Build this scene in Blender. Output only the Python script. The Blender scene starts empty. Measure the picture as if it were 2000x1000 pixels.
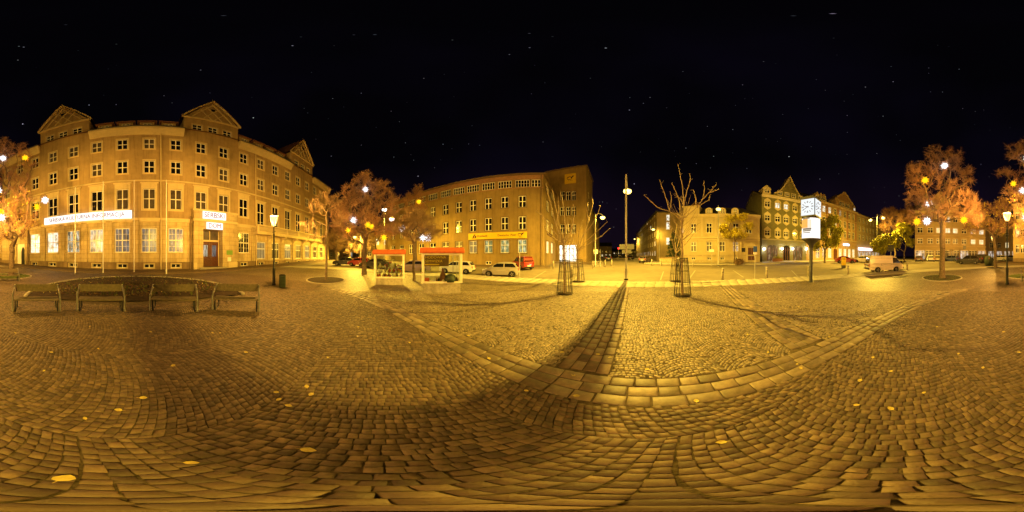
import bpy, bmesh, math, random
import numpy as np
from mathutils import Vector, Matrix

# ------------------------------------------------------------------ scene, camera, sky
sc = bpy.context.scene
COL = sc.collection
R_ = math.radians
H = 2.18                                   # eye height above the middle of the square
cam_d = bpy.data.cameras.new('camera'); cam = bpy.data.objects.new('camera', cam_d); COL.objects.link(cam)
cam_d.type = 'PANO'
try: cam_d.panorama_type = 'EQUIRECTANGULAR'
except Exception: pass
try: cam_d.cycles.panorama_type = 'EQUIRECTANGULAR'
except Exception: pass
cam_d.clip_start = 0.05; cam_d.clip_end = 5000
cam.location = (0, 0, H); cam.rotation_euler = (R_(90), 0, 0)
sc.camera = cam
sc.view_settings.view_transform = 'Standard'; sc.view_settings.look = 'None'
sc.view_settings.gamma = 1.0; sc.view_settings.exposure = 0.0
sc.view_settings.use_curve_mapping = False
sc.cycles.use_denoising = True
sc.cycles.max_bounces = 5; sc.cycles.diffuse_bounces = 3; sc.cycles.glossy_bounces = 2
sc.cycles.transmission_bounces = 4; sc.cycles.transparent_max_bounces = 10
sc.cycles.sample_clamp_indirect = 4.0
sc.cycles.caustics_reflective = False; sc.cycles.caustics_refractive = False

world = bpy.data.worlds.new('World'); sc.world = world; world.use_nodes = True
wn = world.node_tree.nodes; wl = world.node_tree.links; wn.clear()
w_out = wn.new('ShaderNodeOutputWorld'); w_bg = wn.new('ShaderNodeBackground')
w_tc = wn.new('ShaderNodeTexCoord'); w_sep = wn.new('ShaderNodeSeparateXYZ')
wl.new(w_tc.outputs['Generated'], w_sep.inputs[0])
w_ramp = wn.new('ShaderNodeValToRGB')
e = w_ramp.color_ramp.elements
e[0].position = 0.0; e[0].color = (0.0072, 0.0040, 0.0066, 1)
e[1].position = 0.55; e[1].color = (0.0016, 0.0013, 0.0023, 1)
wl.new(w_sep.outputs['Z'], w_ramp.inputs[0])
w_no = wn.new('ShaderNodeTexNoise'); w_no.inputs['Scale'].default_value = 1.3; w_no.inputs['Detail'].default_value = 3
wl.new(w_tc.outputs['Generated'], w_no.inputs['Vector'])
w_r2 = wn.new('ShaderNodeValToRGB'); e = w_r2.color_ramp.elements
e[0].position = 0.38; e[0].color = (0.55, 0.55, 0.6, 1); e[1].position = 0.68; e[1].color = (1.3, 1.1, 1.9, 1)
wl.new(w_no.outputs['Fac'], w_r2.inputs[0])
w_mul = wn.new('ShaderNodeMixRGB'); w_mul.blend_type = 'MULTIPLY'; w_mul.inputs[0].default_value = 1
wl.new(w_ramp.outputs[0], w_mul.inputs[1]); wl.new(w_r2.outputs[0], w_mul.inputs[2])
prev = w_mul.outputs[0]
for sc_, thr, br in ((26, 0.060, 0.30), (11, 0.034, 1.3)):        # small stars, a few bright ones
    vo = wn.new('ShaderNodeTexVoronoi'); vo.inputs['Scale'].default_value = sc_
    wl.new(w_tc.outputs['Generated'], vo.inputs['Vector'])
    mr = wn.new('ShaderNodeMapRange'); mr.inputs['From Min'].default_value = thr; mr.inputs['From Max'].default_value = thr * 0.3
    mr.inputs['To Min'].default_value = 0; mr.inputs['To Max'].default_value = br
    wl.new(vo.outputs['Distance'], mr.inputs['Value'])
    sp = wn.new('ShaderNodeSeparateColor'); wl.new(vo.outputs['Color'], sp.inputs[0])
    pw = wn.new('ShaderNodeMath'); pw.operation = 'POWER'; pw.inputs[1].default_value = 2.5
    wl.new(sp.outputs[0], pw.inputs[0])
    mu = wn.new('ShaderNodeMath'); mu.operation = 'MULTIPLY'
    wl.new(mr.outputs[0], mu.inputs[0]); wl.new(pw.outputs[0], mu.inputs[1])
    tint = wn.new('ShaderNodeMixRGB'); tint.inputs[0].default_value = 0.75
    tint.inputs[2].default_value = (0.75, 0.85, 1, 1); wl.new(vo.outputs['Color'], tint.inputs[1])
    st = wn.new('ShaderNodeMixRGB'); st.blend_type = 'MULTIPLY'; st.inputs[0].default_value = 1
    wl.new(tint.outputs[0], st.inputs[1]); wl.new(mu.outputs[0], st.inputs[2])
    ad = wn.new('ShaderNodeMixRGB'); ad.blend_type = 'ADD'; ad.inputs[0].default_value = 1
    wl.new(prev, ad.inputs[1]); wl.new(st.outputs[0], ad.inputs[2]); prev = ad.outputs[0]
wl.new(prev, w_bg.inputs['Color']); w_bg.inputs['Strength'].default_value = 1.0
wl.new(w_bg.outputs[0], w_out.inputs[0])

SODIUM = (1.0, 0.625, 0.070)        # high street lamps
AMBER = (1.0, 0.505, 0.085)         # old lanterns

# ------------------------------------------------------------------ survey helpers
def g(r):                                    # the square lies in a shallow bowl
    return 0.0 if r < 11 else 0.035 * (min(r, 40.0) - 11)
def gz(x, y): return g(math.hypot(x, y))
def az(px): return R_((px - 1000) * 0.18)
def el(py): return R_((500 - py) * 0.18)
def gr(py):                                  # distance of the ground seen at this height
    t = math.tan(-el(py)); r = H / t
    if r < 11: return r
    r = 2.565 / (t + 0.035)
    return r if r < 40 else 1.165 / t
def pol(px, r, z=None):
    a = az(px); return Vector((r * math.sin(a), r * math.cos(a), g(r) if z is None else z))
def gp(px, py): return pol(px, gr(py))
def zat(py, r): return H + r * math.tan(el(py))
def p3(px, py, r): return pol(px, r, zat(py, r))
CEN = Vector((-7.0, -6.2))                   # centre of the ring paving

# ------------------------------------------------------------------ meshes and objects
class MB:
    def __init__(s): s.v = []; s.f = []
    def quad(s, *p):
        n = len(s.v); s.v += [tuple(q) for q in p]; s.f.append(tuple(range(n, n + len(p)))); return s
    def box(s, x0, x1, y0, y1, z0, z1):
        n = len(s.v)
        s.v += [(x0,y0,z0),(x1,y0,z0),(x1,y1,z0),(x0,y1,z0),(x0,y0,z1),(x1,y0,z1),(x1,y1,z1),(x0,y1,z1)]
        s.f += [(n,n+3,n+2,n+1),(n+4,n+5,n+6,n+7),(n,n+1,n+5,n+4),(n+1,n+2,n+6,n+5),(n+2,n+3,n+7,n+6),(n+3,n,n+4,n+7)]
        return s
    def prism(s, poly, y0, y1, axis='y'):    # polygon in (a,b) pushed along the third axis
        n = len(s.v); k = len(poly)
        for y in (y0, y1):
            for a, b in poly:
                s.v.append((a, y, b) if axis == 'y' else ((y, a, b) if axis == 'x' else (a, b, y)))
        s.f.append(tuple(range(n, n + k))); s.f.append(tuple(range(n + 2*k - 1, n + k - 1, -1)))
        for i in range(k):
            j = (i + 1) % k; s.f.append((n+i, n+k+i, n+k+j, n+j))
        return s
    def tube(s, pts, rad, n=8, cap=True):
        pts = [Vector(p) for p in pts]
        if not isinstance(rad, (list, tuple)): rad = [rad] * len(pts)
        base = len(s.v); up = Vector((0.31, 0.22, 0.92)).normalized()
        for i, p in enumerate(pts):
            d = (pts[min(i+1, len(pts)-1)] - pts[max(i-1, 0)])
            if d.length < 1e-9: d = Vector((0, 0, 1))
            d.normalize()
            u = d.cross(up)
            if u.length < 1e-3: u = d.cross(Vector((1, 0, 0)))
            u.normalize(); w = d.cross(u)
            for k in range(n):
                a = 2 * math.pi * k / n
                s.v.append(tuple(p + (u * math.cos(a) + w * math.sin(a)) * rad[i]))
        for i in range(len(pts) - 1):
            for k in range(n):
                a = base + i*n + k; b = base + i*n + (k+1) % n
                s.f.append((a, b, b + n, a + n))
        if cap:
            s.f.append(tuple(base + k for k in range(n)))
            m = base + (len(pts)-1)*n; s.f.append(tuple(m + n - 1 - k for k in range(n)))
        return s
    def lathe(s, prof, n=16, c=(0, 0, 0)):
        base = len(s.v)
        for r, z in prof:
            for k in range(n):
                a = 2*math.pi*k/n; s.v.append((c[0]+r*math.cos(a), c[1]+r*math.sin(a), c[2]+z))
        for i in range(len(prof)-1):
            for k in range(n):
                a = base+i*n+k; b = base+i*n+(k+1) % n
                s.f.append((a, b, b+n, a+n))
        s.f.append(tuple(base+n-1-k for k in range(n)))
        m = base+(len(prof)-1)*n; s.f.append(tuple(m+k for k in range(n)))
        return s
    def ball(s, c, r, seg=10, rings=6, sz=1.0):
        prof = [(max(r*math.sin(math.pi*i/rings), 0.001), -r*sz*math.cos(math.pi*i/rings)) for i in range(rings+1)]
        return s.lathe(prof, seg, c)
    def mesh(s, name, smooth=False, fix=False):
        me = bpy.data.meshes.new(name); me.from_pydata(s.v, [], s.f)
        if fix:
            bm = bmesh.new(); bm.from_mesh(me); bmesh.ops.recalc_face_normals(bm, faces=bm.faces); bm.to_mesh(me); bm.free()
        if smooth:
            me.polygons.foreach_set('use_smooth', [True]*len(me.polygons))
        me.update(); return me
    def build(s, name, mat, parent=None, loc=(0,0,0), rz=0, smooth=False, bevel=0, fix=False):
        me = s.mesh(name, smooth, fix or bevel > 0); return obj(name, me, mat, parent, loc, rz, bevel)

def obj(name, me, mat, parent=None, loc=(0,0,0), rz=0, bevel=0):
    if mat is not None and len(me.materials) == 0: me.materials.append(M[mat] if isinstance(mat, str) else mat)
    o = bpy.data.objects.new(name, me); COL.objects.link(o)
    if parent is not None: o.parent = parent
    o.location = loc; o.rotation_euler = (0, 0, rz)
    if bevel:
        b = o.modifiers.new('bevel', 'BEVEL'); b.width = bevel; b.segments = 2; b.limit_method = 'ANGLE'; b.angle_limit = R_(35)
    return o
def tag(o, label=None, cat=None, group=None, kind=None):
    if label: o['label'] = label
    if cat: o['category'] = cat
    if group: o['group'] = group
    if kind: o['kind'] = kind
    return o
def thing(name, label, cat, loc=(0,0,0), rz=0, group=None):
    o = bpy.data.objects.new(name, None); COL.objects.link(o); o.empty_display_size = 0.2
    o.location = loc; o.rotation_euler = (0, 0, rz); tag(o, label, cat, group); return o
def raw_mesh(name, verts, quads, tint=None, tri=False):
    me = bpy.data.meshes.new(name); nv = len(verts); nf = len(quads); k = 3 if tri else 4
    me.vertices.add(nv); me.vertices.foreach_set('co', np.asarray(verts, dtype=np.float32).ravel())
    me.loops.add(nf*k); me.loops.foreach_set('vertex_index', np.asarray(quads, dtype=np.int32).ravel())
    me.polygons.add(nf); me.polygons.foreach_set('loop_start', np.arange(0, nf*k, k, dtype=np.int32))
    try: me.polygons.foreach_set('loop_total', np.full(nf, k, dtype=np.int32))
    except Exception: pass
    me.update(calc_edges=True); me.validate()
    if tint is not None:
        a = me.attributes.new('tint', 'FLOAT', 'FACE'); a.data.foreach_set('value', np.asarray(tint, dtype=np.float32))
    return me

# ------------------------------------------------------------------ materials
M = {}
def nodes_of(m):
    m.use_nodes = True; nt = m.node_tree; return nt, nt.nodes, nt.links, nt.nodes['Principled BSDF']
def mat(name, col, rough=0.8, var=0.18, scale=3.0, bump=0.0, bscale=30.0, metal=0.0, spec=0.3, stain=0.0, tint=False, col2=None, coord='Object'):
    m = bpy.data.materials.new(name); nt, n, l, b = nodes_of(m)
    tc = n.new('ShaderNodeTexCoord')
    no = n.new('ShaderNodeTexNoise'); no.inputs['Scale'].default_value = scale; no.inputs['Detail'].default_value = 6; no.inputs['Roughness'].default_value = 0.65
    src = tc.outputs[coord]
    l.new(src, no.inputs['Vector'])
    rp = n.new('ShaderNodeValToRGB'); e = rp.color_ramp.elements
    c2 = col2 or tuple(c*(1+var) for c in col)
    e[0].position = 0.32; e[0].color = (*[c*(1-var) for c in col], 1)
    e[1].position = 0.68; e[1].color = (*[min(c, 0.95) for c in c2], 1)
    l.new(no.outputs['Fac'], rp.inputs[0]); out = rp.outputs[0]
    if stain:
        n2 = n.new('ShaderNodeTexNoise'); n2.inputs['Scale'].default_value = scale*0.23; n2.inputs['Detail'].default_value = 5
        mp = n.new('ShaderNodeMapping'); mp.inputs['Scale'].default_value = (1, 1, 0.35); l.new(src, mp.inputs[0]); l.new(mp.outputs[0], n2.inputs['Vector'])
        r2 = n.new('ShaderNodeValToRGB'); r2.color_ramp.elements[0].position = 0.35; r2.color_ramp.elements[0].color = (1-stain, 1-stain, 1-stain, 1)
        r2.color_ramp.elements[1].position = 0.62; r2.color_ramp.elements[1].color = (1, 1, 1, 1)
        l.new(n2.outputs['Fac'], r2.inputs[0])
        mx = n.new('ShaderNodeMixRGB'); mx.blend_type = 'MULTIPLY'; mx.inputs[0].default_value = 1
        l.new(out, mx.inputs[1]); l.new(r2.outputs[0], mx.inputs[2]); out = mx.outputs[0]
        if stain > 0.2:                          # rain streaks down the wall
            n3 = n.new('ShaderNodeTexNoise'); n3.inputs['Scale'].default_value = 1.0; n3.inputs['Detail'].default_value = 6; n3.inputs['Roughness'].default_value = 0.7
            m3 = n.new('ShaderNodeMapping'); m3.inputs['Scale'].default_value = (2.6, 2.6, 0.16); l.new(src, m3.inputs[0]); l.new(m3.outputs[0], n3.inputs['Vector'])
            r4 = n.new('ShaderNodeValToRGB'); r4.color_ramp.elements[0].position = 0.34; r4.color_ramp.elements[0].color = (0.70, 0.66, 0.62, 1)
            r4.color_ramp.elements[1].position = 0.52; r4.color_ramp.elements[1].color = (1, 1, 1, 1); l.new(n3.outputs['Fac'], r4.inputs[0])
            m4 = n.new('ShaderNodeMixRGB'); m4.blend_type = 'MULTIPLY'; m4.inputs[0].default_value = 0.75
            l.new(out, m4.inputs[1]); l.new(r4.outputs[0], m4.inputs[2]); out = m4.outputs[0]
    if tint:
        at = n.new('ShaderNodeAttribute'); at.attribute_name = 'tint'
        oi = n.new('ShaderNodeObjectInfo')
        ad = n.new('ShaderNodeMath'); ad.operation = 'ADD'; l.new(at.outputs['Fac'], ad.inputs[0]); l.new(oi.outputs['Random'], ad.inputs[1])
        fr = n.new('ShaderNodeMath'); fr.operation = 'FRACT'; l.new(ad.outputs[0], fr.inputs[0])
        r3 = n.new('ShaderNodeValToRGB'); e = r3.color_ramp.elements
        e[0].position = 0; e[0].color = (0.55, 0.55, 0.58, 1); e[1].position = 1; e[1].color = (1.45, 1.40, 1.32, 1)
        x = e.new(0.35); x.color = (0.9, 0.84, 0.78, 1); x = e.new(0.7); x.color = (1.05, 1.05, 1.05, 1)
        l.new(fr.outputs[0], r3.inputs[0])
        mx = n.new('ShaderNodeMixRGB'); mx.blend_type = 'MULTIPLY'; mx.inputs[0].default_value = 1
        l.new(out, mx.inputs[1]); l.new(r3.outputs[0], mx.inputs[2]); out = mx.outputs[0]
    l.new(out, b.inputs['Base Color'])
    b.inputs['Roughness'].default_value = rough; b.inputs['Metallic'].default_value = metal
    b.inputs['Specular IOR Level'].default_value = spec
    if bump:
        nb = n.new('ShaderNodeTexNoise'); nb.inputs['Scale'].default_value = bscale; nb.inputs['Detail'].default_value = 5
        l.new(src, nb.inputs['Vector'])
        bp = n.new('ShaderNodeBump'); bp.inputs['Strength'].default_value = bump; bp.inputs['Distance'].default_value = 0.02
        l.new(nb.outputs['Fac'], bp.inputs['Height']); l.new(bp.outputs[0], b.inputs['Normal'])
    M[name] = m; return m
def lit(name, cols, strength, scale=2.0, pos=None, rough=0.25, vec=(1, 1, 1)):   # a lit window, sign or lamp
    m = bpy.data.materials.new(name); nt, n, l, b = nodes_of(m)
    tc = n.new('ShaderNodeTexCoord'); mp = n.new('ShaderNodeMapping'); mp.inputs['Scale'].default_value = vec
    l.new(tc.outputs['Object'], mp.inputs[0])
    oi = n.new('ShaderNodeObjectInfo'); va = n.new('ShaderNodeVectorMath'); va.operation = 'ADD'
    sc1 = n.new('ShaderNodeVectorMath'); sc1.operation = 'SCALE'; sc1.inputs['Scale'].default_value = 0.0 if len(cols) == 1 else 1.0
    l.new(oi.outputs['Location'], sc1.inputs[0]); l.new(mp.outputs[0], va.inputs[0]); l.new(sc1.outputs[0], va.inputs[1])
    no = n.new('ShaderNodeTexNoise'); no.inputs['Scale'].default_value = scale; no.inputs['Detail'].default_value = 4
    l.new(va.outputs[0], no.inputs['Vector'])
    rp = n.new('ShaderNodeValToRGB'); e = rp.color_ramp.elements
    for i, c in enumerate(cols):
        t = 0.33 + 0.34*i/max(1, len(cols)-1)
        if i == 0: x = e[0]; x.position = t
        elif i == len(cols)-1: x = e[len(e)-1]; x.position = t
        else: x = e.new(t)
        x.color = (*c, 1)
    if len(cols) == 1: e[1].color = (*cols[0], 1)
    l.new(no.outputs['Fac'], rp.inputs[0])
    b.inputs['Base Color'].default_value = (0.05, 0.05, 0.05, 1); b.inputs['Roughness'].default_value = rough
    l.new(rp.outputs[0], b.inputs['Emission Color']); b.inputs['Emission Strength'].default_value = strength
    M[name] = m; return m
def shade_glass(name, col, strength, clear=0.5):      # frosted lamp glass that lets the bulb through
    m = bpy.data.materials.new(name); m.use_nodes = True; nt = m.node_tree; n = nt.nodes; l = nt.links; n.clear()
    o = n.new('ShaderNodeOutputMaterial'); mx = n.new('ShaderNodeMixShader'); em = n.new('ShaderNodeEmission'); tr = n.new('ShaderNodeBsdfTransparent')
    em.inputs[0].default_value = (*col, 1); em.inputs[1].default_value = strength; mx.inputs[0].default_value = 1-clear
    l.new(tr.outputs[0], mx.inputs[1]); l.new(em.outputs[0], mx.inputs[2]); l.new(mx.outputs[0], o.inputs[0])
    M[name] = m; return m
def clear_glass(name, tintc=(0.9, 0.95, 0.92), gloss=0.12):
    m = bpy.data.materials.new(name); m.use_nodes = True; nt = m.node_tree; n = nt.nodes; l = nt.links; n.clear()
    o = n.new('ShaderNodeOutputMaterial'); mx = n.new('ShaderNodeMixShader'); gl = n.new('ShaderNodeBsdfGlossy'); tr = n.new('ShaderNodeBsdfTransparent')
    tr.inputs[0].default_value = (*tintc, 1); gl.inputs['Roughness'].default_value = 0.03
    fr = n.new('ShaderNodeFresnel'); fr.inputs[0].default_value = 1.5
    l.new(fr.outputs[0], mx.inputs[0]); l.new(tr.outputs[0], mx.inputs[1]); l.new(gl.outputs[0], mx.inputs[2]); l.new(mx.outputs[0], o.inputs[0])
    M[name] = m; return m

def blocks(name, col, bw, bh, mortar=(0.5, 0.5, 0.5), var=0.15, rough=0.85, off=0.5, msize=0.012, yz=True):   # ashlar courses: fine joints and tone
    m = mat(name, col, rough, var, 1.2, 0.25, 25, stain=0.22); nt = m.node_tree; n = nt.nodes; l = nt.links; b = n['Principled BSDF']
    tc = n.new('ShaderNodeTexCoord'); mp = n.new('ShaderNodeMapping')
    if yz: mp.inputs['Rotation'].default_value = (R_(90), 0, 0)
    l.new(tc.outputs['Object'], mp.inputs[0])
    br = n.new('ShaderNodeTexBrick'); br.inputs['Scale'].default_value = 1.0; br.offset = off
    br.inputs['Brick Width'].default_value = bw; br.inputs['Row Height'].default_value = bh; br.inputs['Mortar Size'].default_value = msize
    br.inputs['Color1'].default_value = (1, 1, 1, 1); br.inputs['Color2'].default_value = (0.86, 0.84, 0.82, 1); br.inputs['Mortar'].default_value = (*mortar, 1)
    l.new(mp.outputs[0], br.inputs['Vector'])
    old = b.inputs['Base Color'].links[0].from_socket
    mx = n.new('ShaderNodeMixRGB'); mx.blend_type = 'MULTIPLY'; mx.inputs[0].default_value = 1
    l.new(old, mx.inputs[1]); l.new(br.outputs['Color'], mx.inputs[2]); l.new(mx.outputs[0], b.inputs['Base Color'])
    return m

mat('dom_plaster', (0.455, 0.325, 0.165), 0.9, 0.13, 0.9, 0.3, 45, stain=0.26)
blocks('dom_stone', (0.58, 0.465, 0.26), 1.5, 0.62, (0.55, 0.5, 0.45), msize=0.018)
mat('dom_trim', (0.64, 0.52, 0.30), 0.85, 0.08, 2.0, 0.15, 30, stain=0.12)
mat('dom_plinth', (0.27, 0.19, 0.11), 0.9, 0.22, 2.0, 0.4, 22, stain=0.25)
mat('white_frame', (0.80, 0.78, 0.74), 0.6, 0.05, 6)
mat('dark_glass', (0.010, 0.009, 0.010), 0.12, 0.4, 0.8, spec=0.5)
mat('blue_glass', (0.10, 0.115, 0.14), 0.10, 0.5, 1.3, spec=0.6)
mat('curtain_glass', (0.075, 0.058, 0.045), 0.35, 0.5, 1.6, spec=0.5)
mat('roof_tile', (0.17, 0.075, 0.045), 0.85, 0.35, 5, 0.5, 14)
mat('roof_dark', (0.05, 0.045, 0.042), 0.85, 0.35, 4, 0.5, 14)
mat('post_plaster', (0.285, 0.200, 0.082), 0.92, 0.13, 0.7, 0.3, 40, stain=0.28)
mat('post_frieze', (0.30, 0.17, 0.10), 0.92, 0.2, 2, 0.3, 30)
mat('post_trim', (0.15, 0.105, 0.065), 0.9, 0.15, 3)
mat('villa_plaster', (0.50, 0.405, 0.225), 0.9, 0.08, 1.2, 0.2, 40, stain=0.14)
mat('villa_trim', (0.55, 0.45, 0.27), 0.85, 0.06, 2, 0.1, 30, stain=0.1)
mat('villa_stone', (0.40, 0.33, 0.20), 0.9, 0.2, 2, 0.4, 20)
mat('hotel_plaster', (0.185, 0.172, 0.08), 0.92, 0.14, 1.5, 0.25, 30, stain=0.12)
mat('hotel_trim', (0.58, 0.50, 0.31), 0.85, 0.1, 2)
mat('hotel_base', (0.36, 0.31, 0.16), 0.85, 0.12, 2)
mat('row_plaster', (0.42, 0.28, 0.14), 0.92, 0.14, 1.2, 0.25, 30, stain=0.2)
mat('row_trim', (0.44, 0.33, 0.19), 0.85, 0.1, 2)
mat('row_red', (0.30, 0.16, 0.09), 0.9, 0.15, 2)
mat('far_plaster', (0.40, 0.305, 0.165), 0.92, 0.12, 1.0, 0.2, 30, stain=0.2)
mat('far_yellow', (0.50, 0.385, 0.19), 0.92, 0.10, 1.0, 0.2, 30, stain=0.15)
mat('block_plaster', (0.34, 0.26, 0.15), 0.92, 0.12, 1.0, 0.2, 30, stain=0.2)
mat('black_iron', (0.018, 0.018, 0.02), 0.45, 0.3, 8, metal=0.4)
mat('grey_metal', (0.14, 0.135, 0.13), 0.45, 0.15, 8, metal=0.5)
mat('galvanised', (0.40, 0.38, 0.34), 0.45, 0.15, 8, metal=0.3)
mat('white_paint', (0.78, 0.76, 0.72), 0.45, 0.06, 5)
mat('cream_paint', (0.82, 0.76, 0.58), 0.5, 0.06, 5)
mat('orange_tile', (0.55, 0.12, 0.035), 0.65, 0.22, 5, 0.2, 20)
mat('concrete', (0.42, 0.37, 0.28), 0.95, 0.28, 6, 0.7, 30, stain=0.2)
mat('door_wood', (0.10, 0.035, 0.018), 0.45, 0.35, 5, 0.15, 30)
mat('bench_wood', (0.10, 0.076, 0.045), 0.7, 0.35, 9, 0.4, 40)
mat('bark', (0.12, 0.086, 0.056), 0.95, 0.4, 7, 0.9, 22)
mat('pale_bark', (0.30, 0.235, 0.145), 0.95, 0.35, 9, 0.9, 30)
mat('twig', (0.24, 0.155, 0.09), 0.9, 0.3, 1.2)
mat('red_twig', (0.28, 0.155, 0.095), 0.9, 0.3, 1.2)
mat('leaf_yellow', (0.56, 0.46, 0.035), 0.7, 0.3, 1.5, col2=(0.70, 0.58, 0.05))
mat('leaf_green', (0.28, 0.29, 0.03), 0.7, 0.4, 1.2, col2=(0.46, 0.43, 0.04))
mat('needle', (0.03, 0.055, 0.022), 0.8, 0.4, 3)
mat('fallen', (0.50, 0.40, 0.10), 0.6, 0.25, 12)
mat('litter', (0.085, 0.05, 0.025), 0.85, 0.5, 7)
mat('soil', (0.030, 0.018, 0.010), 0.98, 0.5, 5, 1.0, 16, coord='Object')
mat('lawn', (0.065, 0.075, 0.022), 0.95, 0.4, 4, 0.8, 30)
mat('grass_blade', (0.10, 0.13, 0.03), 0.8, 0.4, 2)
mat('asphalt', (0.215, 0.178, 0.122), 0.8, 0.16, 0.7, 0.35, 90, stain=0.14)
mat('joint', (0.085, 0.064, 0.038), 0.98, 0.5, 9, 0.8, 60)
mat('cobble', (0.118, 0.083, 0.055), 0.6, 0.30, 14, 0.35, 90, spec=0.42, tint=True)
mat('cobble_small', (0.205, 0.165, 0.115), 0.52, 0.26, 16, 0.35, 90, spec=0.42, tint=True)
mat('slab', (0.18, 0.142, 0.10), 0.55, 0.28, 8, 0.3, 70, spec=0.42, tint=True)
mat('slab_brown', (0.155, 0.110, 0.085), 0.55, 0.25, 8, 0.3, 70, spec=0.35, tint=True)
mat('pale_slab', (0.40, 0.36, 0.28), 0.75, 0.10, 3, 0.15, 60, tint=False, stain=0.1)
mat('kerb', (0.30, 0.27, 0.22), 0.8, 0.2, 5, 0.3, 40)
mat('walk', (0.135, 0.094, 0.058), 0.85, 0.25, 3, 0.5, 60, stain=0.15)
mat('marking', (0.33, 0.31, 0.25), 0.7, 0.15, 6)
mat('rubber', (0.012, 0.012, 0.012), 0.8, 0.2, 10)
mat('rim', (0.30, 0.30, 0.30), 0.35, 0.2, 10, metal=0.6)
mat('car_glass', (0.012, 0.012, 0.013), 0.06, 0.3, 1, spec=0.7)
for nm, c in dict(silver=(0.30, 0.28, 0.25), red=(0.27, 0.020, 0.010), white=(0.68, 0.66, 0.60), plum=(0.16, 0.11, 0.12), black=(0.02, 0.019, 0.018),
                  blue=(0.06, 0.07, 0.16), beige=(0.50, 0.42, 0.26), vanwhite=(0.66, 0.55, 0.44), vantop=(0.70, 0.64, 0.50)).items():
    m = mat('paint_' + nm, c, 0.32, 0.05, 3, spec=0.5); m.node_tree.nodes['Principled BSDF'].inputs['Coat Weight'].default_value = 0.4
mat('tail_red', (0.30, 0.01, 0.006), 0.3, 0.1, 5)
mat('headlamp', (0.6, 0.6, 0.58), 0.15, 0.1, 5)
mat('sign_yellow', (0.62, 0.42, 0.012), 0.5, 0.05, 2)
mat('sign_dark', (0.035, 0.012, 0.03), 0.6, 0.1, 4)
mat('sign_blue', (0.02, 0.07, 0.30), 0.5, 0.1, 4)
mat('sign_grey', (0.09, 0.085, 0.08), 0.5, 0.1, 4)
mat('letter_purple', (0.16, 0.028, 0.10), 0.6, 0.1, 4)
mat('bin_green', (0.04, 0.055, 0.03), 0.6, 0.3, 6)
mat('pot', (0.20, 0.09, 0.05), 0.8, 0.3, 8)
lit('lit_white', [(0.30, 0.26, 0.16), (0.9, 0.86, 0.7), (1, 1, 0.95)], 1.1, 1.9)
lit('lit_warm', [(0.9, 0.62, 0.25), (1.0, 0.82, 0.45), (1, 0.95, 0.75)], 1.15, 1.2)
lit('lit_office', [(0.03, 0.03, 0.02), (0.42, 0.40, 0.28), (0.95, 0.93, 0.80)], 0.8, 1.5, vec=(2.2, 1, 0.7))
lit('lit_green', [(0.06, 0.09, 0.03), (0.24, 0.31, 0.13), (0.72, 0.80, 0.50)], 0.75, 1.3, vec=(2.0, 1, 1.2))
lit('lit_dim', [(0.02, 0.022, 0.03), (0.085, 0.10, 0.14), (0.26, 0.27, 0.27)], 0.75, 1.7, vec=(2.6, 1, 0.5))
lit('lit_blind', [(0.34, 0.25, 0.10), (0.42, 0.32, 0.14)], 0.55, 1.0)
lit('lit_shop', [(0.05, 0.03, 0.025), (0.42, 0.31, 0.22), (1.0, 0.90, 0.80)], 0.9, 1.1, vec=(1.6, 1, 0.8))
lit('lit_pub', [(0.012, 0.008, 0.006), (0.06, 0.03, 0.015), (0.34, 0.23, 0.14)], 0.9, 0.9, vec=(1.8, 1, 1.0))
lit('sign_white', [(1.0, 0.95, 0.86)], 1.5, rough=0.9)
lit('sign_pink', [(1.0, 0.80, 0.92)], 3.0)
lit('clock_face', [(0.80, 0.92, 1.0)], 1.0, rough=0.9)
lit('drum_white', [(1.0, 1.0, 0.97)], 1.15, rough=0.9)
lit('drum_orange', [(0.95, 0.42, 0.10)], 1.0, rough=0.9)
lit('drum_grey', [(0.16, 0.17, 0.17)], 0.8, rough=0.9)
lit('red_signal', [(1.0, 0.015, 0.01)], 12)
lit('hall_white', [(1.0, 0.93, 0.72)], 1.9)
shade_glass('lantern_glass', (1.0, 0.60, 0.14), 4.0, 0.5)
shade_glass('lamp_glass', (1.0, 0.74, 0.16), 7.0, 0.5)
shade_glass('lamp_cool', (1.0, 0.92, 0.85), 7.0, 0.5)
shade_glass('star_yellow', (1.0, 0.50, 0.006), 2.0, 0.35)
shade_glass('star_white', (0.95, 0.95, 1.0), 2.6, 0.4)
clear_glass('clear_glass')

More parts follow.
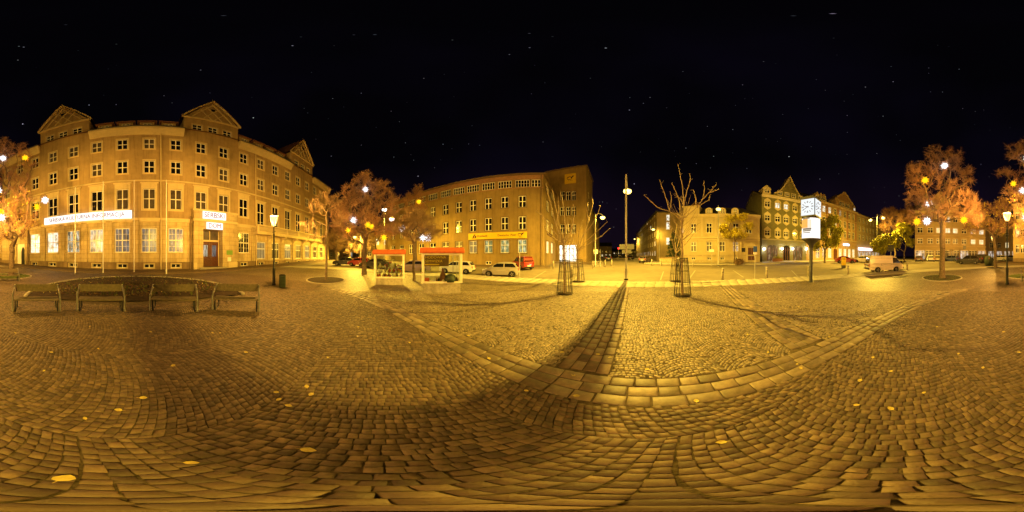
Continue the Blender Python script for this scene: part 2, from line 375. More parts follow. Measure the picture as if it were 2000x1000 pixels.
# a pavement of small setts, for where single stones can no longer be told apart
def sett_material(name, col, scale):
    m = mat(name, col, 0.55, 0.2, 1.5, 0, 30, spec=0.4, stain=0.12); nt = m.node_tree; n = nt.nodes; l = nt.links; b = n['Principled BSDF']
    tc = n.new('ShaderNodeTexCoord'); vo = n.new('ShaderNodeTexVoronoi'); vo.inputs['Scale'].default_value = scale; vo.inputs['Randomness'].default_value = 0.75
    l.new(tc.outputs['Object'], vo.inputs['Vector'])
    ve = n.new('ShaderNodeTexVoronoi'); ve.feature = 'DISTANCE_TO_EDGE'; ve.inputs['Scale'].default_value = scale; ve.inputs['Randomness'].default_value = 0.75
    l.new(tc.outputs['Object'], ve.inputs['Vector'])
    rp = n.new('ShaderNodeValToRGB'); rp.color_ramp.elements[0].position = 0.02; rp.color_ramp.elements[0].color = (0.3, 0.27, 0.2, 1)
    rp.color_ramp.elements[1].position = 0.14; rp.color_ramp.elements[1].color = (1, 1, 1, 1)
    l.new(ve.outputs['Distance'], rp.inputs[0])
    sp = n.new('ShaderNodeSeparateColor'); l.new(vo.outputs['Color'], sp.inputs[0])
    mr = n.new('ShaderNodeMapRange'); mr.inputs['To Min'].default_value = 0.65; mr.inputs['To Max'].default_value = 1.35; l.new(sp.outputs[0], mr.inputs['Value'])
    old = b.inputs['Base Color'].links[0].from_socket
    for s in (rp.outputs[0], mr.outputs[0]):
        mx = n.new('ShaderNodeMixRGB'); mx.blend_type = 'MULTIPLY'; mx.inputs[0].default_value = 1
        l.new(old, mx.inputs[1]); l.new(s, mx.inputs[2]); old = mx.outputs[0]
    l.new(old, b.inputs['Base Color'])
    bp = n.new('ShaderNodeBump'); bp.inputs['Strength'].default_value = 0.7; bp.inputs['Distance'].default_value = 0.02
    l.new(rp.outputs[0], bp.inputs['Height']); l.new(bp.outputs[0], b.inputs['Normal'])
sett_material('setts', (0.185, 0.145, 0.098), 10.0)
sett_material('setts_brown', (0.125, 0.089, 0.058), 9.0)
mat('poster_brown', (0.16, 0.09, 0.025), 0.7, 0.2, 4)

# ------------------------------------------------------------------ real lamps
def lamp_light(name, loc, power, col, down=0.12, radius=0.12, parent=None, up=0.35, beam=0):
    """street-lamp optics: little light straight down, most of it thrown outwards"""
    ld = bpy.data.lights.new(name, 'POINT'); ld.energy = power; ld.color = col; ld.shadow_soft_size = radius
    ld.use_nodes = True; nt = ld.node_tree; n = nt.nodes; l = nt.links
    em = n.get('Emission') or n.new('ShaderNodeEmission')
    tc = n.new('ShaderNodeTexCoord'); sp = n.new('ShaderNodeSeparateXYZ'); l.new(tc.outputs['Normal'], sp.inputs[0])
    rp = n.new('ShaderNodeValToRGB'); mr = n.new('ShaderNodeMapRange'); mr.inputs['From Min'].default_value = -1; mr.inputs['From Max'].default_value = 1
    l.new(sp.outputs['Z'], mr.inputs['Value']); l.new(mr.outputs[0], rp.inputs[0])
    e = rp.color_ramp.elements
    e[0].position = 0.0; e[0].color = (down, down, down, 1); e[1].position = 1.0; e[1].color = (up*0.6, up*0.6, up*0.6, 1)
    if beam: prof = ((0.08, down*1.15), (0.14, 0.7), (0.20, 1.0), (0.24, 0.88), (0.29, 0.64), (0.39, 0.5), (0.45, 0.42), (0.52, beam), (0.66, beam*0.8), (0.8, up*0.5))
    else: prof = ((0.10, down*1.5), (0.19, down*2.0), (0.29, 0.37), (0.36, 0.37), (0.44, 0.9), (0.72, 1.0), (0.84, 0.95), (0.93, 0.75))
    for p, v in prof:
        x = e.new(p); x.color = (v, v, v, 1)
    l.new(rp.outputs[0], em.inputs['Strength'])
    o = bpy.data.objects.new(name, ld); COL.objects.link(o); o.location = loc
    if parent is not None: o.parent = parent
    return o
def bulb(name, loc, power, col, radius=0.05, parent=None):
    ld = bpy.data.lights.new(name, 'POINT'); ld.energy = power; ld.color = col; ld.shadow_soft_size = radius
    o = bpy.data.objects.new(name, ld); COL.objects.link(o); o.location = loc
    if parent is not None: o.parent = parent
    return o
P_TALL, P_LAN, P_STAR = 73000, 19000, 115
# ------------------------------------------------------------------ ground, square, footpath
rng = random.Random(7)
def drape(name, pts_uv, mat_, off, kind='structure', faces=None):
    o = obj(name, raw_mesh(name, [(x, y, gz(x, y) + off) for x, y in pts_uv], faces), mat_)
    o['kind'] = kind; return o
def ring_grid(c, r0, r1, a0, a1, nr, na, keep=None):
    vs = []; fs = []
    for i in range(nr+1):
        r = r0 + (r1-r0)*i/nr
        for j in range(na+1):
            a = a0 + (a1-a0)*j/na; vs.append((c[0]+r*math.sin(a), c[1]+r*math.cos(a)))
    for i in range(nr):
        for j in range(na):
            q = (i*(na+1)+j, (i+1)*(na+1)+j, (i+1)*(na+1)+j+1, i*(na+1)+j+1)
            if keep is None or keep((vs[q[0]][0]+vs[q[2]][0])/2, (vs[q[0]][1]+vs[q[2]][1])/2): fs.append(q)
    return vs, fs
TAU = 2*math.pi
# the road and everything around: one sheet to the horizon
vs = []; fs = []
radii = list(np.arange(0.6, 46, 1.0)) + [50, 58, 70, 90, 130, 200, 320, 600]
NA = 120
for r in radii:
    for k in range(NA): a = TAU*k/NA; vs.append((r*math.sin(a), r*math.cos(a)))
for i in range(len(radii)-1):
    for k in range(NA): fs.append((i*NA+k, i*NA+(k+1) % NA, (i+1)*NA+(k+1) % NA, (i+1)*NA+k))
drape('road', vs, 'asphalt', -0.085, faces=fs)
# square: bed of the setts, and beyond 9.4 m the paving itself
v, f = ring_grid((0, 0), 0.02, 10.6, 0, TAU, 24, 90); o = drape('paving_bed', v, 'joint', 0.0125, faces=f)
v, f = ring_grid(CEN, 11.3, 20.4, 0, TAU, 30, 210, keep=lambda x, y: math.hypot(x, y) > 9.3)
drape('square_paving', v, 'setts', 0.014, faces=f)
v, f = ring_grid(CEN, 0, 11.3, 0, TAU, 34, 210, keep=lambda x, y: math.hypot(x, y) > 9.3)
drape('inner_paving', v, 'setts_brown', 0.014, faces=f)
square = bpy.data.objects['square_paving']

def rho(x, y): return math.hypot(x-CEN.x, y-CEN.y)
SPOKES = []                                  # (direction from the centre, half width)
SPA = math.atan2(9.05-CEN.x, 10.75-CEN.y)    # towards the tall street lamp
SPB = math.atan2(6.3-CEN.x, 0.55-CEN.y)      # towards the clock
for a, hw in ((SPA, 0.42), (SPB, 0.45)): SPOKES.append((Vector((math.sin(a), math.cos(a))), hw))
def in_spoke(x, y, m=0.0):
    for d, hw in SPOKES:
        px, py = x-CEN.x, y-CEN.y; t = px*d.x+py*d.y
        if t > 11 and abs(px*d.y-py*d.x) < hw+m: return True
    return False
R0, R1 = 10.98, 11.66                        # ring of big stones
def region(x, y):
    q = rho(x, y)
    if R0-0.02 < q < R1+0.02: return 2
    if q >= R1 and in_spoke(x, y, 0.03): return 2
    return 0 if q < R0 else 1
BEDC = Vector((-7.0, -6.4))
def in_bed(x, y):
    d = math.hypot(x-BEDC.x, y-BEDC.y)
    return d < 6.05 and (-(x+y)/math.sqrt(2)) > 6.9
# setts laid in arcs
stones = []                                  # (centre distance, corner list, tint, region)
rs = random.Random(3)
def lay(which, ang, W, d, sag, rmax):
    ca, sa = math.cos(ang), math.sin(ang)
    nc = int(rmax/W)+2; nrw = int(rmax/d)+6
    for c in range(-nc, nc+1):
        for j in range(-nrw, nrw+1):
            y0 = j*d+rs.uniform(-.006, .006)+(c*0.37 % 1)*d; u = -W/2 + rs.uniform(-0.015, 0.015)
            while u < W/2-0.03:
                w = rs.uniform(0.78, 1.28)*d
                u1 = min(u+w, W/2)
                if W/2-u1 < 0.035: u1 = W/2
                um = (u+u1)/2; yc = y0 + sag*(1-(2*um/W)**2)
                X = c*W+um; xx = X*ca-yc*sa; yy = X*sa+yc*ca
                rr = math.hypot(xx, yy)
                if rr < rmax and region(xx, yy) == which and not in_bed(xx, yy):
                    gap = rs.uniform(0.001, 0.004); jt = 0.006
                    cs = []
                    for (uu, top) in ((u+gap, 0), (u1-gap, 0), (u1-gap, 1), (u+gap, 1)):
                        yv = y0 + sag*(1-(2*uu/W)**2) - d/2 + (gap if not top else d-gap)
                        sk = -0.55*(2*uu/W)*sag*4/W*(d if top else 0)*0
                        Xv = c*W+uu+sk+rs.uniform(-jt, jt); yv += rs.uniform(-jt, jt)
                        cs.append((Xv*ca-yv*sa, Xv*sa+yv*ca))
                    stones.append((rr, cs, rs.random(), which))
                u = u1
lay(0, R_(47), 2.1, 0.086, 0.22, 9.9)
lay(1, R_(-43)+R_(3), 1.0, 0.072, 0.20, 9.9)
stones.sort(key=lambda s: s[0])
def stone_geo(cs, fine, top, z0=-0.02):
    cx = sum(p[0] for p in cs)/4; cy = sum(p[1] for p in cs)/4; vz = gz(cx, cy)
    tx, ty = rs.uniform(-0.05, 0.05), rs.uniform(-0.05, 0.05); h = top + rs.uniform(-0.006, 0.006)
    V = []
    lv = ((1.0, z0), (1.0, h-0.009), (0.87, h)) if fine else ((1.0, z0), (0.92, h))
    for s, z in lv:
        for (x, y) in cs:
            dx, dy = (x-cx)*s, (y-cy)*s
            V.append((cx+dx, cy+dy, vz+z+(0 if z == z0 else tx*dx+ty*dy)))
    F = []
    for L in range(len(lv)-1):
        for k in range(4): a = L*4+k; b = L*4+(k+1) % 4; F.append((a, b, b+4, a+4))
    t = (len(lv)-1)*4; F.append((t, t+1, t+2, t+3)); return V, F
NEAR = 300
bedo = bpy.data.objects['paving_bed']
for i, (rr, cs, tn, wh) in enumerate(stones[:NEAR]):
    V, F = stone_geo(cs, True, 0.022)
    me = raw_mesh('cobblestone', V, F, [tn]*len(F)); obj('cobblestone', me, 'cobble' if wh == 0 else 'cobble_small', bedo)
for wh in (0, 1):
    AV = []; AF = []; AT = []; n = 0
    for rr, cs, tn, w in stones[NEAR:]:
        if w != wh: continue
        V, F = stone_geo(cs, rr < 4.5, 0.022 if wh == 0 else 0.018)
        AV += V; AF += [tuple(i+n for i in f) for f in F]; AT += [tn]*len(F); n += len(V)
    o = obj('cobblestones', raw_mesh('cobblestones', AV, AF, AT), 'cobble' if wh == 0 else 'cobble_small', bedo); o['kind'] = 'stuff'
# big stones of the ring and of the spokes
def quad_stone(a, name='paving_stone', m='slab', top=0.026):
    V, F = stone_geo(a, True, top)
    obj(name, raw_mesh(name, V, F, [rs.random()]*len(F)), m, bedo)
ring_list = []
for row in range(3):
    q0 = R0+(R1-R0)*row/3+0.008; q1 = R0+(R1-R0)*(row+1)/3-0.008
    a = R_(-12)
    while a < R_(112):
        w = rs.uniform(0.24, 0.42); a1 = a + w/q0
        pts = [(CEN.x+q*math.sin(t), CEN.y+q*math.cos(t)) for q, t in ((q0, a+0.008/q0), (q0, a1-0.008/q0), (q1, a1-0.008/q0), (q1, a+0.008/q0))]
        cx = sum(p[0] for p in pts)/4; cy = sum(p[1] for p in pts)/4
        ring_list.append((math.hypot(cx, cy), pts, 'slab')); a = a1
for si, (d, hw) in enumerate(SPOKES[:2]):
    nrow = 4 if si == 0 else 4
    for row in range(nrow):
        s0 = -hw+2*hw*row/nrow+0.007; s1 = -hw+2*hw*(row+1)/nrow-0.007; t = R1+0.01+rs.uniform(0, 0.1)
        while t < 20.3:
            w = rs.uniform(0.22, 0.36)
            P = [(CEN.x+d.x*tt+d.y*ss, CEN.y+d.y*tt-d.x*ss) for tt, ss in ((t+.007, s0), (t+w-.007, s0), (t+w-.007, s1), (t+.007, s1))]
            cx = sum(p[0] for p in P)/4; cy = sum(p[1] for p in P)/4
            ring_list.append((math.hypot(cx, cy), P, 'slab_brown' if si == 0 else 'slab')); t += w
ring_list.sort(key=lambda s: s[0])
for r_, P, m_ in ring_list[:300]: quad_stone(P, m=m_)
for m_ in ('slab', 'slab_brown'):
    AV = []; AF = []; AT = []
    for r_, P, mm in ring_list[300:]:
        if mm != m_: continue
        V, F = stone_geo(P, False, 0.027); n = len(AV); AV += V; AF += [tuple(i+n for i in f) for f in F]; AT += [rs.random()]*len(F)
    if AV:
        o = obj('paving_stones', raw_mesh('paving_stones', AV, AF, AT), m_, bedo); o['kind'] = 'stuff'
# pale footpath of big slabs round the square, kerb to the road
fp = bpy.data.objects.new('footpath', raw_mesh('footpath', *[(lambda v, f: ([(x, y, gz(x, y)+0.004) for x, y in v], f))(*ring_grid(CEN, 20.3, 22.5, R_(-70), R_(190), 4, 160))][0]))
fp.data.materials.append(M['joint']); COL.objects.link(fp); fp['kind'] = 'structure'
for row in range(2):
    q0 = 20.42+row*1.03; q1 = q0+1.02; na = 132
    for k in range(na):
        a0 = R_(-68)+R_(250)*k/na+(0.004 if row else 0); a1 = a0+R_(250)/na-0.0007
        c = [(CEN.x+q*math.sin(t), CEN.y+q*math.cos(t)) for q, t in ((q0, a0), (q0, a1), (q1, a1), (q1, a0))]
        cx = sum(p[0] for p in c)/4; cy = sum(p[1] for p in c)/4
        V = []
        for s, z in ((1, -0.05), (1, 0.026), (0.985, 0.032)):
            for (x, y) in c:
                X, Y = cx+(x-cx)*s, cy+(y-cy)*s; V.append((X, Y, gz(X, Y)+z))
        F = [(L*4+k2, L*4+(k2+1) % 4, L*4+4+(k2+1) % 4, L*4+4+k2) for L in (0, 1) for k2 in range(4)]+[(8, 9, 10, 11)]
        obj('slab', raw_mesh('slab', V, F), 'pale_slab', fp)
v, f = ring_grid(CEN, 22.505, 22.65, R_(-68), R_(182), 1, 200); kb = drape('kerb', v, 'joint', -0.03, faces=f)
for k in range(150):
    a0 = R_(-68)+R_(250)*k/150; a1 = a0+R_(250)/150-0.0006
    c = [(CEN.x+q*math.sin(t), CEN.y+q*math.cos(t)) for q, t in ((22.5, a0), (22.5, a1), (22.66, a1), (22.66, a0))]
    V = [(x, y, gz(x, y)+z) for z in (-0.15, 0.036) for (x, y) in c]
    obj('kerbstone', raw_mesh('kerbstone', V, [(0, 1, 5, 4), (1, 2, 6, 5), (2, 3, 7, 6), (3, 0, 4, 7), (4, 5, 6, 7)]), 'kerb', kb)
# painted parking lines on the road
def paint_line(p, q, w=0.12):
    p = Vector(p[:2]); q = Vector(q[:2]); d = (q-p); n = max(1, int(d.length/0.8)); s = Vector((-d.y, d.x)).normalized()*w/2
    v = []; f = []
    for i in range(n+1):
        c = p+d*i/n; v += [tuple(c+s), tuple(c-s)]
    for i in range(n): f.append((2*i, 2*i+1, 2*i+3, 2*i+2))
    drape('parking_line', v, 'marking', -0.072, faces=f)
for a, b in (((1040, 543), (1066, 528)), ((1346, 543), (1358, 527)), ((1432, 527), (1452, 540)), ((1120, 546), (1138, 530)), ((1560, 541), (1546, 527)), ((1290, 545), (1296, 529))):
    paint_line(gp(*a), gp(*b))

# pavements along the buildings
def strip(name, P0, P1, w0, w1, m, top=0.05, ext=2.0, edge=True):
    P0 = Vector(P0[:2]); P1 = Vector(P1[:2]); d = (P1-P0).normalized(); nrm = Vector((d.y, -d.x))   # towards the camera side
    L = (P1-P0).length+2*ext; n = max(2, int(L/1.2)); v = []; f = []
    ws = [w0, (w0*2+w1)/3, (w0+2*w1)/3, w1]
    for i in range(n+1):
        c = P0-d*ext+d*L*i/n
        for k, w in enumerate(ws):
            p = c+nrm*w; v.append((p.x, p.y, gz(p.x, p.y)+top))
        p = c+nrm*w1; v.append((p.x, p.y, gz(p.x, p.y)-0.2))
    for i in range(n):
        for k in range(4): f.append((i*5+k, (i+1)*5+k, (i+1)*5+k+1, i*5+k+1))
    o = obj(name, raw_mesh(name, v, f), m); o['kind'] = 'structure'; return o

# flower bed: half round, low stone edging, dug soil with leaf litter
def bed_outline(n=60):
    pts = []
    for k in range(200):
        a = TAU*k/200; x, y = BEDC.x+6.0*math.sin(a), BEDC.y+6.0*math.cos(a)
        if (-(x+y)/math.sqrt(2)) > 6.75: pts.append((x, y))
    pts.sort(key=lambda p: math.atan2(p[0]-p[1]*1.0, -(p[0]+p[1])))
    return pts
arc = bed_outline()
front = [arc[-1], arc[0]]
fb = []
p, q = Vector(arc[-1]), Vector(arc[0]); mid_n = Vector((-1, -1)).normalized()
for k in range(1, 40):
    t = k/40; c = p.lerp(q, t)+mid_n*0.7*math.sin(math.pi*t); fb.append((c.x, c.y))
outline = arc+fb
bed = thing('flower_bed', 'half-round bed of dug dark soil and dead leaves behind the benches', 'flower bed', (BEDC.x, BEDC.y, 0))
def sub(p, k=1.0): return (BEDC.x+(p[0]-BEDC.x)*k, BEDC.y+(p[1]-BEDC.y)*k)
cc = Vector((-8.3, -7.7)); v = []; f = []; N = len(outline); nr = 14
for i in range(nr+1):
    s = 0.985*(1-i/nr)
    for (x, y) in outline:
        X, Y = cc.x+(x-cc.x)*s, cc.y+(y-cc.y)*s
        v.append((X-BEDC.x, Y-BEDC.y, gz(X, Y)+0.05+0.20*(1-(s)**3)+0.02*math.sin(X*7)*math.cos(Y*6)+rs.uniform(-0.02, 0.02)))
for i in range(nr):
    for k in range(N): f.append((i*N+k, i*N+(k+1) % N, (i+1)*N+(k+1) % N, (i+1)*N+k))
obj('soil', raw_mesh('soil', v, f), 'soil', bed)
acc = 0; last = None
for k in range(N):
    a = Vector(outline[k]); b = Vector(outline[(k+1) % N]); d = (b-a)
    if d.length < 0.02 or k >= len(arc)-1: continue
    t = d.normalized(); s = Vector((t.y, -t.x))*0.09
    V = [(x-BEDC.x, y-BEDC.y, gz(x, y)+z) for z in (-0.03, 0.12) for (x, y) in (tuple(a-s), tuple(b-t*0.012-s), tuple(b-t*0.012+s), tuple(a+s))]
    obj('edging_stone', raw_mesh('edging_stone', V, [(0, 1, 5, 4), (1, 2, 6, 5), (2, 3, 7, 6), (3, 0, 4, 7), (4, 5, 6, 7)]), 'kerb', bed)
def leaf_cloud(n, place, size, flat=0.5, seed=1):
    r = np.random.RandomState(seed); pos = np.array([place(r) for _ in range(n)]); 
    a = r.rand(n)*TAU; s = size*(0.6+0.8*r.rand(n))
    t = (r.rand(n, 2)-0.5)*2*flat
    ux = np.stack([np.cos(a), np.sin(a), t[:, 0]], 1)*s[:, None]; uy = np.stack([-np.sin(a), np.cos(a), t[:, 1]], 1)*s[:, None]*0.7
    V = np.stack([pos-ux, pos-uy*0.8, pos+ux, pos+uy*0.8], 1).reshape(-1, 3)
    F = np.arange(n*4).reshape(-1, 4); return V, F
def in_soil(r):
    while True:
        x = BEDC.x+r.uniform(-6, 6); y = BEDC.y+r.uniform(-6, 6); q = -(x+y)/math.sqrt(2)
        if in_bed(x, y) and q > 7.6 and math.hypot(x-BEDC.x, y-BEDC.y) < 5.8:
            k = 1-((math.hypot(x-BEDC.x, y-BEDC.y)/6.0))**2
            if r.rand() < 0.35+0.65*(q < 10.5): return (x-BEDC.x, y-BEDC.y, gz(x, y)+0.13+0.15*k+r.uniform(0, .03))
V, F = leaf_cloud(1900, in_soil, 0.055, 0.8, 5); o = obj('leaf_litter', raw_mesh('leaf_litter', V, F), 'litter', bed); o['kind'] = 'stuff'
V, F = leaf_cloud(200, in_soil, 0.04, 0.8, 6); o = obj('yellow_litter', raw_mesh('yellow_litter', V, F), 'fallen', bed); o['kind'] = 'stuff'
V, F = leaf_cloud(500, in_soil, 0.06, 2.5, 8); o = obj('low_plants', raw_mesh('low_plants', V, F), 'lawn', bed); o['kind'] = 'stuff'

# round tree pits and the lawn patch
def disc(name, c, r, m, off=0.034, kind=None, ry=None, n=40, parent=None, mound=0.03):
    v = [(0, 0, gz(c.x, c.y)+off+mound)]; f = []
    for i in range(1, 5):
        for k in range(n):
            a = TAU*k/n; x, y = r*i/4*math.sin(a), (ry or r)*i/4*math.cos(a)
            v.append((x, y, gz(c.x+x, c.y+y)+off+mound*(1-(i/4)**2)))
    tr = [(0, 1+k, 1+(k+1) % n) for k in range(n)]
    for i in range(3):
        for k in range(n): f.append((1+i*n+k, 1+(i+1)*n+k, 1+(i+1)*n+(k+1) % n, 1+i*n+(k+1) % n))
    me = bpy.data.meshes.new(name); me.from_pydata(v, [], tr+f); me.update()
    return obj(name, me, m, parent, (c.x, c.y, 0) if parent is None else (0, 0, 0))
def grass_on(parent, c, r, n, h, seed, m='grass_blade', name='grass'):
    q = np.random.RandomState(seed); a = q.rand(n)*TAU; d = r*np.sqrt(q.rand(n))*0.96
    x = d*np.sin(a); y = d*np.cos(a); z = np.array([gz(c.x+i, c.y+j) for i, j in zip(x, y)])+0.03
    b = q.rand(n)*TAU; w = 0.012; hh = h*(0.5+q.rand(n)); lx = (q.rand(n)-.5)*h*1.2; ly = (q.rand(n)-.5)*h*1.2
    V = np.stack([np.stack([x-w*np.cos(b), y-w*np.sin(b), z], 1), np.stack([x+w*np.cos(b), y+w*np.sin(b), z], 1), np.stack([x+lx, y+ly, z+hh], 1)], 1).reshape(-1, 3)
    o = obj(name, raw_mesh(name, V, np.arange(n*3).reshape(-1, 3), tri=True), m, parent); o['kind'] = 'stuff'; return o
def tree_pit(c, r, label, grass=True, seed=1):
    t = thing('tree_pit', label, 'tree pit', (c.x, c.y, 0))
    disc('soil', c, r, 'soil', parent=t)
    if grass: grass_on(t, c, r, 1500, 0.07, seed)
    n = max(18, int(TAU*r/0.24))
    for k in range(n):
        a0 = TAU*k/n; a1 = TAU*(k+1)/n-0.006
        c4 = [(q*math.sin(a), q*math.cos(a)) for q, a in ((r, a0), (r, a1), (r+0.14, a1), (r+0.14, a0))]
        V = [(x, y, gz(c.x+x, c.y+y)+z) for z in (-0.03, 0.045) for (x, y) in c4]
        obj('edging_stone', raw_mesh('edging_stone', V, [(0, 1, 5, 4), (1, 2, 6, 5), (2, 3, 7, 6), (3, 0, 4, 7), (4, 5, 6, 7)]), 'kerb', t)
    return t
# fallen leaves that can be picked out one by one
LEAF = MB()
pl = [(0, -0.05), (0.03, -0.03), (0.042, 0.005), (0.025, 0.04), (0, 0.062), (-0.025, 0.04), (-0.042, 0.005), (-0.03, -0.03)]
for a, b in pl: LEAF.v.append((a, b, 0.006+2.2*a*a))
LEAF.v.append((0, 0, 0.0)); LEAF.f = [(i, (i+1) % 8, 8) for i in range(8)]; 
LEAF.v += [(-0.003, -0.05, 0.006), (0.003, -0.05, 0.006), (0.004, -0.085, 0.016), (0, -0.085, 0.016)]; LEAF.f.append((9, 10, 11, 12))
leaf_me = LEAF.mesh('fallen_leaf')
LP = [(86, 726), (279, 779), (166, 819), (232, 803), (124, 935), (539, 768), (563, 794), (599, 757), (294, 650), (430, 652), (192, 683), (338, 716), (1680, 745), (1740, 727), (1740, 800),
      (1672, 793), (1804, 769), (1557, 713), (1564, 721), (1360, 785), (1028, 765), (1125, 775), (1168, 694), (1191, 700), (902, 668), (915, 657), (1264, 723), (860, 655), (800, 671), (1475, 633),
      (415, 652), (175, 640), (545, 782), (608, 772), (1872, 693), (1920, 720), (1990, 690), (1960, 650), (1500, 690), (1098, 690), (700, 640), (770, 601), (30, 652), (1410, 865), (955, 702), (1120, 735),
      (1620, 660), (1705, 700), (640, 700), (480, 690), (372, 905), (600, 880), (1230, 612), (1340, 640), (1460, 655), (1830, 640), (1890, 610), (1560, 600), (1000, 640), (100, 690)]
for i, (px, py) in enumerate(LP):
    q = gp(px, py); o = obj('fallen_leaf', leaf_me, 'fallen', None, (q.x, q.y, q.z+0.028), rs.uniform(0, 6.28))
    o.rotation_euler = (rs.uniform(-.12, .12), rs.uniform(-.12, .12), rs.uniform(0, 6.28)); s = rs.uniform(0.5, 0.85); o.scale = (s, s, s)
    tag(o, 'single yellow leaf lying flat on the cobbles', 'leaf', 'yellow leaves fallen on the cobbles')
# ------------------------------------------------------------------ buildings
class Frame:
    """one facade: P0 -> P1 runs left to right as seen from the square; local x along it, y into the house"""
    def __init__(s, P0, P1):
        s.P0 = Vector((P0[0], P0[1])); s.P1 = Vector((P1[0], P1[1])); d = s.P1-s.P0; s.L = d.length; s.d = d/s.L
        s.n = Vector((-s.d.y, s.d.x)); s.rz = math.atan2(s.d.y, s.d.x)
    def u(s, px):
        a = az(px); v = Vector((math.sin(a), math.cos(a)))
        den = v.x*s.d.y-v.y*s.d.x; t = (s.P0.x*s.d.y-s.P0.y*s.d.x)/den
        p = v*t; return (p-s.P0).dot(s.d)
    def r(s, px):
        a = az(px); v = Vector((math.sin(a), math.cos(a))); den = v.x*s.d.y-v.y*s.d.x
        return (s.P0.x*s.d.y-s.P0.y*s.d.x)/den
    def z(s, px, py): return zat(py, s.r(px))
    def rect(s, x0, x1, yt, yb):
        m = (x0+x1)/2; return (s.u(x0), s.u(x1), s.z(m, yb), s.z(m, yt))
    def world(s, u, y, z=0): q = s.P0+s.d*u+s.n*y; return Vector((q.x, q.y, z))
class House:
    def __init__(s, name, label, fr, cat='building'):
        s.fr = fr; s.t = thing(name, label, cat, (fr.P0.x, fr.P0.y, 0))
    def put(s, name, me_or_mb, m, fr=None, loc=(0, 0, 0), parent=None, bevel=0, smooth=False):
        fr = fr or s.fr
        me = me_or_mb.mesh(name, smooth, bevel > 0) if isinstance(me_or_mb, MB) else me_or_mb
        if parent is not None: return obj(name, me, m, parent, loc, 0, bevel)
        w = fr.world(loc[0], loc[1], loc[2]); o = obj(name, me, m, s.t, (w.x-s.fr.P0.x, w.y-s.fr.P0.y, loc[2]), fr.rz, bevel); return o
def wall_mb(u0, u1, z0, z1, ops, depth=0.2, y=0.0, mb=None):
    mb = mb or MB()
    us = sorted(set([u0, u1]+[round(o[0], 4) for o in ops]+[round(o[1], 4) for o in ops])); zs = sorted(set([z0, z1]+[round(o[2], 4) for o in ops]+[round(o[3], 4) for o in ops]))
    us = [a for a in us if u0 <= a <= u1]; zs = [a for a in zs if z0 <= a <= z1]
    for j in range(len(zs)-1):
        run = None; c = (zs[j]+zs[j+1])/2
        for i in range(len(us)-1):
            m = (us[i]+us[i+1])/2
            solid = not any(o[0] < m < o[1] and o[2] < c < o[3] for o in ops)
            if solid:
                if run is None: run = us[i]
            if run is not None and (not solid or i == len(us)-2):
                e_ = us[i] if not solid else us[i+1]
                mb.quad((run, y, zs[j]), (e_, y, zs[j]), (e_, y, zs[j+1]), (run, y, zs[j+1])); run = None
    for o in ops:
        a, b, c, d = o[:4]; yy = y+depth
        mb.quad((a, y, c), (a, yy, c), (a, yy, d), (a, y, d)); mb.quad((b, y, c), (b, yy, c), (b, yy, d), (b, y, d))
        mb.quad((a, y, c), (b, y, c), (b, yy, c), (a, yy, c)); mb.quad((a, y, d), (b, y, d), (b, yy, d), (a, yy, d))
    return mb
def shell(mb, u0, u1, z0, z1, depth):          # sides and back of the house
    mb.quad((u0, 0, z0), (u0, depth, z0), (u0, depth, z1), (u0, 0, z1)); mb.quad((u1, 0, z0), (u1, depth, z0), (u1, depth, z1), (u1, 0, z1))
    mb.quad((u0, depth, z0), (u1, depth, z0), (u1, depth, z1), (u0, depth, z1)); mb.quad((u0, 0, z1), (u1, 0, z1), (u1, depth, z1), (u0, depth, z1))
    return mb
WC = {}
# style: vertical bars, horizontal bars as (fraction, width)
ST = dict(cross=([(0.5, 0.13)], [(0.5, 0.13)]), cross_high=([(0.5, 0.12)], [(0.62, 0.12)]), grid=([(0.25, 0.035), (0.5, 0.13), (0.75, 0.035)], [(0.25, 0.035), (0.5, 0.13), (0.75, 0.035)]),
          french=([(0.5, 0.11)], [(0.66, 0.12), (0.33, 0.035)]), tbar=([(0.33, 0.035), (0.66, 0.035)], [(0.6, 0.12)]), one=([(0.5, 0.1)], []), plain=([], []),
          five=([(0.2, 0.09), (0.4, 0.09), (0.6, 0.09), (0.8, 0.09)], [(0.5, 0.04)]), three=([(0.333, 0.12), (0.667, 0.12)], [(0.5, 0.05)]), cross_thin=([(0.5, 0.09)], [(0.6, 0.09)]),
          shop=([(0.33, 0.07), (0.67, 0.07)], [(0.75, 0.08)]), grid6=([(0.333, 0.05), (0.667, 0.05)], [(0.5, 0.06)]))
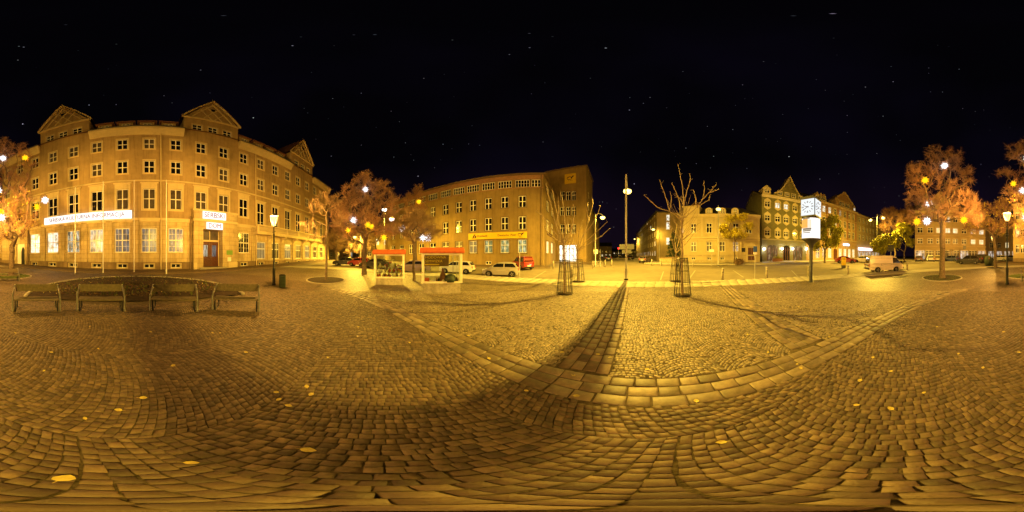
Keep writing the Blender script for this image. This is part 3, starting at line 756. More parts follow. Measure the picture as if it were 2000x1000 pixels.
def window(hs, fr, u0, u1, z0, z1, style='cross', glass='dark_glass', frame='white_frame', fw=0.09, rec=0.13, trim=None, trim_w=0.18, sill=None, hood=0, y=0.0, name='window'):
    w = u1-u0; h = z1-z0; k = ('f', round(w, 2), round(h, 2), style, frame, fw, rec)
    if k not in WC:
        mb = MB(); a, b = -w/2, w/2; y0, y1 = rec, rec+0.06
        mb.box(a, a+fw, y0, y1, 0, h); mb.box(b-fw, b, y0, y1, 0, h); mb.box(a+fw, b-fw, y0, y1, 0, fw); mb.box(a+fw, b-fw, y0, y1, h-fw, h)
        vb, hb = ST[style]
        for i, (f_, t) in enumerate(vb): c = a+w*f_; mb.box(c-t/2, c+t/2, y0+0.006, y1-0.004, fw, h-fw)
        for i, (f_, t) in enumerate(hb): c = h*f_; mb.box(a+fw, b-fw, y0+0.012, y1-0.008, c-t/2, c+t/2)
        WC[k] = mb.mesh('window_frame'); WC[k].materials.append(M[frame])
        gm = MB().quad((a, y1-0.02, 0), (b, y1-0.02, 0), (b, y1-0.02, h), (a, y1-0.02, h)); WC[k+('g',)] = gm
    o = hs.put(name, WC[k], None, fr, ((u0+u1)/2, y, z0))
    kg = k+('g', glass)
    if kg not in WC: WC[kg] = WC[k+('g',)].mesh('glass'); WC[kg].materials.append(M[glass])
    obj('glass', WC[kg], None, o)
    if trim:
        kt = ('t', round(w, 2), round(h, 2), trim, trim_w, hood)
        if kt not in WC:
            mb = MB(); a, b = -w/2, w/2; t = trim_w
            mb.box(a-t, a, -0.05, 0.02, -t, h+t); mb.box(b, b+t, -0.05, 0.02, -t, h+t); mb.box(a, b, -0.05, 0.02, h, h+t); mb.box(a, b, -0.05, 0.02, -t, 0)
            if hood == 1: mb.box(a-t-0.12, b+t+0.12, -0.2, 0.02, h+t, h+t+0.16)
            if hood == 2:                         # raised panel with a cornice above
                mb.box(a-t, b+t, -0.04, 0.02, h+t, h+t+0.55); mb.box(a-t-0.15, b+t+0.15, -0.16, 0.02, h+t+0.55, h+t+0.72)
            if hood == 3:                         # curved points above and below
                mb.prism([(a-t-.12, h+t-.15), (b+t+.12, h+t-.15), (b+t*.4, h+t+.18), (.12, h+t+.62), (0, h+t+.75), (-.12, h+t+.62), (a-t*.4, h+t+.18)], -0.07, 0.02)
                mb.prism([(a-t-.12, -t+.1), (b+t+.12, -t+.1), (b+t*.2, -t-.16), (0, -t-.55), (a-t*.2, -t-.16)][::-1], -0.065, 0.02)
            WC[kt] = mb.mesh('surround'); WC[kt].materials.append(M[trim])
        obj('surround', WC[kt], None, o)
    if sill:
        ks = ('s', round(w, 2), sill)
        if ks not in WC:
            WC[ks] = MB().box(-w/2-0.12, w/2+0.12, -0.14, 0.1, -0.09, -0.005).mesh('sill'); WC[ks].materials.append(M[sill])
        obj('sill', WC[ks], None, o)
    return o
def gable_roof(hs, fr, u0, u1, ze, zr, depth, m='roof_tile', over=0.5, hip=0.0, name='roof'):
    mb = MB(); y0, y1, ym = -over, depth+over, depth/2
    a, b, c, d = (u0-0.2, y0, ze), (u1+0.2, y0, ze), (u1+0.2-hip, ym, zr), (u0-0.2+hip, ym, zr)
    e_, f_ = (u1+0.2, y1, ze), (u0-0.2, y1, ze)
    mb.quad(a, b, c, d); mb.quad(d, c, e_, f_); mb.quad(b, e_, c); mb.quad(a, d, f_); mb.quad(a, f_, e_, b)
    return hs.put(name, mb, m, fr)
def text(body, size, m, parent, loc, rot, extrude=0.01, name='lettering', align='CENTER', sx=1.0, bold=0.0):
    cu = bpy.data.curves.new(name, 'FONT'); cu.body = body; cu.size = size; cu.extrude = extrude; cu.align_x = align; cu.align_y = 'CENTER'; cu.offset = bold
    tmp = bpy.data.objects.new(name, cu); COL.objects.link(tmp); bpy.context.view_layer.update()
    me = bpy.data.meshes.new_from_object(tmp.evaluated_get(bpy.context.evaluated_depsgraph_get())); bpy.data.objects.remove(tmp)
    me.materials.clear(); me.materials.append(M[m] if isinstance(m, str) else m); me.name = name; o = bpy.data.objects.new(name, me); COL.objects.link(o); o.parent = parent
    o.location = loc; o.rotation_euler = rot; o.scale = (sx, 1, 1); return o
UP = (R_(90), 0, 0)

# ---- the long house with three gables (cultural house)
D = 21.4; A0 = az(285.5)
foot = Vector((D*math.sin(A0), D*math.cos(A0))); rt = Vector((math.cos(A0), -math.sin(A0)))
UL, UR = -26.0, 44.0
fD = Frame(foot+rt*UL, foot+rt*UR)
def uD(v): return v-UL                        # v: metres from the point nearest the camera
dom = House('cultural_house', 'long ochre four-storey house with three lattice gables, signs and a balcony', fD)
bays = [uD(0.4+3.55*k) for k in range(-7, 12)]; KB = list(range(-7, 12))
Z = lambda y: zat(y, D)
ops = []; wins = []
for k, c in zip(KB, bays):
    big = k >= 5
    for (zb, zt, w) in ((Z(290.5), Z(270.5), 1.42), (Z(337.6), Z(313.2), 1.42)):
        ops.append((c-w/2, c+w/2, zb, zt)); wins.append((c, w, zb, zt, 'cross', 'curtain_glass' if rng.random() < .18 else 'dark_glass', 'u'))
    zb, zt, w = (8.55, 11.6, 1.6)
    if k >= 5: zb = 6.35
    if k >= -5:
        ops.append((c-w/2, c+w/2, zb, zt)); wins.append((c, w, zb, zt, 'french' if big else 'cross', 'dark_glass' if k < -1 or k > 3 else 'curtain_glass', 'f' if not big else 'b'))
    else:
        ops.append((c-.7, c+.7, 8.8, 11.0)); wins.append((c, 1.4, 8.8, 11.0, 'cross', 'dark_glass', 'u'))
    if k in (2, 3): continue
    if k < -5: continue
    if big: zb, zt, w = 1.65, 4.6, 2.05
    else: zb, zt, w = 2.65, 5.9, 2.06
    ops.append((c-w/2, c+w/2, zb, zt))
    gl = {-5: 'lit_white', -4: 'lit_white', -3: 'lit_office', -2: 'lit_office', -1: 'lit_dim', 0: 'lit_dim', 1: 'lit_dim', 4: 'dark_glass'}.get(k, 'curtain_glass')
    if big: gl = 'lit_blind' if k in (5, 7, 9) else 'curtain_glass'
    wins.append((c, w, zb, zt, 'tbar' if big else 'grid', gl, 'g'))
    if k != 4 or True:
        ops.append((c-0.62, c+0.62, 0.62, 1.12)); wins.append((c, 1.24, 0.62, 1.12, 'one', 'dark_glass', 'c'))
ua, ub = fD.u(33), fD.u(50)                   # arched side door at the far end of the wing
ops.append((ua, ub, 0.2, 4.4))
ZE = Z(251.5)
mb = wall_mb(0, fD.L, 7.0, ZE, [o for o in ops if o[2] > 6], 0.2)
shell(mb, 0, fD.L, -0.5, ZE, 12); dom.put('wall', mb, 'dom_plaster')
mb = wall_mb(0, fD.L, -0.5, 7.0, [o for o in ops if o[2] < 6]+[(fD.u(393)-.02, fD.u(430)+.02, 0.6, 5.87)], 0.3, y=-0.12); 
lower = dom.put('stone_base', mb, 'dom_stone')
for (c, w, zb, zt, st, gl, kind) in wins:
    y = -0.12 if zt < 6.4 else 0.0
    if kind == 'c': window(dom, fD, c-w/2, c+w/2, zb, zt, st, gl, fw=0.06, trim='dom_trim', trim_w=0.1, y=y, rec=0.2, name='cellar_window')
    elif kind == 'g': window(dom, fD, c-w/2, c+w/2, zb, zt, st, gl, fw=0.11, sill='dom_trim', y=y, rec=0.16)
    elif kind == 'f': window(dom, fD, c-w/2, c+w/2, zb, zt, st, gl, trim='dom_trim', trim_w=0.26, hood=2, sill='dom_trim', y=y)
    elif kind == 'b': window(dom, fD, c-w/2, c+w/2, zb, zt, st, gl, trim='dom_trim', trim_w=0.2, hood=1, y=y)
    else: window(dom, fD, c-w/2, c+w/2, zb, zt, st, gl, trim='dom_trim', trim_w=0.2, sill='dom_trim', y=y)
# plinth, pilasters, cornices
pp = [c for c in KB]
def cut_strip(mb, u0, u1, y0, y1, z0, z1, gaps):
    u = u0
    for a, b in sorted(gaps):
        if a > u: mb.box(u, a, y0, y1, z0, z1)
        u = max(u, b)
    if u < u1: mb.box(u, u1, y0, y1, z0, z1)
gaps = [(c-0.8, c+0.8) for k, c in zip(KB, bays) if k >= -5 and k not in (2, 3)]+[(uD(6.2), uD(12.8)), (ua-0.3, ub+0.3)]
bl = MB(); cut_strip(bl, 0, fD.L, -0.24, -0.115, -0.5, 1.37, gaps)
for i in range(0, len(bl.v), 8):
    q = MB(); q.v = bl.v[i:i+8]; q.f = bl.f[:6]; dom.put('plinth', q, 'dom_plinth')
for a, b in gaps:
    if b-a < 2:
        for z0_, z1_ in ((-0.5, 0.5), (1.24, 1.37)): dom.put('plinth', MB().box(a, b, -0.24, -0.115, z0_, z1_), 'dom_plinth')
pil = MB().box(-0.42, 0.42, -0.27, -0.11, 1.37, 6.9).mesh('pilaster'); pil.materials.append(M['dom_stone'])
for k, c in zip(KB, bays):
    if -6 <= k <= 0 or k in (4,) or k >= 5:
        if k in (1, 2, 3): continue
        dom.put('pilaster', pil, None, loc=(c+3.55/2, 0, 0))
mb = MB(); cut_strip(mb, 0, fD.L, -0.36, -0.11, 6.9, 7.22, [(uD(6.2), uD(12.8))]); cut_strip(mb, 0, fD.L, -0.27, -0.11, 6.72, 6.9, [(uD(6.2), uD(12.8))])
dom.put('cornice', mb, 'dom_trim')
mb = MB(); mb.box(0, fD.L, -0.16, 0.0, 12.75, 12.95); dom.put('string_course', mb, 'dom_trim')
# eaves between the gables, roof, dormers
GC = [uD(-12.0), uD(9.3), uD(30.6)]; GW = 4.2
segs = [(-0.3, GC[0]-GW-0.1), (GC[0]+GW+0.1, GC[1]-GW-0.1), (GC[1]+GW+0.1, GC[2]-GW-0.1), (GC[2]+GW+0.1, fD.L+0.3)]
for a, b in segs:
    mb = MB().prism([(-0.0, Z(263)), (-0.18, Z(263)), (-0.42, Z(258)), (-0.72, Z(254)), (-0.72, ZE+0.12), (0, ZE+0.12)], a, b, 'x'); dom.put('eaves', mb, 'dom_trim')
    mb = MB().box(a-0.05, b+0.05, -0.86, -0.70, ZE+0.0, ZE+0.16); dom.put('gutter', mb, 'grey_metal')
mb = MB(); mb.quad((-0.3, -0.6, ZE+0.13), (fD.L+0.3, -0.6, ZE+0.13), (fD.L-3, 6.5, ZE+5.2), (2.7, 6.5, ZE+5.2)); mb.quad((2.7, 6.5, ZE+5.2), (fD.L-3, 6.5, ZE+5.2), (fD.L+0.3, 12.6, ZE+0.13), (-0.3, 12.6, ZE+0.13))
mb.quad((-0.3, -0.6, ZE+0.13), (2.7, 6.5, ZE+5.2), (-0.3, 12.6, ZE+0.13)); mb.quad((fD.L+0.3, -0.6, ZE+0.13), (fD.L-3, 6.5, ZE+5.2), (fD.L+0.3, 12.6, ZE+0.13))
roof = dom.put('roof', mb, 'roof_tile')
for (x0, x1) in ((194, 215), (234, 257), (276, 299), (318, 342), (471, 486), (499, 513), (523, 536), (545, 556)):
    c = (fD.u(x0)+fD.u(x1))/2; w = 1.9
    mb = MB(); wall_mb(-w/2, w/2, 0, 1.55, [(-0.55, 0.55, 0.55, 1.25)], 0.1, mb=mb); mb.quad((-w/2, 0, 0), (-w/2, 2.2, 1.5), (-w/2, 0, 1.5)); mb.quad((w/2, 0, 0), (w/2, 2.2, 1.5), (w/2, 0, 1.5))
    d_ = dom.put('dormer', mb, 'dom_plaster', loc=(c, 0.15, ZE+0.35))
    m2 = MB().box(-w/2-0.35, w/2+0.35, -0.35, 2.6, 1.55, 1.75); obj('dormer_roof', m2.mesh('dormer_roof'), 'roof_tile', d_)
    window(dom, fD, c-0.55, c+0.55, ZE+0.9, ZE+1.6, 'cross', 'dark_glass' if rs.random() < 0.7 else 'curtain_glass', fw=0.07, rec=0.03, y=0.15, name='dormer_window')
    mb = None
for gi, c in enumerate(GC):
    zg = 27.45; za = 34.2
    wo = [(c+d-0.72, c+d+0.72, 24.15, 25.65) for d in (-2.35, 0, 2.35)]
    mb = wall_mb(c-GW, c+GW, ZE-0.0, zg, wo, 0.18, y=-0.0)
    mb.quad((c-GW, 0, ZE), (c-GW, 8, ZE), (c-GW, 8, zg), (c-GW, 0, zg)); mb.quad((c+GW, 0, ZE), (c+GW, 8, ZE), (c+GW, 8, zg), (c+GW, 0, zg))
    mb.quad((c-GW, -0.0, zg), (c+GW, 0, zg), (c, 0, za))
    gb = dom.put('gable', mb, 'dom_plaster')
    for a, b, z0, z1 in wo: window(dom, fD, a, b, z0, z1, 'cross', 'dark_glass', trim='dom_trim', trim_w=0.12, name='gable_window')
    # pediment: raking mouldings, base moulding, lattice of crossing ribs with raised fields
    m2 = MB().box(c-GW-0.25, c+GW+0.25, -0.3, -0.002, zg-0.12, zg+0.12)
    for sgn in (-1, 1):
        m2.prism([(c+sgn*(GW+0.4), zg-0.1), (c+sgn*(GW+0.4), zg+0.25), (c, za+0.35), (c, za-0.05)], -0.34, -0.004)
    obj('pediment_frame', m2.mesh('pediment_frame'), 'dom_trim', gb)
    rib = MB(); hh = za-zg
    def clip(p, q):                            # keep the rib inside the triangle
        out = []
        for i in range(61):
            t = i/60; x = p[0]+(q[0]-p[0])*t; z = p[1]+(q[1]-p[1])*t
            if z > zg+0.15 and abs(x-c) < GW*(1-(z-zg)/hh)-0.15: out.append((x, z))
        return (out[0], out[-1]) if len(out) > 6 else None
    sl = hh/GW
    for k in range(-4, 5):
        for s in (-1, 1):
            x0 = c+k*1.68; r_ = clip((x0-s*8, zg-8*sl), (x0+s*8, zg+8*sl))
            if r_:
                (xa, za_), (xb, zb_) = r_; dx, dz = xb-xa, zb_-za_; q = math.hypot(dx, dz); nx, nz = -dz/q*0.09, dx/q*0.09
                rib.prism([(xa+nx, za_+nz), (xa-nx, za_-nz), (xb-nx, zb_-nz), (xb+nx, zb_+nz)], -0.15 if s > 0 else -0.13, -0.003)
    obj('lattice', rib.mesh('lattice'), 'dom_trim', gb)
    m3 = MB().box(c-0.3, c+0.3, -0.06, -0.003, zg+3.3, zg+3.95); obj('gable_vent', m3.mesh('gable_vent'), 'dark_glass', gb)
    m4 = MB()
    for s in (-1, 1): m4.quad((c+s*(GW+0.45), -0.4, zg+0.16), (c, -0.4, za+0.38), (c, 9, za+0.38), (c+s*(GW+0.45), 9, zg+0.16))
    dom.put('gable_roof', m4, 'roof_tile')
    m5 = MB().tube([(c, 0, za+0.3), (c, 0, za+1.2)], 0.04, 6).ball((c, 0, za+0.9), 0.1); dom.put('finial', m5, 'grey_metal')
# downpipes
for px in (57, 314, 371, 498):
    u = fD.u(px); zt = ZE-0.1 if px in (314, 498) else 7.6
    mb = MB().tube([(u, -0.42, -0.2), (u, -0.42, 6.6), (u, -0.46, 7.0), (u, -0.22, 7.6), (u, -0.22, zt), (u, -0.6, ZE)] if zt > 8 else [(u, -0.42, -0.2), (u, -0.42, zt)], 0.085, 8)
    dom.put('downpipe', mb, 'dom_trim' if px in (314, 498) else 'dom_plinth')
# portal with recessed double door
pa, pb = uD(6.2), uD(12.8); da, db = fD.u(393), fD.u(430); zt_ = 5.85
mb = wall_mb(pa, pb, -0.5, 8.6, [(da, db, 0.62, zt_)], 1.3, y=-0.85)
mb.quad((pa, -0.85, -0.5), (pa, 0, -0.5), (pa, 0, 8.6), (pa, -0.85, 8.6)); mb.quad((pb, -0.85, -0.5), (pb, 0, -0.5), (pb, 0, 8.6), (pb, -0.85, 8.6)); mb.quad((pa, -0.85, 8.6), (pb, -0.85, 8.6), (pb, 0, 8.6), (pa, 0, 8.6))
portal = dom.put('portal', mb, 'dom_stone')
for b6, nm_ in (((pa-0.12, pb+0.12, -1.0, -0.84, 6.9, 7.2), 'portal_moulding'), ((pa-0.1, pb+0.1, -0.97, -0.84, 8.35, 8.62), 'portal_moulding'), ((pa-0.05, da-0.9, -0.94, -0.84, -0.5, 1.3), 'portal_plinth'), ((db+0.9, pb+0.05, -0.94, -0.84, -0.5, 1.3), 'portal_plinth')):
    obj(nm_, MB().box(*b6).mesh(nm_), 'dom_trim', portal)
for i in range(3):
    mb = MB().box(da-0.7+i*0.1, db+0.7-i*0.1, -1.75+i*0.32, 0.2, 0.2+i*0.15, 0.345+i*0.15); dom.put('step', mb, 'kerb')
dm = (da+db)/2; dw = (db-da)/2
mb = MB().box(da, db, 0.43, 0.5, 4.25, 4.5).box(da, da+0.12, 0.43, 0.5, 0.66, zt_).box(db-0.12, db, 0.43, 0.5, 0.66, zt_).box(dm-0.05, dm+0.05, 0.435, 0.495, 4.5, zt_)
dom.put('door_frame', mb, 'dom_trim')
dom.put('transom_window', MB().quad((da, 0.47, 4.5), (db, 0.47, 4.5), (db, 0.47, zt_), (da, 0.47, zt_)), 'curtain_glass')
for s, (a, b) in enumerate(((da+0.12, dm-0.01), (dm+0.01, db-0.12))):
    mb = wall_mb(a, b, 0.66, 4.25, [(a+0.32, b-0.32, 2.1, 3.75)], 0.06, y=0.42); mb.box(a+0.25, b-0.25, 0.39, 0.42, 0.95, 1.75); mb.quad((a, 0.5, .66), (b, .5, .66), (b, .5, 2.1), (a, .5, 2.1))
    lf = dom.put('door', mb, 'door_wood')
    obj('door_glass', MB().quad((a+0.3, 0.475, 2.05), (b-0.3, 0.475, 2.05), (b-0.3, 0.475, 3.8), (a+0.3, 0.475, 3.8)).mesh('door_glass'), 'lit_office' if s == 0 else 'lit_dim', lf)
    gm = MB()
    for q in range(1, 5): x = a+0.32+(b-a-0.64)*q/5; gm.box(x-0.012, x+0.012, 0.43, 0.45, 2.1, 3.75)
    obj('door_grille', gm.mesh('door_grille'), 'black_iron', lf)
    hx = b-0.12 if s == 0 else a+0.12
    obj('handle', MB().tube([(hx, 0.41, 2.0), (hx, 0.34, 2.0), (hx, 0.34, 2.35), (hx, 0.41, 2.35)], 0.02, 6).mesh('handle'), 'galvanised', lf)
mb = MB().box(pb-1.75, pb-0.75, -0.875, -0.852, 2.35, 3.0); dom.put('notice_plate', mb, mat('plate_green', (0.16, 0.30, 0.06), 0.5, 0.1, 3))
mb = MB().box(pb-1.6, pb-1.0, -0.875, -0.852, 1.4, 2.0); dom.put('notice_plate', mb, 'white_paint')
# arched door in the wing
mb = MB().box(ua-0.02, ub+0.02, 0.12, 0.16, 0.2, 4.4); dom.put('white_niche', mb, 'white_paint')
uc = ua+(ub-ua)*0.68; aw = 0.42
arc_ = [(uc-aw, 0.3), (uc+aw, 0.3), (uc+aw, 2.7)]+[(uc+aw*math.cos(t), 2.7+1.1*math.sin(t)) for t in np.linspace(0.2, math.pi-0.2, 9)]+[(uc-aw, 2.7)]
dom.put('arched_door', MB().prism(arc_, 0.08, 0.115), 'black_iron')
# balcony with balusters and brackets
ba, bb = fD.u(493), fD.u(633); zf = 5.75
bal = dom.put('balcony', MB().box(ba, bb, -1.35, -0.13, zf, zf+0.32).box(ba-0.06, bb+0.06, -1.42, -0.13, zf+0.22, zf+0.36), 'dom_trim')
obj('balcony_rail', MB().box(ba-0.03, bb+0.03, -1.40, -1.16, zf+1.42, zf+1.58).box(ba, bb, -1.37, -1.2, zf+0.36, zf+0.5).mesh('balcony_rail'), 'dom_trim', bal)
nb = int((bb-ba)/0.24); bm_ = MB().lathe([(0.05, 0), (0.085, 0.2), (0.05, 0.62), (0.07, 0.92)], 6).mesh('baluster'); bm_.materials.append(M['dom_trim'])
posts = set(range(0, nb+1, 15))
for i in range(nb+1):
    u = ba+0.15+(bb-ba-0.3)*i/nb
    if i in posts: obj('baluster_post', MB().box(u-0.16, u+0.16, -1.39, -1.17, zf+0.36, zf+1.6).mesh('baluster_post'), 'dom_trim', bal)
    else: obj('baluster', bm_, None, bal, (u, -1.28, zf+0.5))
for k, c in zip(KB, bays):
    if k >= 5: dom.put('bracket', MB().prism([(-0.12, zf), (-1.15, zf), (-1.15, zf-0.2), (-0.5, zf-0.5), (-0.27, zf-1.0), (-0.12, zf-1.0)], c+1.55, c+2.0, 'x'), 'dom_trim')
# lit signs
sa, sb = fD.u(90), fD.u(258); cz = (7.14+8.25)/2
sg = thing('illuminated_sign', 'long white lit sign reading SERBSKA KULTURNA INFORMACIJA above the ground-floor windows', 'sign', tuple(fD.world((sa+sb)/2, -0.37, cz)), fD.rz)
obj('light_box', MB().box(-(sb-sa)/2, (sb-sa)/2, -0.12, 0.0, -0.55, 0.55).mesh('light_box'), 'sign_white', sg)
t_ = text('SERBSKA KULTURNA INFORMACIJA', 0.86, 'letter_purple', sg, (0, -0.15, -0.02), UP, 0.02, sx=0.83, bold=0.0)
for body, x0, x1, yt, yb, lab in (('SERBSKI', 397, 440, 415, 429, 'upper lit sign reading SERBSKI over the entrance'), ('DOM', 404, 434, 435.5, 448.5, 'small lit sign reading DOM just above the doorway')):
    a, b = fD.u(x0), fD.u(x1); r_ = fD.r((x0+x1)/2)-0.95; z0, z1 = zat(yb, r_), zat(yt, r_); m = (a+b)/2-0.45
    s_ = thing('illuminated_sign', lab, 'sign', tuple(fD.world(m, -1.0, (z0+z1)/2)), fD.rz)
    obj('light_box', MB().box(-(b-a)/2, (b-a)/2, -0.08, 0, -(z1-z0)/2, (z1-z0)/2).mesh('light_box'), 'sign_white', s_)
    text(body, 0.98*(z1-z0), 'letter_purple', s_, (0, -0.1, -0.01), UP, 0.02, sx=0.86, bold=0.0)
strip('house_pavement', fD.world(0, 0), fD.world(fD.L, 0), -0.5, 4.2, 'walk', 0.06, 6)

# ---- post office
Zp = 10.2
def ptP(px, py): r = Zp/math.tan(el(py)); a = az(px); return Vector((r*math.sin(a), r*math.cos(a)))
q0 = Vector((0.1625, 2.582))*Zp; q1 = Vector((-1.516, 2.876))*Zp
dirp = (q0-q1).normalized()
def onl(px):
    a = az(px); v = Vector((math.sin(a), math.cos(a))); den = v.x*dirp.y-v.y*dirp.x; return v*((q0.x*dirp.y-q0.y*dirp.x)/den)
fP = Frame(onl(752), onl(1061))
post = House('post_office', 'brown four-storey post office with corner tower and yellow signs', fP)
ref = 986; rr_ = fP.r(ref); zp = lambda y: zat(y, rr_)
lv = [(zp(494), zp(468.5), 1.45), (zp(449), zp(424), 1.22), (zp(406), zp(384.2), 1.22)]
cols = [1020.4, 986, 954, 923.8, 896.3, 870.3, 845.5, 823, 803, 784.5, 768]
cu_ = [fP.u(c) for c in cols]; ops = []
glp = ['lit_green', 'lit_green', 'lit_green', 'lit_blind', 'curtain_glass', 'curtain_glass', 'dark_glass', 'dark_glass', 'curtain_glass', 'dark_glass', 'dark_glass']
ztop = zp(344.5); zs0, zs1 = zp(367.5), zp(353.5); todo = []
for i, c in enumerate(cu_):
    for j, (a, b, w) in enumerate(lv): ops.append((c-w/2, c+w/2, a, b)); todo.append((c, w, a, b, 'cross' if j else 'cross_thin', glp[i] if j == 0 else ('curtain_glass' if rng.random() < .15 else 'dark_glass'), j))
    w5 = 2.3 if i else 2.3; ops.append((c-w5/2, c+w5/2, zs0, zs1)); todo.append((c, w5, zs0, zs1, 'five', 'dark_glass', 5))
    if i % 2 == 0: ops.append((c-0.5, c+0.5, 0.75, 1.3)); todo.append((c, 1.0, 0.75, 1.3, 'one', 'dark_glass', 6))
c5 = fP.L-1.15; ops.append((c5-0.75, c5+0.75, zs0, zs1)); todo.append((c5, 1.5, zs0, zs1, 'three', 'dark_glass', 5))
mb = wall_mb(0, fP.L, -0.5, ztop, ops, 0.2); post.put('wall', mb, 'post_plaster')
for c, w, a, b, st, gl, j in todo:
    window(post, fP, c-w/2, c+w/2, a, b, st, gl, fw=0.08, trim='post_trim' if j < 5 else None, trim_w=0.1, sill='post_trim' if j < 5 else None, rec=0.1 if j < 5 else 0.06, name='window' if j < 6 else 'cellar_window')
post.put('frieze', MB().box(0, fP.L+0.05, -0.06, -0.003, zs1+0.12, ztop-0.02).box(0, fP.L+0.05, -0.1, -0.003, zs0-0.22, zs0-0.06), 'post_frieze')
post.put('plinth', MB().box(0, fP.L+0.06, -0.1, -0.003, -0.5, 0.72), 'post_trim')
post.put('downpipe', MB().tube([(fP.L-0.35, -0.1, -0.3), (fP.L-0.35, -0.1, ztop)], 0.08, 8), 'post_trim')
# second front round the corner, tower front and side, rear wing
Zt = 21.2
def ptT(px, py): r = Zt/math.tan(el(py)); a = az(px); return Vector((r*math.sin(a), r*math.cos(a)))
T1 = ptT(1145, 325); T0 = ptT(1066, 338); T2 = ptT(1157, 355)
fT = Frame(T0, T1); tl = fT.world(fT.u(1085.5), 0)
fS = Frame(fP.world(fP.L, 0), tl); fT2 = Frame(T1, T2)
ops = []; todo = []
for f_ in (0.28, 0.62):
    c = fS.L*f_
    for j, (a, b, w) in enumerate(lv): ops.append((c-1.0, c+1.0, a, b)); todo.append((c, 2.0, a, b, 'three', 'lit_warm' if j == 0 else 'curtain_glass'))
    ops.append((c-1.4, c+1.4, zs0, zs1)); todo.append((c, 2.8, zs0, zs1, 'five', 'dark_glass'))
post.put('side_wall', wall_mb(0, fS.L, -0.5, ztop, ops, 0.2), 'post_plaster', fS)
for c, w, a, b, st, gl in todo: window(post, fS, c-w/2, c+w/2, a, b, st, gl, trim='post_trim', trim_w=0.1, rec=0.1)
ztw = Zt+H; ops = []; todo = []
for yt, yb in ((374, 391), (404, 421), (438, 456)):
    for x0, x1 in ((1094, 1103), (1105.5, 1114), (1116.5, 1125)):
        a, b, c, d = fT.rect(x0, x1, yt, yb); ops.append((a, b, c, d)); todo.append((a, b, c, d))
ea, eb, ec, ed = fT.rect(1092, 1126, 479, 504); ops.append((ea, eb, 0.95, ed))
post.put('tower_wall', wall_mb(0, fT.L, -0.5, ztw, ops, 0.25), 'post_plaster', fT)
for a, b, c, d in todo: window(post, fT, a, b, c, d, 'cross_thin', 'dark_glass', trim='post_trim', trim_w=0.1)
ops = []; todo = []
for yt in (375, 398, 420):
    a, b, c, d = fT2.rect(1148, 1151, yt, yt+14); ops.append((a, b, c, d))
post.put('tower_side', wall_mb(0, fT2.L, -0.5, ztw, ops, 0.25), 'post_plaster', fT2)
for a, b, c, d in ops: window(post, fT2, a, b, c, d, 'cross_thin', 'dark_glass', trim='post_trim', trim_w=0.1)
fW = Frame(fT2.world(fT2.L, 1.0), fT2.world(fT2.L+26, 1.0))
ops = [(3+i*3.2, 4.3+i*3.2, z0, z1) for i in range(7) for (z0, z1) in ((3.0, 5.2), (7.2, 9.4), (11.2, 13.4))]
post.put('rear_wall', wall_mb(0, 26, -0.5, 16.0, ops, 0.2), 'post_plaster', fW)
for a, b, c, d in ops: window(post, fW, a, b, c, d, 'cross', 'dark_glass')
# roofs
A, B, Cc = fP.world(0, 0), fP.world(fP.L, 0), tl
over = MB(); e1 = fP.world(-0.4, -0.45); e2 = fP.world(fP.L+0.45, -0.45); e3 = fS.world(fS.L, -0.45); e4 = fP.world(fP.L, 14); e5 = fP.world(-0.4, 14)
o3 = lambda p, z: (p.x-fP.P0.x, p.y-fP.P0.y, z)
pts = [e1, e2, e3, e4, e5]
over.v = [o3(p, ztop) for p in pts]+[o3(p, ztop+0.22) for p in pts]+[o3(fP.world(fP.L*0.5, 7), ztop+2.2)]
over.f = [(0, 1, 2, 3, 4)]+[(i, (i+1) % 5, 5+(i+1) % 5, 5+i) for i in range(5)]+[(5+i, 5+(i+1) % 5, 10) for i in range(5)]
obj('roof', over.mesh('roof'), 'post_trim', post.t)
over = MB(); ctr = (T0+T2)/2; pts = [T0, T1, T2, T0+T2-T1]; P4 = [Vector((ctr.x+(p.x-ctr.x)*1.06, ctr.y+(p.y-ctr.y)*1.06)) for p in pts]
over.v = [o3(p, ztw) for p in P4]+[o3(p, ztw+0.3) for p in P4]+[o3(ctr, ztw+1.8)]
over.f = [(0, 1, 2, 3)]+[(i, (i+1) % 4, 4+(i+1) % 4, 4+i) for i in range(4)]+[(4+i, 4+(i+1) % 4, 8) for i in range(4)]
obj('tower_roof', over.mesh('tower_roof'), 'post_trim', post.t)
post.put('rear_roof', MB().box(-0.5, 26.5, -0.5, 10, 16.0, 16.35), 'roof_dark', fW)
p5 = T0+T2-T1; e0 = fP.world(0, 13)          # plain back walls
for a, b, z in ((T0, p5, ztw), (p5, T2, ztw), (A, e0, ztop)): obj('back_wall', MB().quad(o3(a, -.5), o3(b, -.5), o3(b, z), o3(a, z)).mesh('back_wall'), 'post_plaster', post.t)
# lit hall behind glass doors
hall = post.put('entrance_hall', MB().quad((ea, 3.0, 0.95), (eb, 3.0, 0.95), (eb, 3.0, ed), (ea, 3.0, ed)).quad((ea, .25, ed), (eb, .25, ed), (eb, 3, ed), (ea, 3, ed)).quad((ea, .25, .95), (ea, 3, .95), (ea, 3, ed), (ea, .25, ed)).quad((eb, .25, .95), (eb, 3, .95), (eb, 3, ed), (eb, .25, ed)), 'hall_white', fT)
mb = MB(); w = eb-ea
for i in range(6): x = ea+w*i/5; mb.box(x-0.06, x+0.06, 0.1, 0.2, 0.95, ed)
mb.box(ea, eb, 0.1, 0.19, ed-0.85, ed-0.75); mb.box(ea, eb, 0.1, 0.19, 2.3, 2.36); post.put('glass_door', mb, 'grey_metal', fT)
post.put('step', MB().box(ea-1.6, eb+1.6, -2.2, 0.0, 0.3, 0.92), 'kerb', fT)
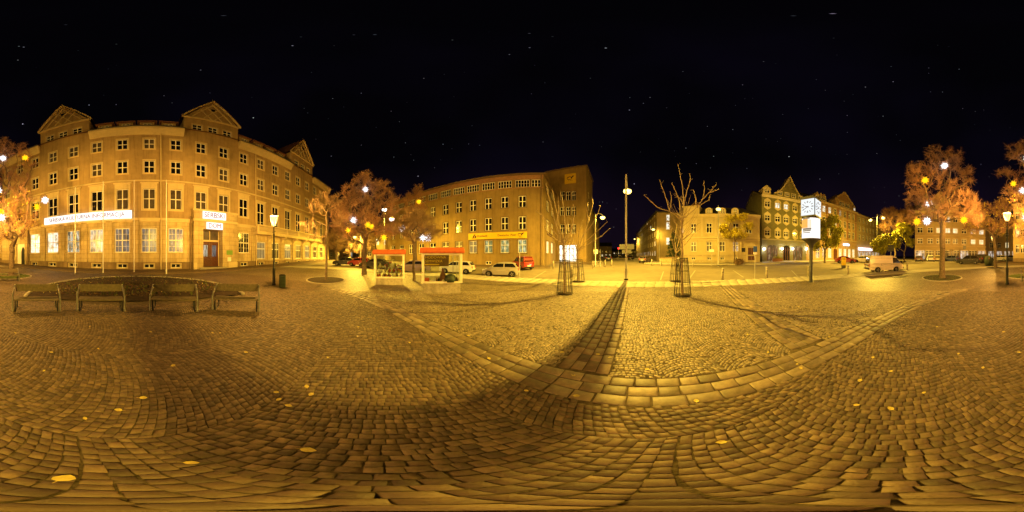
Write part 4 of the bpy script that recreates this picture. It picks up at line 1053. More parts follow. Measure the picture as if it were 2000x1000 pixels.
# yellow band sign and the horn emblem
def horn(parent, s, m, y):
    pts = []
    for i in range(15): t = R_(200)+R_(330)*i/14; pts.append((0.34*math.cos(t)-0.08, y, 0.24*math.sin(t)+0.04))
    mb = MB().tube([(a*s, b, c*s) for a, b, c in pts], [0.03*s+0.055*s*abs(i-5)/14 for i in range(15)], 6)
    mb.prism([(0.20*s, -0.02*s), (0.62*s, 0.36*s), (0.42*s, 0.42*s), (0.06*s, 0.12*s)], y-0.03, y+0.0)
    mb.prism([(-0.5*s, 0.12*s), (-0.36*s, 0.2*s), (-0.36*s, 0.06*s)], y-0.03, y)
    for k in (-1, 0, 1): mb.prism([(0.0*s+k*0.2*s, -0.26*s), (0.1*s+k*0.24*s, -0.44*s), (0.02*s+k*0.24*s, -0.44*s)], y-0.02, y)
    return obj('horn_emblem', mb.mesh('horn_emblem'), m, parent)
a, b = fP.u(915.5), fP.u(1029.5); z0, z1 = zp(466), zp(453.5)
ys = thing('band_sign', 'long yellow band sign with Postbank and Deutsche Post lettering', 'sign', tuple(fP.world((a+b)/2, -0.02, (z0+z1)/2)), fP.rz)
W2 = (b-a)/2; H2 = (z1-z0)/2
obj('sign_panel', MB().box(-W2, W2, -0.16, 0.0, -H2, H2).mesh('sign_panel'), 'sign_yellow', ys)
text('Postbank', 0.5, 'sign_dark', ys, (-W2+1.7, -0.17, 0), UP, 0.01, align='LEFT'); text('Deutsche', 0.5, 'sign_dark', ys, (W2-2.95, -0.17, 0), UP, 0.01, align='RIGHT'); text('Post', 0.5, 'sign_dark', ys, (W2-1.8, -0.17, 0), UP, 0.01, align='RIGHT')
q = horn(ys, 0.95, 'sign_dark', -0.175); q.location = (W2-1.05, 0, 0)
obj('bank_emblem', MB().prism([(-W2+.75, -.35), (-W2+1.0, -.35), (-W2+1.35, .35), (-W2+1.1, .35)], -0.19, -0.161).prism([(-W2+1.15, -.35), (-W2+1.4, -.35), (-W2+1.55, .0), (-W2+1.4, .2)], -0.19, -0.161).mesh('bank_emblem'), 'sign_dark', ys)
a, b, c, d = fT.rect(1103.5, 1125, 340, 358.5)
hs_ = thing('emblem_sign', 'square yellow sign with a black post horn high on the tower', 'sign', tuple(fT.world((a+b)/2, -0.02, (c+d)/2)), fT.rz)
obj('sign_panel', MB().box(-(b-a)/2, (b-a)/2, -0.2, 0.0, -(d-c)/2, (d-c)/2).mesh('sign_panel'), 'sign_yellow', hs_)
horn(hs_, (b-a)*0.62, 'sign_dark', -0.21)
a, b, c, d = fS.rect(1066, 1079, 455, 468)
s_ = thing('wall_lettering', 'dark lettering Postbank on the short front beside the tower', 'sign', tuple(fS.world((a+b)/2, -0.02, (c+d)/2)), fS.rz)
text('Postbank', 0.95, 'sign_dark', s_, (0, -0.03, 0.35), UP, 0.03)
strip('post_pavement', fP.world(-6, 0), fP.world(fP.L, 0), -0.3, 2.6, 'walk', 0.06, 1)
strip('tower_pavement', fT.world(2, 0), fT.world(fT.L, 0), -0.5, 3.2, 'walk', 0.05, 3)

# ---- generic street house
def street_house(name, label, P0, P1, ze, depth, plaster, trim, rows, roof_h, roof='roof_dark', base=None, base_h=0, hip=0, left_wall=True):
    fr = Frame(P0, P1); hs = House(name, label, fr); ops = []; todo = []
    for row in rows:
        for c in row['c']:
            w = row['w']; ops.append((c-w/2, c+w/2, row['z'][0], row['z'][1])); todo.append((c, w, row))
    mb = wall_mb(0, fr.L, -0.5, ze, ops, 0.22); shell(mb, 0, fr.L, -0.5, ze, depth); hs.put('wall', mb, plaster)
    for c, w, row in todo:
        gl = row.get('g', 'dark_glass')
        if callable(gl): gl = gl(c)
        window(hs, fr, c-w/2, c+w/2, row['z'][0], row['z'][1], row.get('s', 'cross_high'), gl, trim=row.get('trim', trim), trim_w=row.get('tw', 0.16), hood=row.get('hood', 0), sill=trim if row.get('sill', True) else None, name=row.get('name', 'window'))
    if roof_h: gable_roof(hs, fr, 0, fr.L, ze, ze+roof_h, depth, roof, 0.35, hip)
    hs.put('eaves', MB().prism([(0, ze-0.55), (-0.15, ze-0.55), (-0.5, ze-0.12), (-0.5, ze+0.08), (0, ze+0.08)], -0.1, fr.L+0.1, 'x'), trim)
    return hs, fr
rw = random.Random(11)
# villa
V0 = pol(1334, 34.3); V1 = pol(1484, 34.6); fV = Frame(V0.xy, V1.xy)
zv = lambda y: zat(y, 33.6)
c1 = [fV.u(x) for x in (1354.5, 1385, 1410.5, 1437, 1463)]
villa, fV = street_house('villa', 'pale yellow two-storey villa with round-topped dormers and a turret base', V0.xy, V1.xy, zv(419.5), 11, 'villa_plaster', 'villa_trim',
    [dict(c=c1, w=1.15, z=(zv(455), zv(436)), hood=2, tw=0.18), dict(c=c1[:4], w=1.15, z=(zv(491), zv(472)), hood=1, tw=0.2, g=lambda c: 'lit_shop' if abs(c-c1[3]) < 0.1 else 'curtain_glass'),
     dict(c=c1[:4], w=0.8, z=(1.35, 1.95), tw=0.1, sill=False, name='cellar_window', s='one')], 3.2, 'roof_dark', hip=3)
villa.put('plinth', MB().box(0, fV.L, -0.14, -0.003, -0.5, 1.3), 'villa_stone'); villa.put('plinth_course', MB().box(0, fV.L, -0.18, -0.003, zv(500), zv(497.5)), 'villa_stone')
villa.put('string_course', MB().box(0, fV.L, -0.22, -0.003, zv(466), zv(463)).box(0, fV.L, -0.12, -0.003, zv(470), zv(468)), 'villa_trim')
for x in (1338, 1371, 1398, 1424, 1450, 1481):
    u = fV.u(x); villa.put('pilaster', MB().box(u-0.22, u+0.22, -0.1, -0.003, zv(462), zv(424)), 'villa_trim')
for x in (1384.5, 1411, 1436):
    u = fV.u(x); ze = zv(419)
    prof = [(u-0.75, ze), (u+0.75, ze), (u+0.75, ze+1.0)]+[(u+0.75*math.cos(t), ze+1.0+0.6*math.sin(t)) for t in np.linspace(0.1, math.pi-0.1, 9)]+[(u-0.75, ze+1.0)]
    dd = villa.put('dormer', MB().prism(prof, 0.25, 3.0), 'villa_trim')
    window(villa, fV, u-0.4, u+0.4, ze+0.35, ze+1.3, 'cross', 'curtain_glass', rec=-0.05, y=0.25, fw=0.07, name='dormer_window')
u0, u1 = fV.u(1334), fV.u(1366)                # higher corner part with a low dome
villa.put('attic_block', MB().box(u0, u1, 0.02, 7, zv(419), zv(403)).box(u0-0.2, u1+0.2, -0.25, 7.2, zv(403), zv(401.5)), 'villa_trim')
um = (fV.u(1343)+fV.u(1366))/2; ur = (fV.u(1366)-fV.u(1343))/2
villa.put('dome', MB().lathe([(ur, 0), (ur*0.98, 0.6), (ur*0.8, 1.2), (ur*0.45, 1.55), (0.15, 1.7), (0.12, 2.6), (0.02, 4.2)], 20), 'roof_tile', loc=(um, 3.2, zv(401.5)), smooth=True)
da, db, dc, dd = fV.rect(1460.5, 1474, 484, 513)
vd = villa.put('door', MB().box(da, (da+db)/2-0.02, -0.03, 0.05, 1.2, dd).box((da+db)/2+0.02, db, -0.03, 0.05, 1.2, dd), 'door_wood')
obj('door_surround', MB().box(da-0.35, da, -0.2, 0, 0.8, dd+0.3).box(db, db+0.35, -0.2, 0, 0.8, dd+0.3).prism([(da-0.5, dd+0.3), (db+0.5, dd+0.3), ((da+db)/2, dd+1.2)], -0.25, 0).mesh('door_surround'), 'villa_trim', vd)
obj('handle', MB().box((da+db)/2+0.1, (da+db)/2+0.16, -0.09, -0.03, 2.2, 2.5).mesh('handle'), 'galvanised', vd)
u = fV.u(1452); villa.put('notice_box', MB().box(u-0.35, u+0.35, -0.1, -0.003, zv(492), zv(484)), 'black_iron')
strip('villa_pavement', fV.world(-4, 0), fV.world(fV.L, 0), -0.3, 4.2, 'pale_slab', 0.05, 3)
# garden wall left of the villa
Wg0, Wg1 = pol(1288, 33.5), pol(1335, 33.0); fG = Frame(Wg0.xy, Wg1.xy)
gw = thing('garden_wall', 'low stone garden wall with dark coping left of the villa', 'wall', (Wg0.x, Wg0.y, 0), fG.rz)
n_ = 14
obj('wall_body', MB().box(0, fG.L, 0, 0.4, 0.3, 1.75).mesh('wall_body'), 'villa_stone', gw)
for i in range(n_): obj('coping_stone', MB().box(fG.L*i/n_, fG.L*(i+1)/n_-0.03, -0.1, 0.5, 1.75, 2.0).mesh('coping_stone'), 'dom_plinth', gw)

# hotel with curved gable
G0 = Vector((36.8, 1.4)); G1 = G0+Vector((0.414, -0.910))*12.6; fH = Frame(G0, G1)
zh = lambda px, py: fH.z(px, py)
ch = [fH.u(x) for x in (1499, 1519, 1535.5, 1553, 1567)]
def hg(c): return 'lit_white' if (abs(c-ch[1]) < .1 or abs(c-ch[2]) < .1) else 'dark_glass'
hotel, fH = street_house('hotel', 'dark olive four-storey house with pale window surrounds and curved gable', G0, G1, zh(1488, 379.6), 12, 'hotel_plaster', 'hotel_trim',
    [dict(c=ch, w=1.25, z=(zh(1499, 403.5), zh(1499, 393)), hood=3, g=hg, tw=0.2, sill=False), dict(c=ch, w=1.25, z=(zh(1499, 431), zh(1499, 420)), hood=3, tw=0.2, sill=False), dict(c=ch, w=1.25, z=(zh(1499, 460), zh(1499, 449.5)), hood=3, tw=0.2, sill=False)], 0)
ze = zh(1488, 379.6)
ridge = zh(1475, 350)-0.5
m = MB(); m.quad((-0.3, -0.4, ze), (fH.L+.1, -0.4, ze), (fH.L+.1, 6, ridge), (-0.3, 6, ridge)); m.quad((-0.3, 6, ridge), (fH.L+.1, 6, ridge), (fH.L+.1, 12.4, ze), (-0.3, 12.4, ze)); hotel.put('roof', m, 'roof_dark')
for xx in (0, fH.L): hotel.put('side_gable', MB().quad((xx, 0, ze), (xx, 12, ze), (xx, 6, ridge-0.1)), 'hotel_plaster')
gc = (fH.u(1512)+fH.u(1570))/2; gw_ = (fH.u(1570)-fH.u(1512))/2; gh = fH.z(1544, 345)-ze; prof = []
for i in range(25):
    s = -1+2*i/24; prof.append((gc+gw_*s, ze+0.9+(gh-0.9)*(1-abs(s))**1.75))
poly = [(gc-gw_, ze)]+[prof[0]]+prof[1:-1]+[prof[-1], (gc+gw_, ze)]
gb = hotel.put('curved_gable', MB().prism(poly[::-1], -0.12, 2.2), 'hotel_plaster')
ed_ = MB().tube([(x, -0.12, z) for x, z in prof], 0.17, 6); obj('gable_coping', ed_.mesh('gable_coping'), 'hotel_trim', gb)
for x in (1523, 1536.5, 1549.5, 1562): u = fH.u(x); window(hotel, fH, u-0.55, u+0.55, ze+0.55, ze+1.6, 'cross_high', 'dark_glass', rec=-0.04, y=-0.13, trim='hotel_trim', trim_w=0.13, name='gable_window')
u = fH.u(1499); dm_ = hotel.put('dormer', MB().prism([(u-1, ze+.3), (u+1, ze+.3), (u+1, ze+1.9), (u+1.2, ze+1.9), (u, ze+2.9), (u-1.2, ze+1.9), (u-1, ze+1.9)], 0.3, 3.2), 'hotel_trim')
window(hotel, fH, u-0.6, u+0.6, ze+0.7, ze+1.7, 'cross_high', 'dark_glass', rec=-0.05, y=0.3, name='dormer_window')
hotel.put('shop_base', MB().box(0, fH.L, -0.12, -0.003, -0.5, 1.1).box(0, fH.L, -0.3, -0.003, fH.z(1499, 468.5), fH.z(1499, 466)), 'hotel_base')
for x, w, m_ in ((1508, 2.6, 'lit_pub'), (1536, 1.7, 'dark_glass'), (1558, 2.6, 'lit_pub')):
    u = fH.u(x); zt_ = fH.z(1499, 484)
    pr = [(u-w/2, 1.0), (u+w/2, 1.0), (u+w/2, zt_)]+[(u+w/2*math.cos(t), zt_+0.7*math.sin(t)) for t in np.linspace(0.15, math.pi-0.15, 9)]+[(u-w/2, zt_)]
    q = hotel.put('shop_window', MB().prism(pr, -0.05, -0.004), m_)
    fr_ = MB()
    for i in range(4): xx = u-w/2+w*i/3; fr_.box(xx-0.06, xx+0.06, -0.12, -0.051, 1.0, zt_+0.2)
    fr_.box(u-w/2, u+w/2, -0.12, -0.055, zt_-0.5, zt_-0.4); obj('shop_frame', fr_.mesh('shop_frame'), 'door_wood', q)
for i, x in enumerate((1491, 1526, 1546.5, 1573.5)):
    u = fH.u(x); w = fH.world(u, -0.45, fH.z(x, 486)); wl_ = thing('wall_lamp', 'white globe wall lamp on the olive house, number %s from its left end' % ('one', 'two', 'three', 'four')[i], 'lamp', tuple(w), fH.rz)
    obj('globe', MB().ball((0, 0, 0), 0.3, 12, 8).mesh('globe', True), 'lamp_cool', wl_); obj('arm', MB().tube([(0, 0.45, 0.1), (0, 0.2, 0.25), (0, 0.05, 0.2)], 0.03, 6).mesh('arm'), 'black_iron', wl_)
    bulb('globe_light', (0, 0, 0), 220, (1, 0.9, 0.8), 0.1, wl_)
strip('hotel_pavement', fH.world(0, 0), fH.world(fH.L+40, 0), -0.3, 4.5, 'pale_slab', 0.045, 0)

# brown house with pediment and the shop house beyond
B0 = G1+Vector((0.414, -0.910))*0.05; B1 = G0+Vector((0.414, -0.910))*36; fB = Frame(B0, B1)
zb = lambda px, py: fB.z(px, py)
zeB = zb(1612, 395); cb = [1.6+2.45*i for i in range(9)]
litset = {2, 4, 7}
brown, fB = street_house('brown_house', 'brown four-storey house with triangular pediment behind the clock', B0, B1, zeB, 12, 'row_plaster', 'row_trim',
    [dict(c=cb, w=1.2, z=(zeB-3.2, zeB-1.2), g=lambda c: 'lit_white' if c in (cb[2], cb[3]) else ('lit_dim' if c in (cb[0], cb[5]) else 'dark_glass')), dict(c=cb, w=1.25, z=(zeB-6.9, zeB-4.6), g=lambda c: 'lit_office' if c == cb[4] else 'dark_glass'),
     dict(c=cb, w=1.25, z=(zeB-10.3, zeB-8.0)), dict(c=[c for i, c in enumerate(cb) if i != 4], w=1.5, z=(1.6, 4.6), g=lambda c: 'lit_warm' if c > 8 else 'lit_shop', s='cross_high', tw=0.25)], 4.0, 'roof_dark')
for i in range(10): u = cb[0]-1.22+2.45*i; brown.put('pilaster', MB().box(u-0.3, u+0.3, -0.22, -0.003, zeB-11, zeB-0.6), 'row_red' if i % 2 else 'row_trim')
brown.put('string_course', MB().box(0, fB.L, -0.3, -0.003, zeB-11.4, zeB-10.95).box(0, fB.L, -0.26, -0.003, zeB-4.1, zeB-3.85), 'row_trim')
pc, pw_ = fB.u(1649), (fB.u(1664)-fB.u(1633))/2*1.05
pd = brown.put('pediment', MB().prism([(pc-pw_, zeB), (pc+pw_, zeB), (pc+pw_, zeB+2.4), (pc, zeB+6.0), (pc-pw_, zeB+2.4)], -0.1, 5), 'row_plaster')
obj('pediment_frame', MB().prism([(pc-pw_-.3, zeB+2.3), (pc, zeB+5.9), (pc, zeB+6.4), (pc-pw_-.3, zeB+2.7)], -0.4, 0.1).prism([(pc+pw_+.3, zeB+2.3), (pc, zeB+5.9), (pc, zeB+6.4), (pc+pw_+.3, zeB+2.7)], -0.4, 0.1).box(pc-pw_-.2, pc+pw_+.2, -0.35, -0.101, zeB+2.2, zeB+2.5).mesh('pediment_frame'), 'row_trim', pd)
for d in (-2.2, -0.75, 0.75, 2.2): window(brown, fB, pc+d-0.5, pc+d+0.5, zeB+0.5, zeB+1.9, 'cross_high', 'dark_glass', rec=-0.04, y=-0.11, name='pediment_window')
for i, x in enumerate((1598, 1605, 1611, 1670, 1676, 1681)):
    u = fB.u(x)
    if 1 < u < fB.L-1 and abs(u-pc) > pw_+1:
        brown.put('dormer', MB().prism([(u-.9, zeB+.2), (u+.9, zeB+.2), (u+.9, zeB+1.9), (u, zeB+2.9), (u-.9, zeB+1.9)], 0.3, 3.5), 'row_trim')
        window(brown, fB, u-0.5, u+0.5, zeB+0.6, zeB+1.7, 'cross_high', 'lit_white' if x == 1670 else 'dark_glass', rec=-0.05, y=0.3, name='dormer_window')
u = fB.u(1651); w = fB.world(u, -0.35, zb(1651, 478)); s_ = thing('shop_sign', 'small blue-white lit sign over the arched door of the brown house', 'sign', tuple(w), fB.rz)
obj('light_box', MB().prism([(-1.6, -.3), (1.6, -.38), (1.6, .3), (0.4, .42), (-1.6, .25)], -0.15, 0.05).mesh('light_box'), lit('sign_ice', [(0.75, 0.85, 1.0)], 2.5), s_)
u = cb[4]; brown.put('door', MB().prism([(u-.8, .8), (u+.8, .8), (u+.8, 3.8)]+[(u+.8*math.cos(t), 3.8+.8*math.sin(t)) for t in np.linspace(.2, math.pi-.2, 7)]+[(u-.8, 3.8)], -0.06, -0.004), 'door_wood')
S0 = B1+Vector((0.414, -0.910))*0.05; S1 = G0+Vector((0.414, -0.910))*62; fX = Frame(S0, S1); cx_ = [1.8+2.7*i for i in range(9)]; zeX = zeB-0.3
shop, fX = street_house('shop_house', 'olive four-storey house with bright shop front next to the brown house', S0, S1, zeX, 12, 'far_plaster', 'row_trim',
    [dict(c=cx_, w=1.25, z=(zeX-3.1, zeX-1.2)), dict(c=cx_, w=1.25, z=(zeX-6.6, zeX-4.5)), dict(c=cx_, w=1.25, z=(zeX-10, zeX-7.9)), dict(c=[c for c in cx_ if c < 20], w=2.2, z=(1.4, 3.9), g='lit_shop', s='shop', sill=False)], 3.6, 'roof_dark')
w = fX.world(5.5, -0.5, zat(486.5, fX.r(1682))); s_ = thing('shop_sign', 'long pink-white lit sign above the bright shop front beyond the white van', 'sign', tuple(w), fX.rz)
obj('light_box', MB().box(-5, 5, -0.2, 0.2, -0.5, 0.5).mesh('light_box'), 'sign_pink', s_)

# ---- houses on the far side, right edge of the view (shops below)
E0, E1 = pol(1787, 37.5), pol(1925, 41.0); fE = Frame(E0.xy, E1.xy); rE = fE.r(1830); zE = lambda y: zat(y, rE); ce = [fE.u(x) for x in (1797, 1817, 1834, 1851, 1866, 1883, 1901, 1917)]
corner, fE = street_house('corner_house', 'tan four-storey house with shop fronts behind the big bare tree', E0.xy, E1.xy, zE(413), 12, 'far_plaster', 'row_trim',
    [dict(c=ce, w=1.2, z=(zE(433), zE(422)), g=lambda c: 'lit_white' if c in (ce[3],) else 'dark_glass'), dict(c=ce, w=1.25, z=(zE(455), zE(445)), g=lambda c: 'lit_warm' if c in (ce[2], ce[3], ce[4], ce[6]) else ('lit_white' if c == ce[7] else 'dark_glass')),
     dict(c=ce, w=1.25, z=(zE(476), zE(466)), g=lambda c: 'lit_warm' if c in (ce[6], ce[7]) else 'curtain_glass'), dict(c=ce, w=2.2, z=(1.35, zE(489)), g=lambda c: 'lit_shop' if c in (ce[0], ce[5], ce[7]) else 'curtain_glass', s='shop', sill=False)], 4.0, 'roof_dark')
corner.put('string_course', MB().box(0, fE.L, -0.3, -0.003, zE(482), zE(480)).box(0, fE.L, -0.25, -0.003, zE(461), zE(459.5)), 'row_trim')
uc_ = fE.u(1836); zc = zE(413); corner.put('stepped_gable', MB().prism([(uc_-4.5, zc), (uc_+4.5, zc), (uc_+4.5, zc+1.2), (uc_+2.6, zc+2.4), (uc_, zc+5.4), (uc_-2.6, zc+2.4), (uc_-4.5, zc+1.2)], -0.08, 5), 'far_plaster')
strip('far_pavement', fE.world(0, 0), fE.world(fE.L, 0), -0.3, 3.0, 'pale_slab', 0.045, 2)
Y0, Y1 = pol(1979, 36.0), pol(2019, 35.0); fY = Frame(Y0.xy, Y1.xy); zy = lambda y: zat(y, 35.3); cy_ = [fY.u(x) for x in (1988, 1997, 2006, 2014)]
yel, fY = street_house('yellow_house', 'yellow three-storey house behind the left bare tree and bench', Y0.xy, Y1.xy, zy(398), 11, 'far_yellow', 'villa_trim',
    [dict(c=cy_, w=1.1, z=(zy(428), zy(414)), g=lambda c: 'lit_white' if c == cy_[1] else 'dark_glass'), dict(c=cy_, w=1.1, z=(zy(462), zy(447)), g=lambda c: 'lit_warm' if c == cy_[0] else 'dark_glass'), dict(c=cy_, w=1.1, z=(zy(494), zy(478)))], 4.2, 'roof_tile')
yel.put('plinth', MB().box(0, fY.L, -0.14, -0.003, -0.5, 1.7), 'dom_plinth')
F0, F1 = pol(1926, 62), pol(1980, 60); cf = [2+3*i for i in range(6)]
far_, fF = street_house('distant_shop_row', 'distant row of lit shops down the side street beyond the lantern', F0.xy, F1.xy, 13, 10, 'far_plaster', 'row_trim',
    [dict(c=cf, w=1.3, z=(5.2, 7.2), g=lambda c: 'lit_warm' if c == cf[2] else 'dark_glass'), dict(c=cf, w=1.3, z=(9, 11)), dict(c=cf, w=2.3, z=(1.3, 4.0), g='lit_shop', s='shop', sill=False)], 3.5)
# ---- side street between post office and villa
K0, K1 = pol(1243, 92), pol(1283, 45); fK = Frame(K0.xy, K1.xy); K2 = pol(1334, 46); fK2 = Frame(K1.xy, K2.xy); zk = zat(415, 45)
blk = House('apartment_block', 'long brown five-storey block lining the side street beyond the tall lamp', fK)
ops = []; todo = []; nk = int(fK.L/3.1)
for i in range(nk):
    for j in range(5):
        c = 1.8+i*3.1; z0 = 2.2+j*2.85; ops.append((c-0.65, c+0.65, z0, z0+1.5)); todo.append((c, z0, i, j))
blk.put('wall', wall_mb(0, fK.L, -0.5, zk, ops, 0.2), 'block_plaster')
for c, z0, i, j in todo: window(blk, fK, c-0.65, c+0.65, z0, z0+1.5, 'one', ('lit_shop' if i > nk-10 else 'lit_warm') if j == 0 else ('lit_warm' if rw.random() < 0.08 else 'dark_glass'))
mb = MB(); mb.quad((0, 0, zk), (fK2.L, 0, zk), (fK2.L, 0, -.5), (0, 0, -.5)); blk.put('end_wall', mb, 'block_plaster', fK2)
for k, (px, py, h_) in enumerate(((1304.5, 422.5, 1.0), (1304.5, 428.5, .8), (1304.5, 441, 2.2), (1304.5, 471, 2.0), (1334, 450, 1.9))):
    u = fK2.u(px); z = fK2.z(px, py); window(blk, fK2, u-0.5, u+0.5, z-h_/2, z+h_/2, 'plain', 'lit_white', rec=-0.05, y=-0.02, name='stair_window')
blk.put('roof', MB().box(-0.4, fK.L+0.4, -0.4, 12, zk, zk+0.35), 'roof_dark')
mb = MB(); q = fK.world(0, 12); mb.quad((0, 0, -.5), (0, 12, -.5), (0, 12, zk), (0, 0, zk)); blk.put('far_end', mb, 'block_plaster')
# far end of that street
for px, r_, w, h_, nm, lab, m_ in ((1180, 150, 14, 11, 'corner_tower_house', 'small pale lit house at the end of the side street', 'far_yellow'), (1206, 230, 60, 9, 'distant_house_row', 'low dark row of houses closing the far end of the street', 'block_plaster'), (1237, 170, 14, 10, 'distant_gabled_house', 'dim gabled house far down the street under the red signal', 'far_plaster')):
    c = pol(px, r_); a = az(px); rt_ = Vector((math.cos(a), -math.sin(a))); P0 = c.xy-rt_*w/2; P1 = c.xy+rt_*w/2
    n_ = int(w/3); cs = [w*(i+0.5)/n_ for i in range(n_)]
    street_house(nm, lab, P0, P1, h_, 9, m_, 'row_trim', [dict(c=cs, w=1.2, z=(1.8, 3.6), g='lit_warm' if px == 1180 else 'dark_glass'), dict(c=cs, w=1.2, z=(5.2, 7.0), g=lambda c: 'lit_warm' if rw.random() < 0.2 else 'dark_glass')], 4)
# ---- street between the cultural house and the post office
L0, L1 = pol(712, 52), pol(762, 50); cl = [1.6+2.6*i for i in range(5)]
lft, fL = street_house('yellow_lit_house', 'yellow house lit by a street lamp between the bare trees', L0.xy, L1.xy, zat(447, 50), 10, 'far_yellow', 'villa_trim',
    [dict(c=cl, w=1.0, z=(zat(478, 50), zat(466, 50)), g=lambda c: 'lit_white' if c in (cl[1], cl[2]) else 'dark_glass'), dict(c=cl, w=1.0, z=(2.0, 3.6))], 3.5)
N0, N1 = pol(640, 78), pol(712, 74); nl = int((N1-N0).xy.length/3.2); cn = [1.8+3.2*i for i in range(nl)]
street_house('shaded_house_row', 'dark row of houses far behind the parked cars and trees', N0.xy, N1.xy, 13, 10, 'block_plaster', 'row_trim',
    [dict(c=cn, w=1.2, z=(1.8, 3.9), g=lambda c: 'lit_office' if c == cn[3] else 'dark_glass'), dict(c=cn, w=1.2, z=(5.4, 7.4)), dict(c=cn, w=1.2, z=(9, 11))], 4)
# ------------------------------------------------------------------ street lamps
def tall_lamp(label, px, pr, top_y, heads, power, col, glass='lamp_glass', rad=0.085, group=None, head_r=None, down=0.12, light_r=0.12, beam=0.22):
    b = pol(px, pr); t = thing('street_lamp', label, 'street lamp', tuple(b), 0, group); zt = zat(top_y, pr)-b.z
    obj('pole', MB().tube([(0, 0, -0.1), (0, 0, 0.9), (0, 0, 0.95), (0, 0, zt)], [rad*1.5, rad*1.5, rad, rad*0.9], 12).mesh('pole', True), 'galvanised', t)
    obj('pole_foot', MB().lathe([(rad*2.2, 0), (rad*2.2, 0.06), (rad*1.55, 0.12)], 12).mesh('pole_foot'), 'black_iron', t)
    for k, (hx, hy) in enumerate(heads):
        hr = head_r[k] if head_r else pr
        h = p3(hx, hy, hr)-b; s = 1.0
        obj('arm', MB().tube([(0, 0, max(min(zt-0.35, h.z+1.0), h.z+0.32)), (h.x*0.35, h.y*0.35, h.z+0.62), (h.x*0.8, h.y*0.8, h.z+0.5), (h.x, h.y, h.z+0.25)], 0.035, 6).mesh('arm'), 'galvanised', t)
        hd = obj('lamp_head', MB().lathe([(0.40, 0.02), (0.32, 0.10), (0.15, 0.22), (0.07, 0.30), (0.02, 0.31)], 14).mesh('lamp_head', True), 'galvanised', t, tuple(h))
        obj('glass', MB().lathe([(0.38, 0.015), (0.40, -0.14), (0.26, -0.32), (0.02, -0.40)], 14).mesh('glass', True), glass, hd)
        lamp_light('lamp_light', (0, 0, -0.08), power, col, down, light_r, hd, 0.2, beam)
    return t
PR = math.hypot(9.05, 10.75)
LAMP_D = Vector((0.676, 0.737)); hp = Vector((9.05, 10.75))+LAMP_D*1.9
tall_lamp('tall street lamp glowing yellow at the kerb in front of the square', 1222.8, PR, 341, [(1225.5, 372)], P_TALL, SODIUM, head_r=[hp.length], rad=0.09, down=0.32, light_r=0.03)
tall_lamp('street lamp with a sign box beside the bicycle stands and tower', 1163, 26.2, 418, [(1177, 424)], P_TALL*0.40, SODIUM, down=0.32)
tall_lamp('single street lamp standing in front of the villa', 1403, 26.8, 404, [(1403.2, 407.5)], P_TALL*0.20, SODIUM, down=0.32, beam=.4)
tall_lamp('double-headed street lamp behind the white van', 1713, 38.0, 418, [(1700, 429.5), (1725, 425)], P_TALL*0.75, SODIUM, down=0.32, beam=.45)
tall_lamp('street lamp beside the end wall of the apartment block', 1288, 43, 447, [(1276, 447.5)], P_TALL*0.12, SODIUM, down=0.32)
tall_lamp('farthest street lamp at the far end of the apartment block', 1247, 85, 464, [(1239.5, 466.5)], P_TALL*0.4, SODIUM, down=0.32)
tall_lamp('street lamp between the bare trees with a white and a yellow head', 750, 26, 404, [(751, 408.5), (765, 427)], P_TALL*0.40, (1.0, 0.60, 0.05), 'lamp_cool', down=0.32)
tall_lamp('street lamp behind the red parked car', 704.5, 40, 452, [(693, 462.5)], P_TALL*0.9, SODIUM, down=0.32)
def lantern(label, px, r, y_top, y_bot, power, col=AMBER, down=0.10, bottom=None):
    b = pol(px, r); z1 = zat(y_top, r)-b.z; z0 = zat(y_bot, r)-b.z; h = z1-z0
    t = thing('lantern', label, 'lantern', tuple(b), rs.uniform(0, 0.5), 'old street lanterns round the square')
    obj('post', MB().lathe([(0.15, -0.05), (0.15, 0.12), (0.115, 0.16), (0.105, 1.15), (0.12, 1.2), (0.075, 1.3), (0.06, z0-0.75), (0.085, z0-0.7), (0.05, z0-0.6), (0.045, z0-0.12), (0.10, z0-0.04), (0.10, z0)], 12).mesh('post', True), 'black_iron', t)
    obj('ladder_bar', MB().tube([(-0.28, 0, z0-0.45), (0.28, 0, z0-0.45)], 0.018, 6).mesh('ladder_bar'), 'black_iron', t)
    gh = h*0.74; w0, w1 = 0.13, 0.30
    g_ = MB()
    for k in range(6):
        a, c = TAU*k/6, TAU*(k+1)/6
        g_.quad((w0*math.cos(a), w0*math.sin(a), z0+0.01), (w0*math.cos(c), w0*math.sin(c), z0+0.01), (w1*math.cos(c), w1*math.sin(c), z0+gh), (w1*math.cos(a), w1*math.sin(a), z0+gh))
    obj('glass', g_.mesh('glass'), 'lantern_glass', t)
    f_ = MB()
    for k in range(6):
        a = TAU*k/6; f_.tube([(w0*1.02*math.cos(a), w0*1.02*math.sin(a), z0), (w1*1.02*math.cos(a), w1*1.02*math.sin(a), z0+gh)], 0.011, 4)
    obj('lantern_frame', f_.mesh('lantern_frame'), 'black_iron', t)
    obj('cap', MB().lathe([(w1*1.12, z0+gh), (w1*1.1, z0+gh+0.03), (w1*0.55, z0+gh+0.15), (0.07, z0+h*0.93), (0.05, z0+h), (0.01, z0+h+0.06)], 6).mesh('cap'), 'black_iron', t)
    lamp_light('lamp_light', (0, 0, z0+gh*0.55), power, col, down, 0.07, t, up=0.5)
    return t
lantern('old iron street lantern beside the litter bin near the balcony', 535, 11.9, 416, 441, P_LAN, down=0.26)
lantern('old iron street lantern standing alone right of the big tree', 1967, 12.1, 411, 432, P_LAN, down=0.26)
lantern('small distant lantern beside the container and second tree', 1939, 27, 459, 470, P_LAN*0.7)
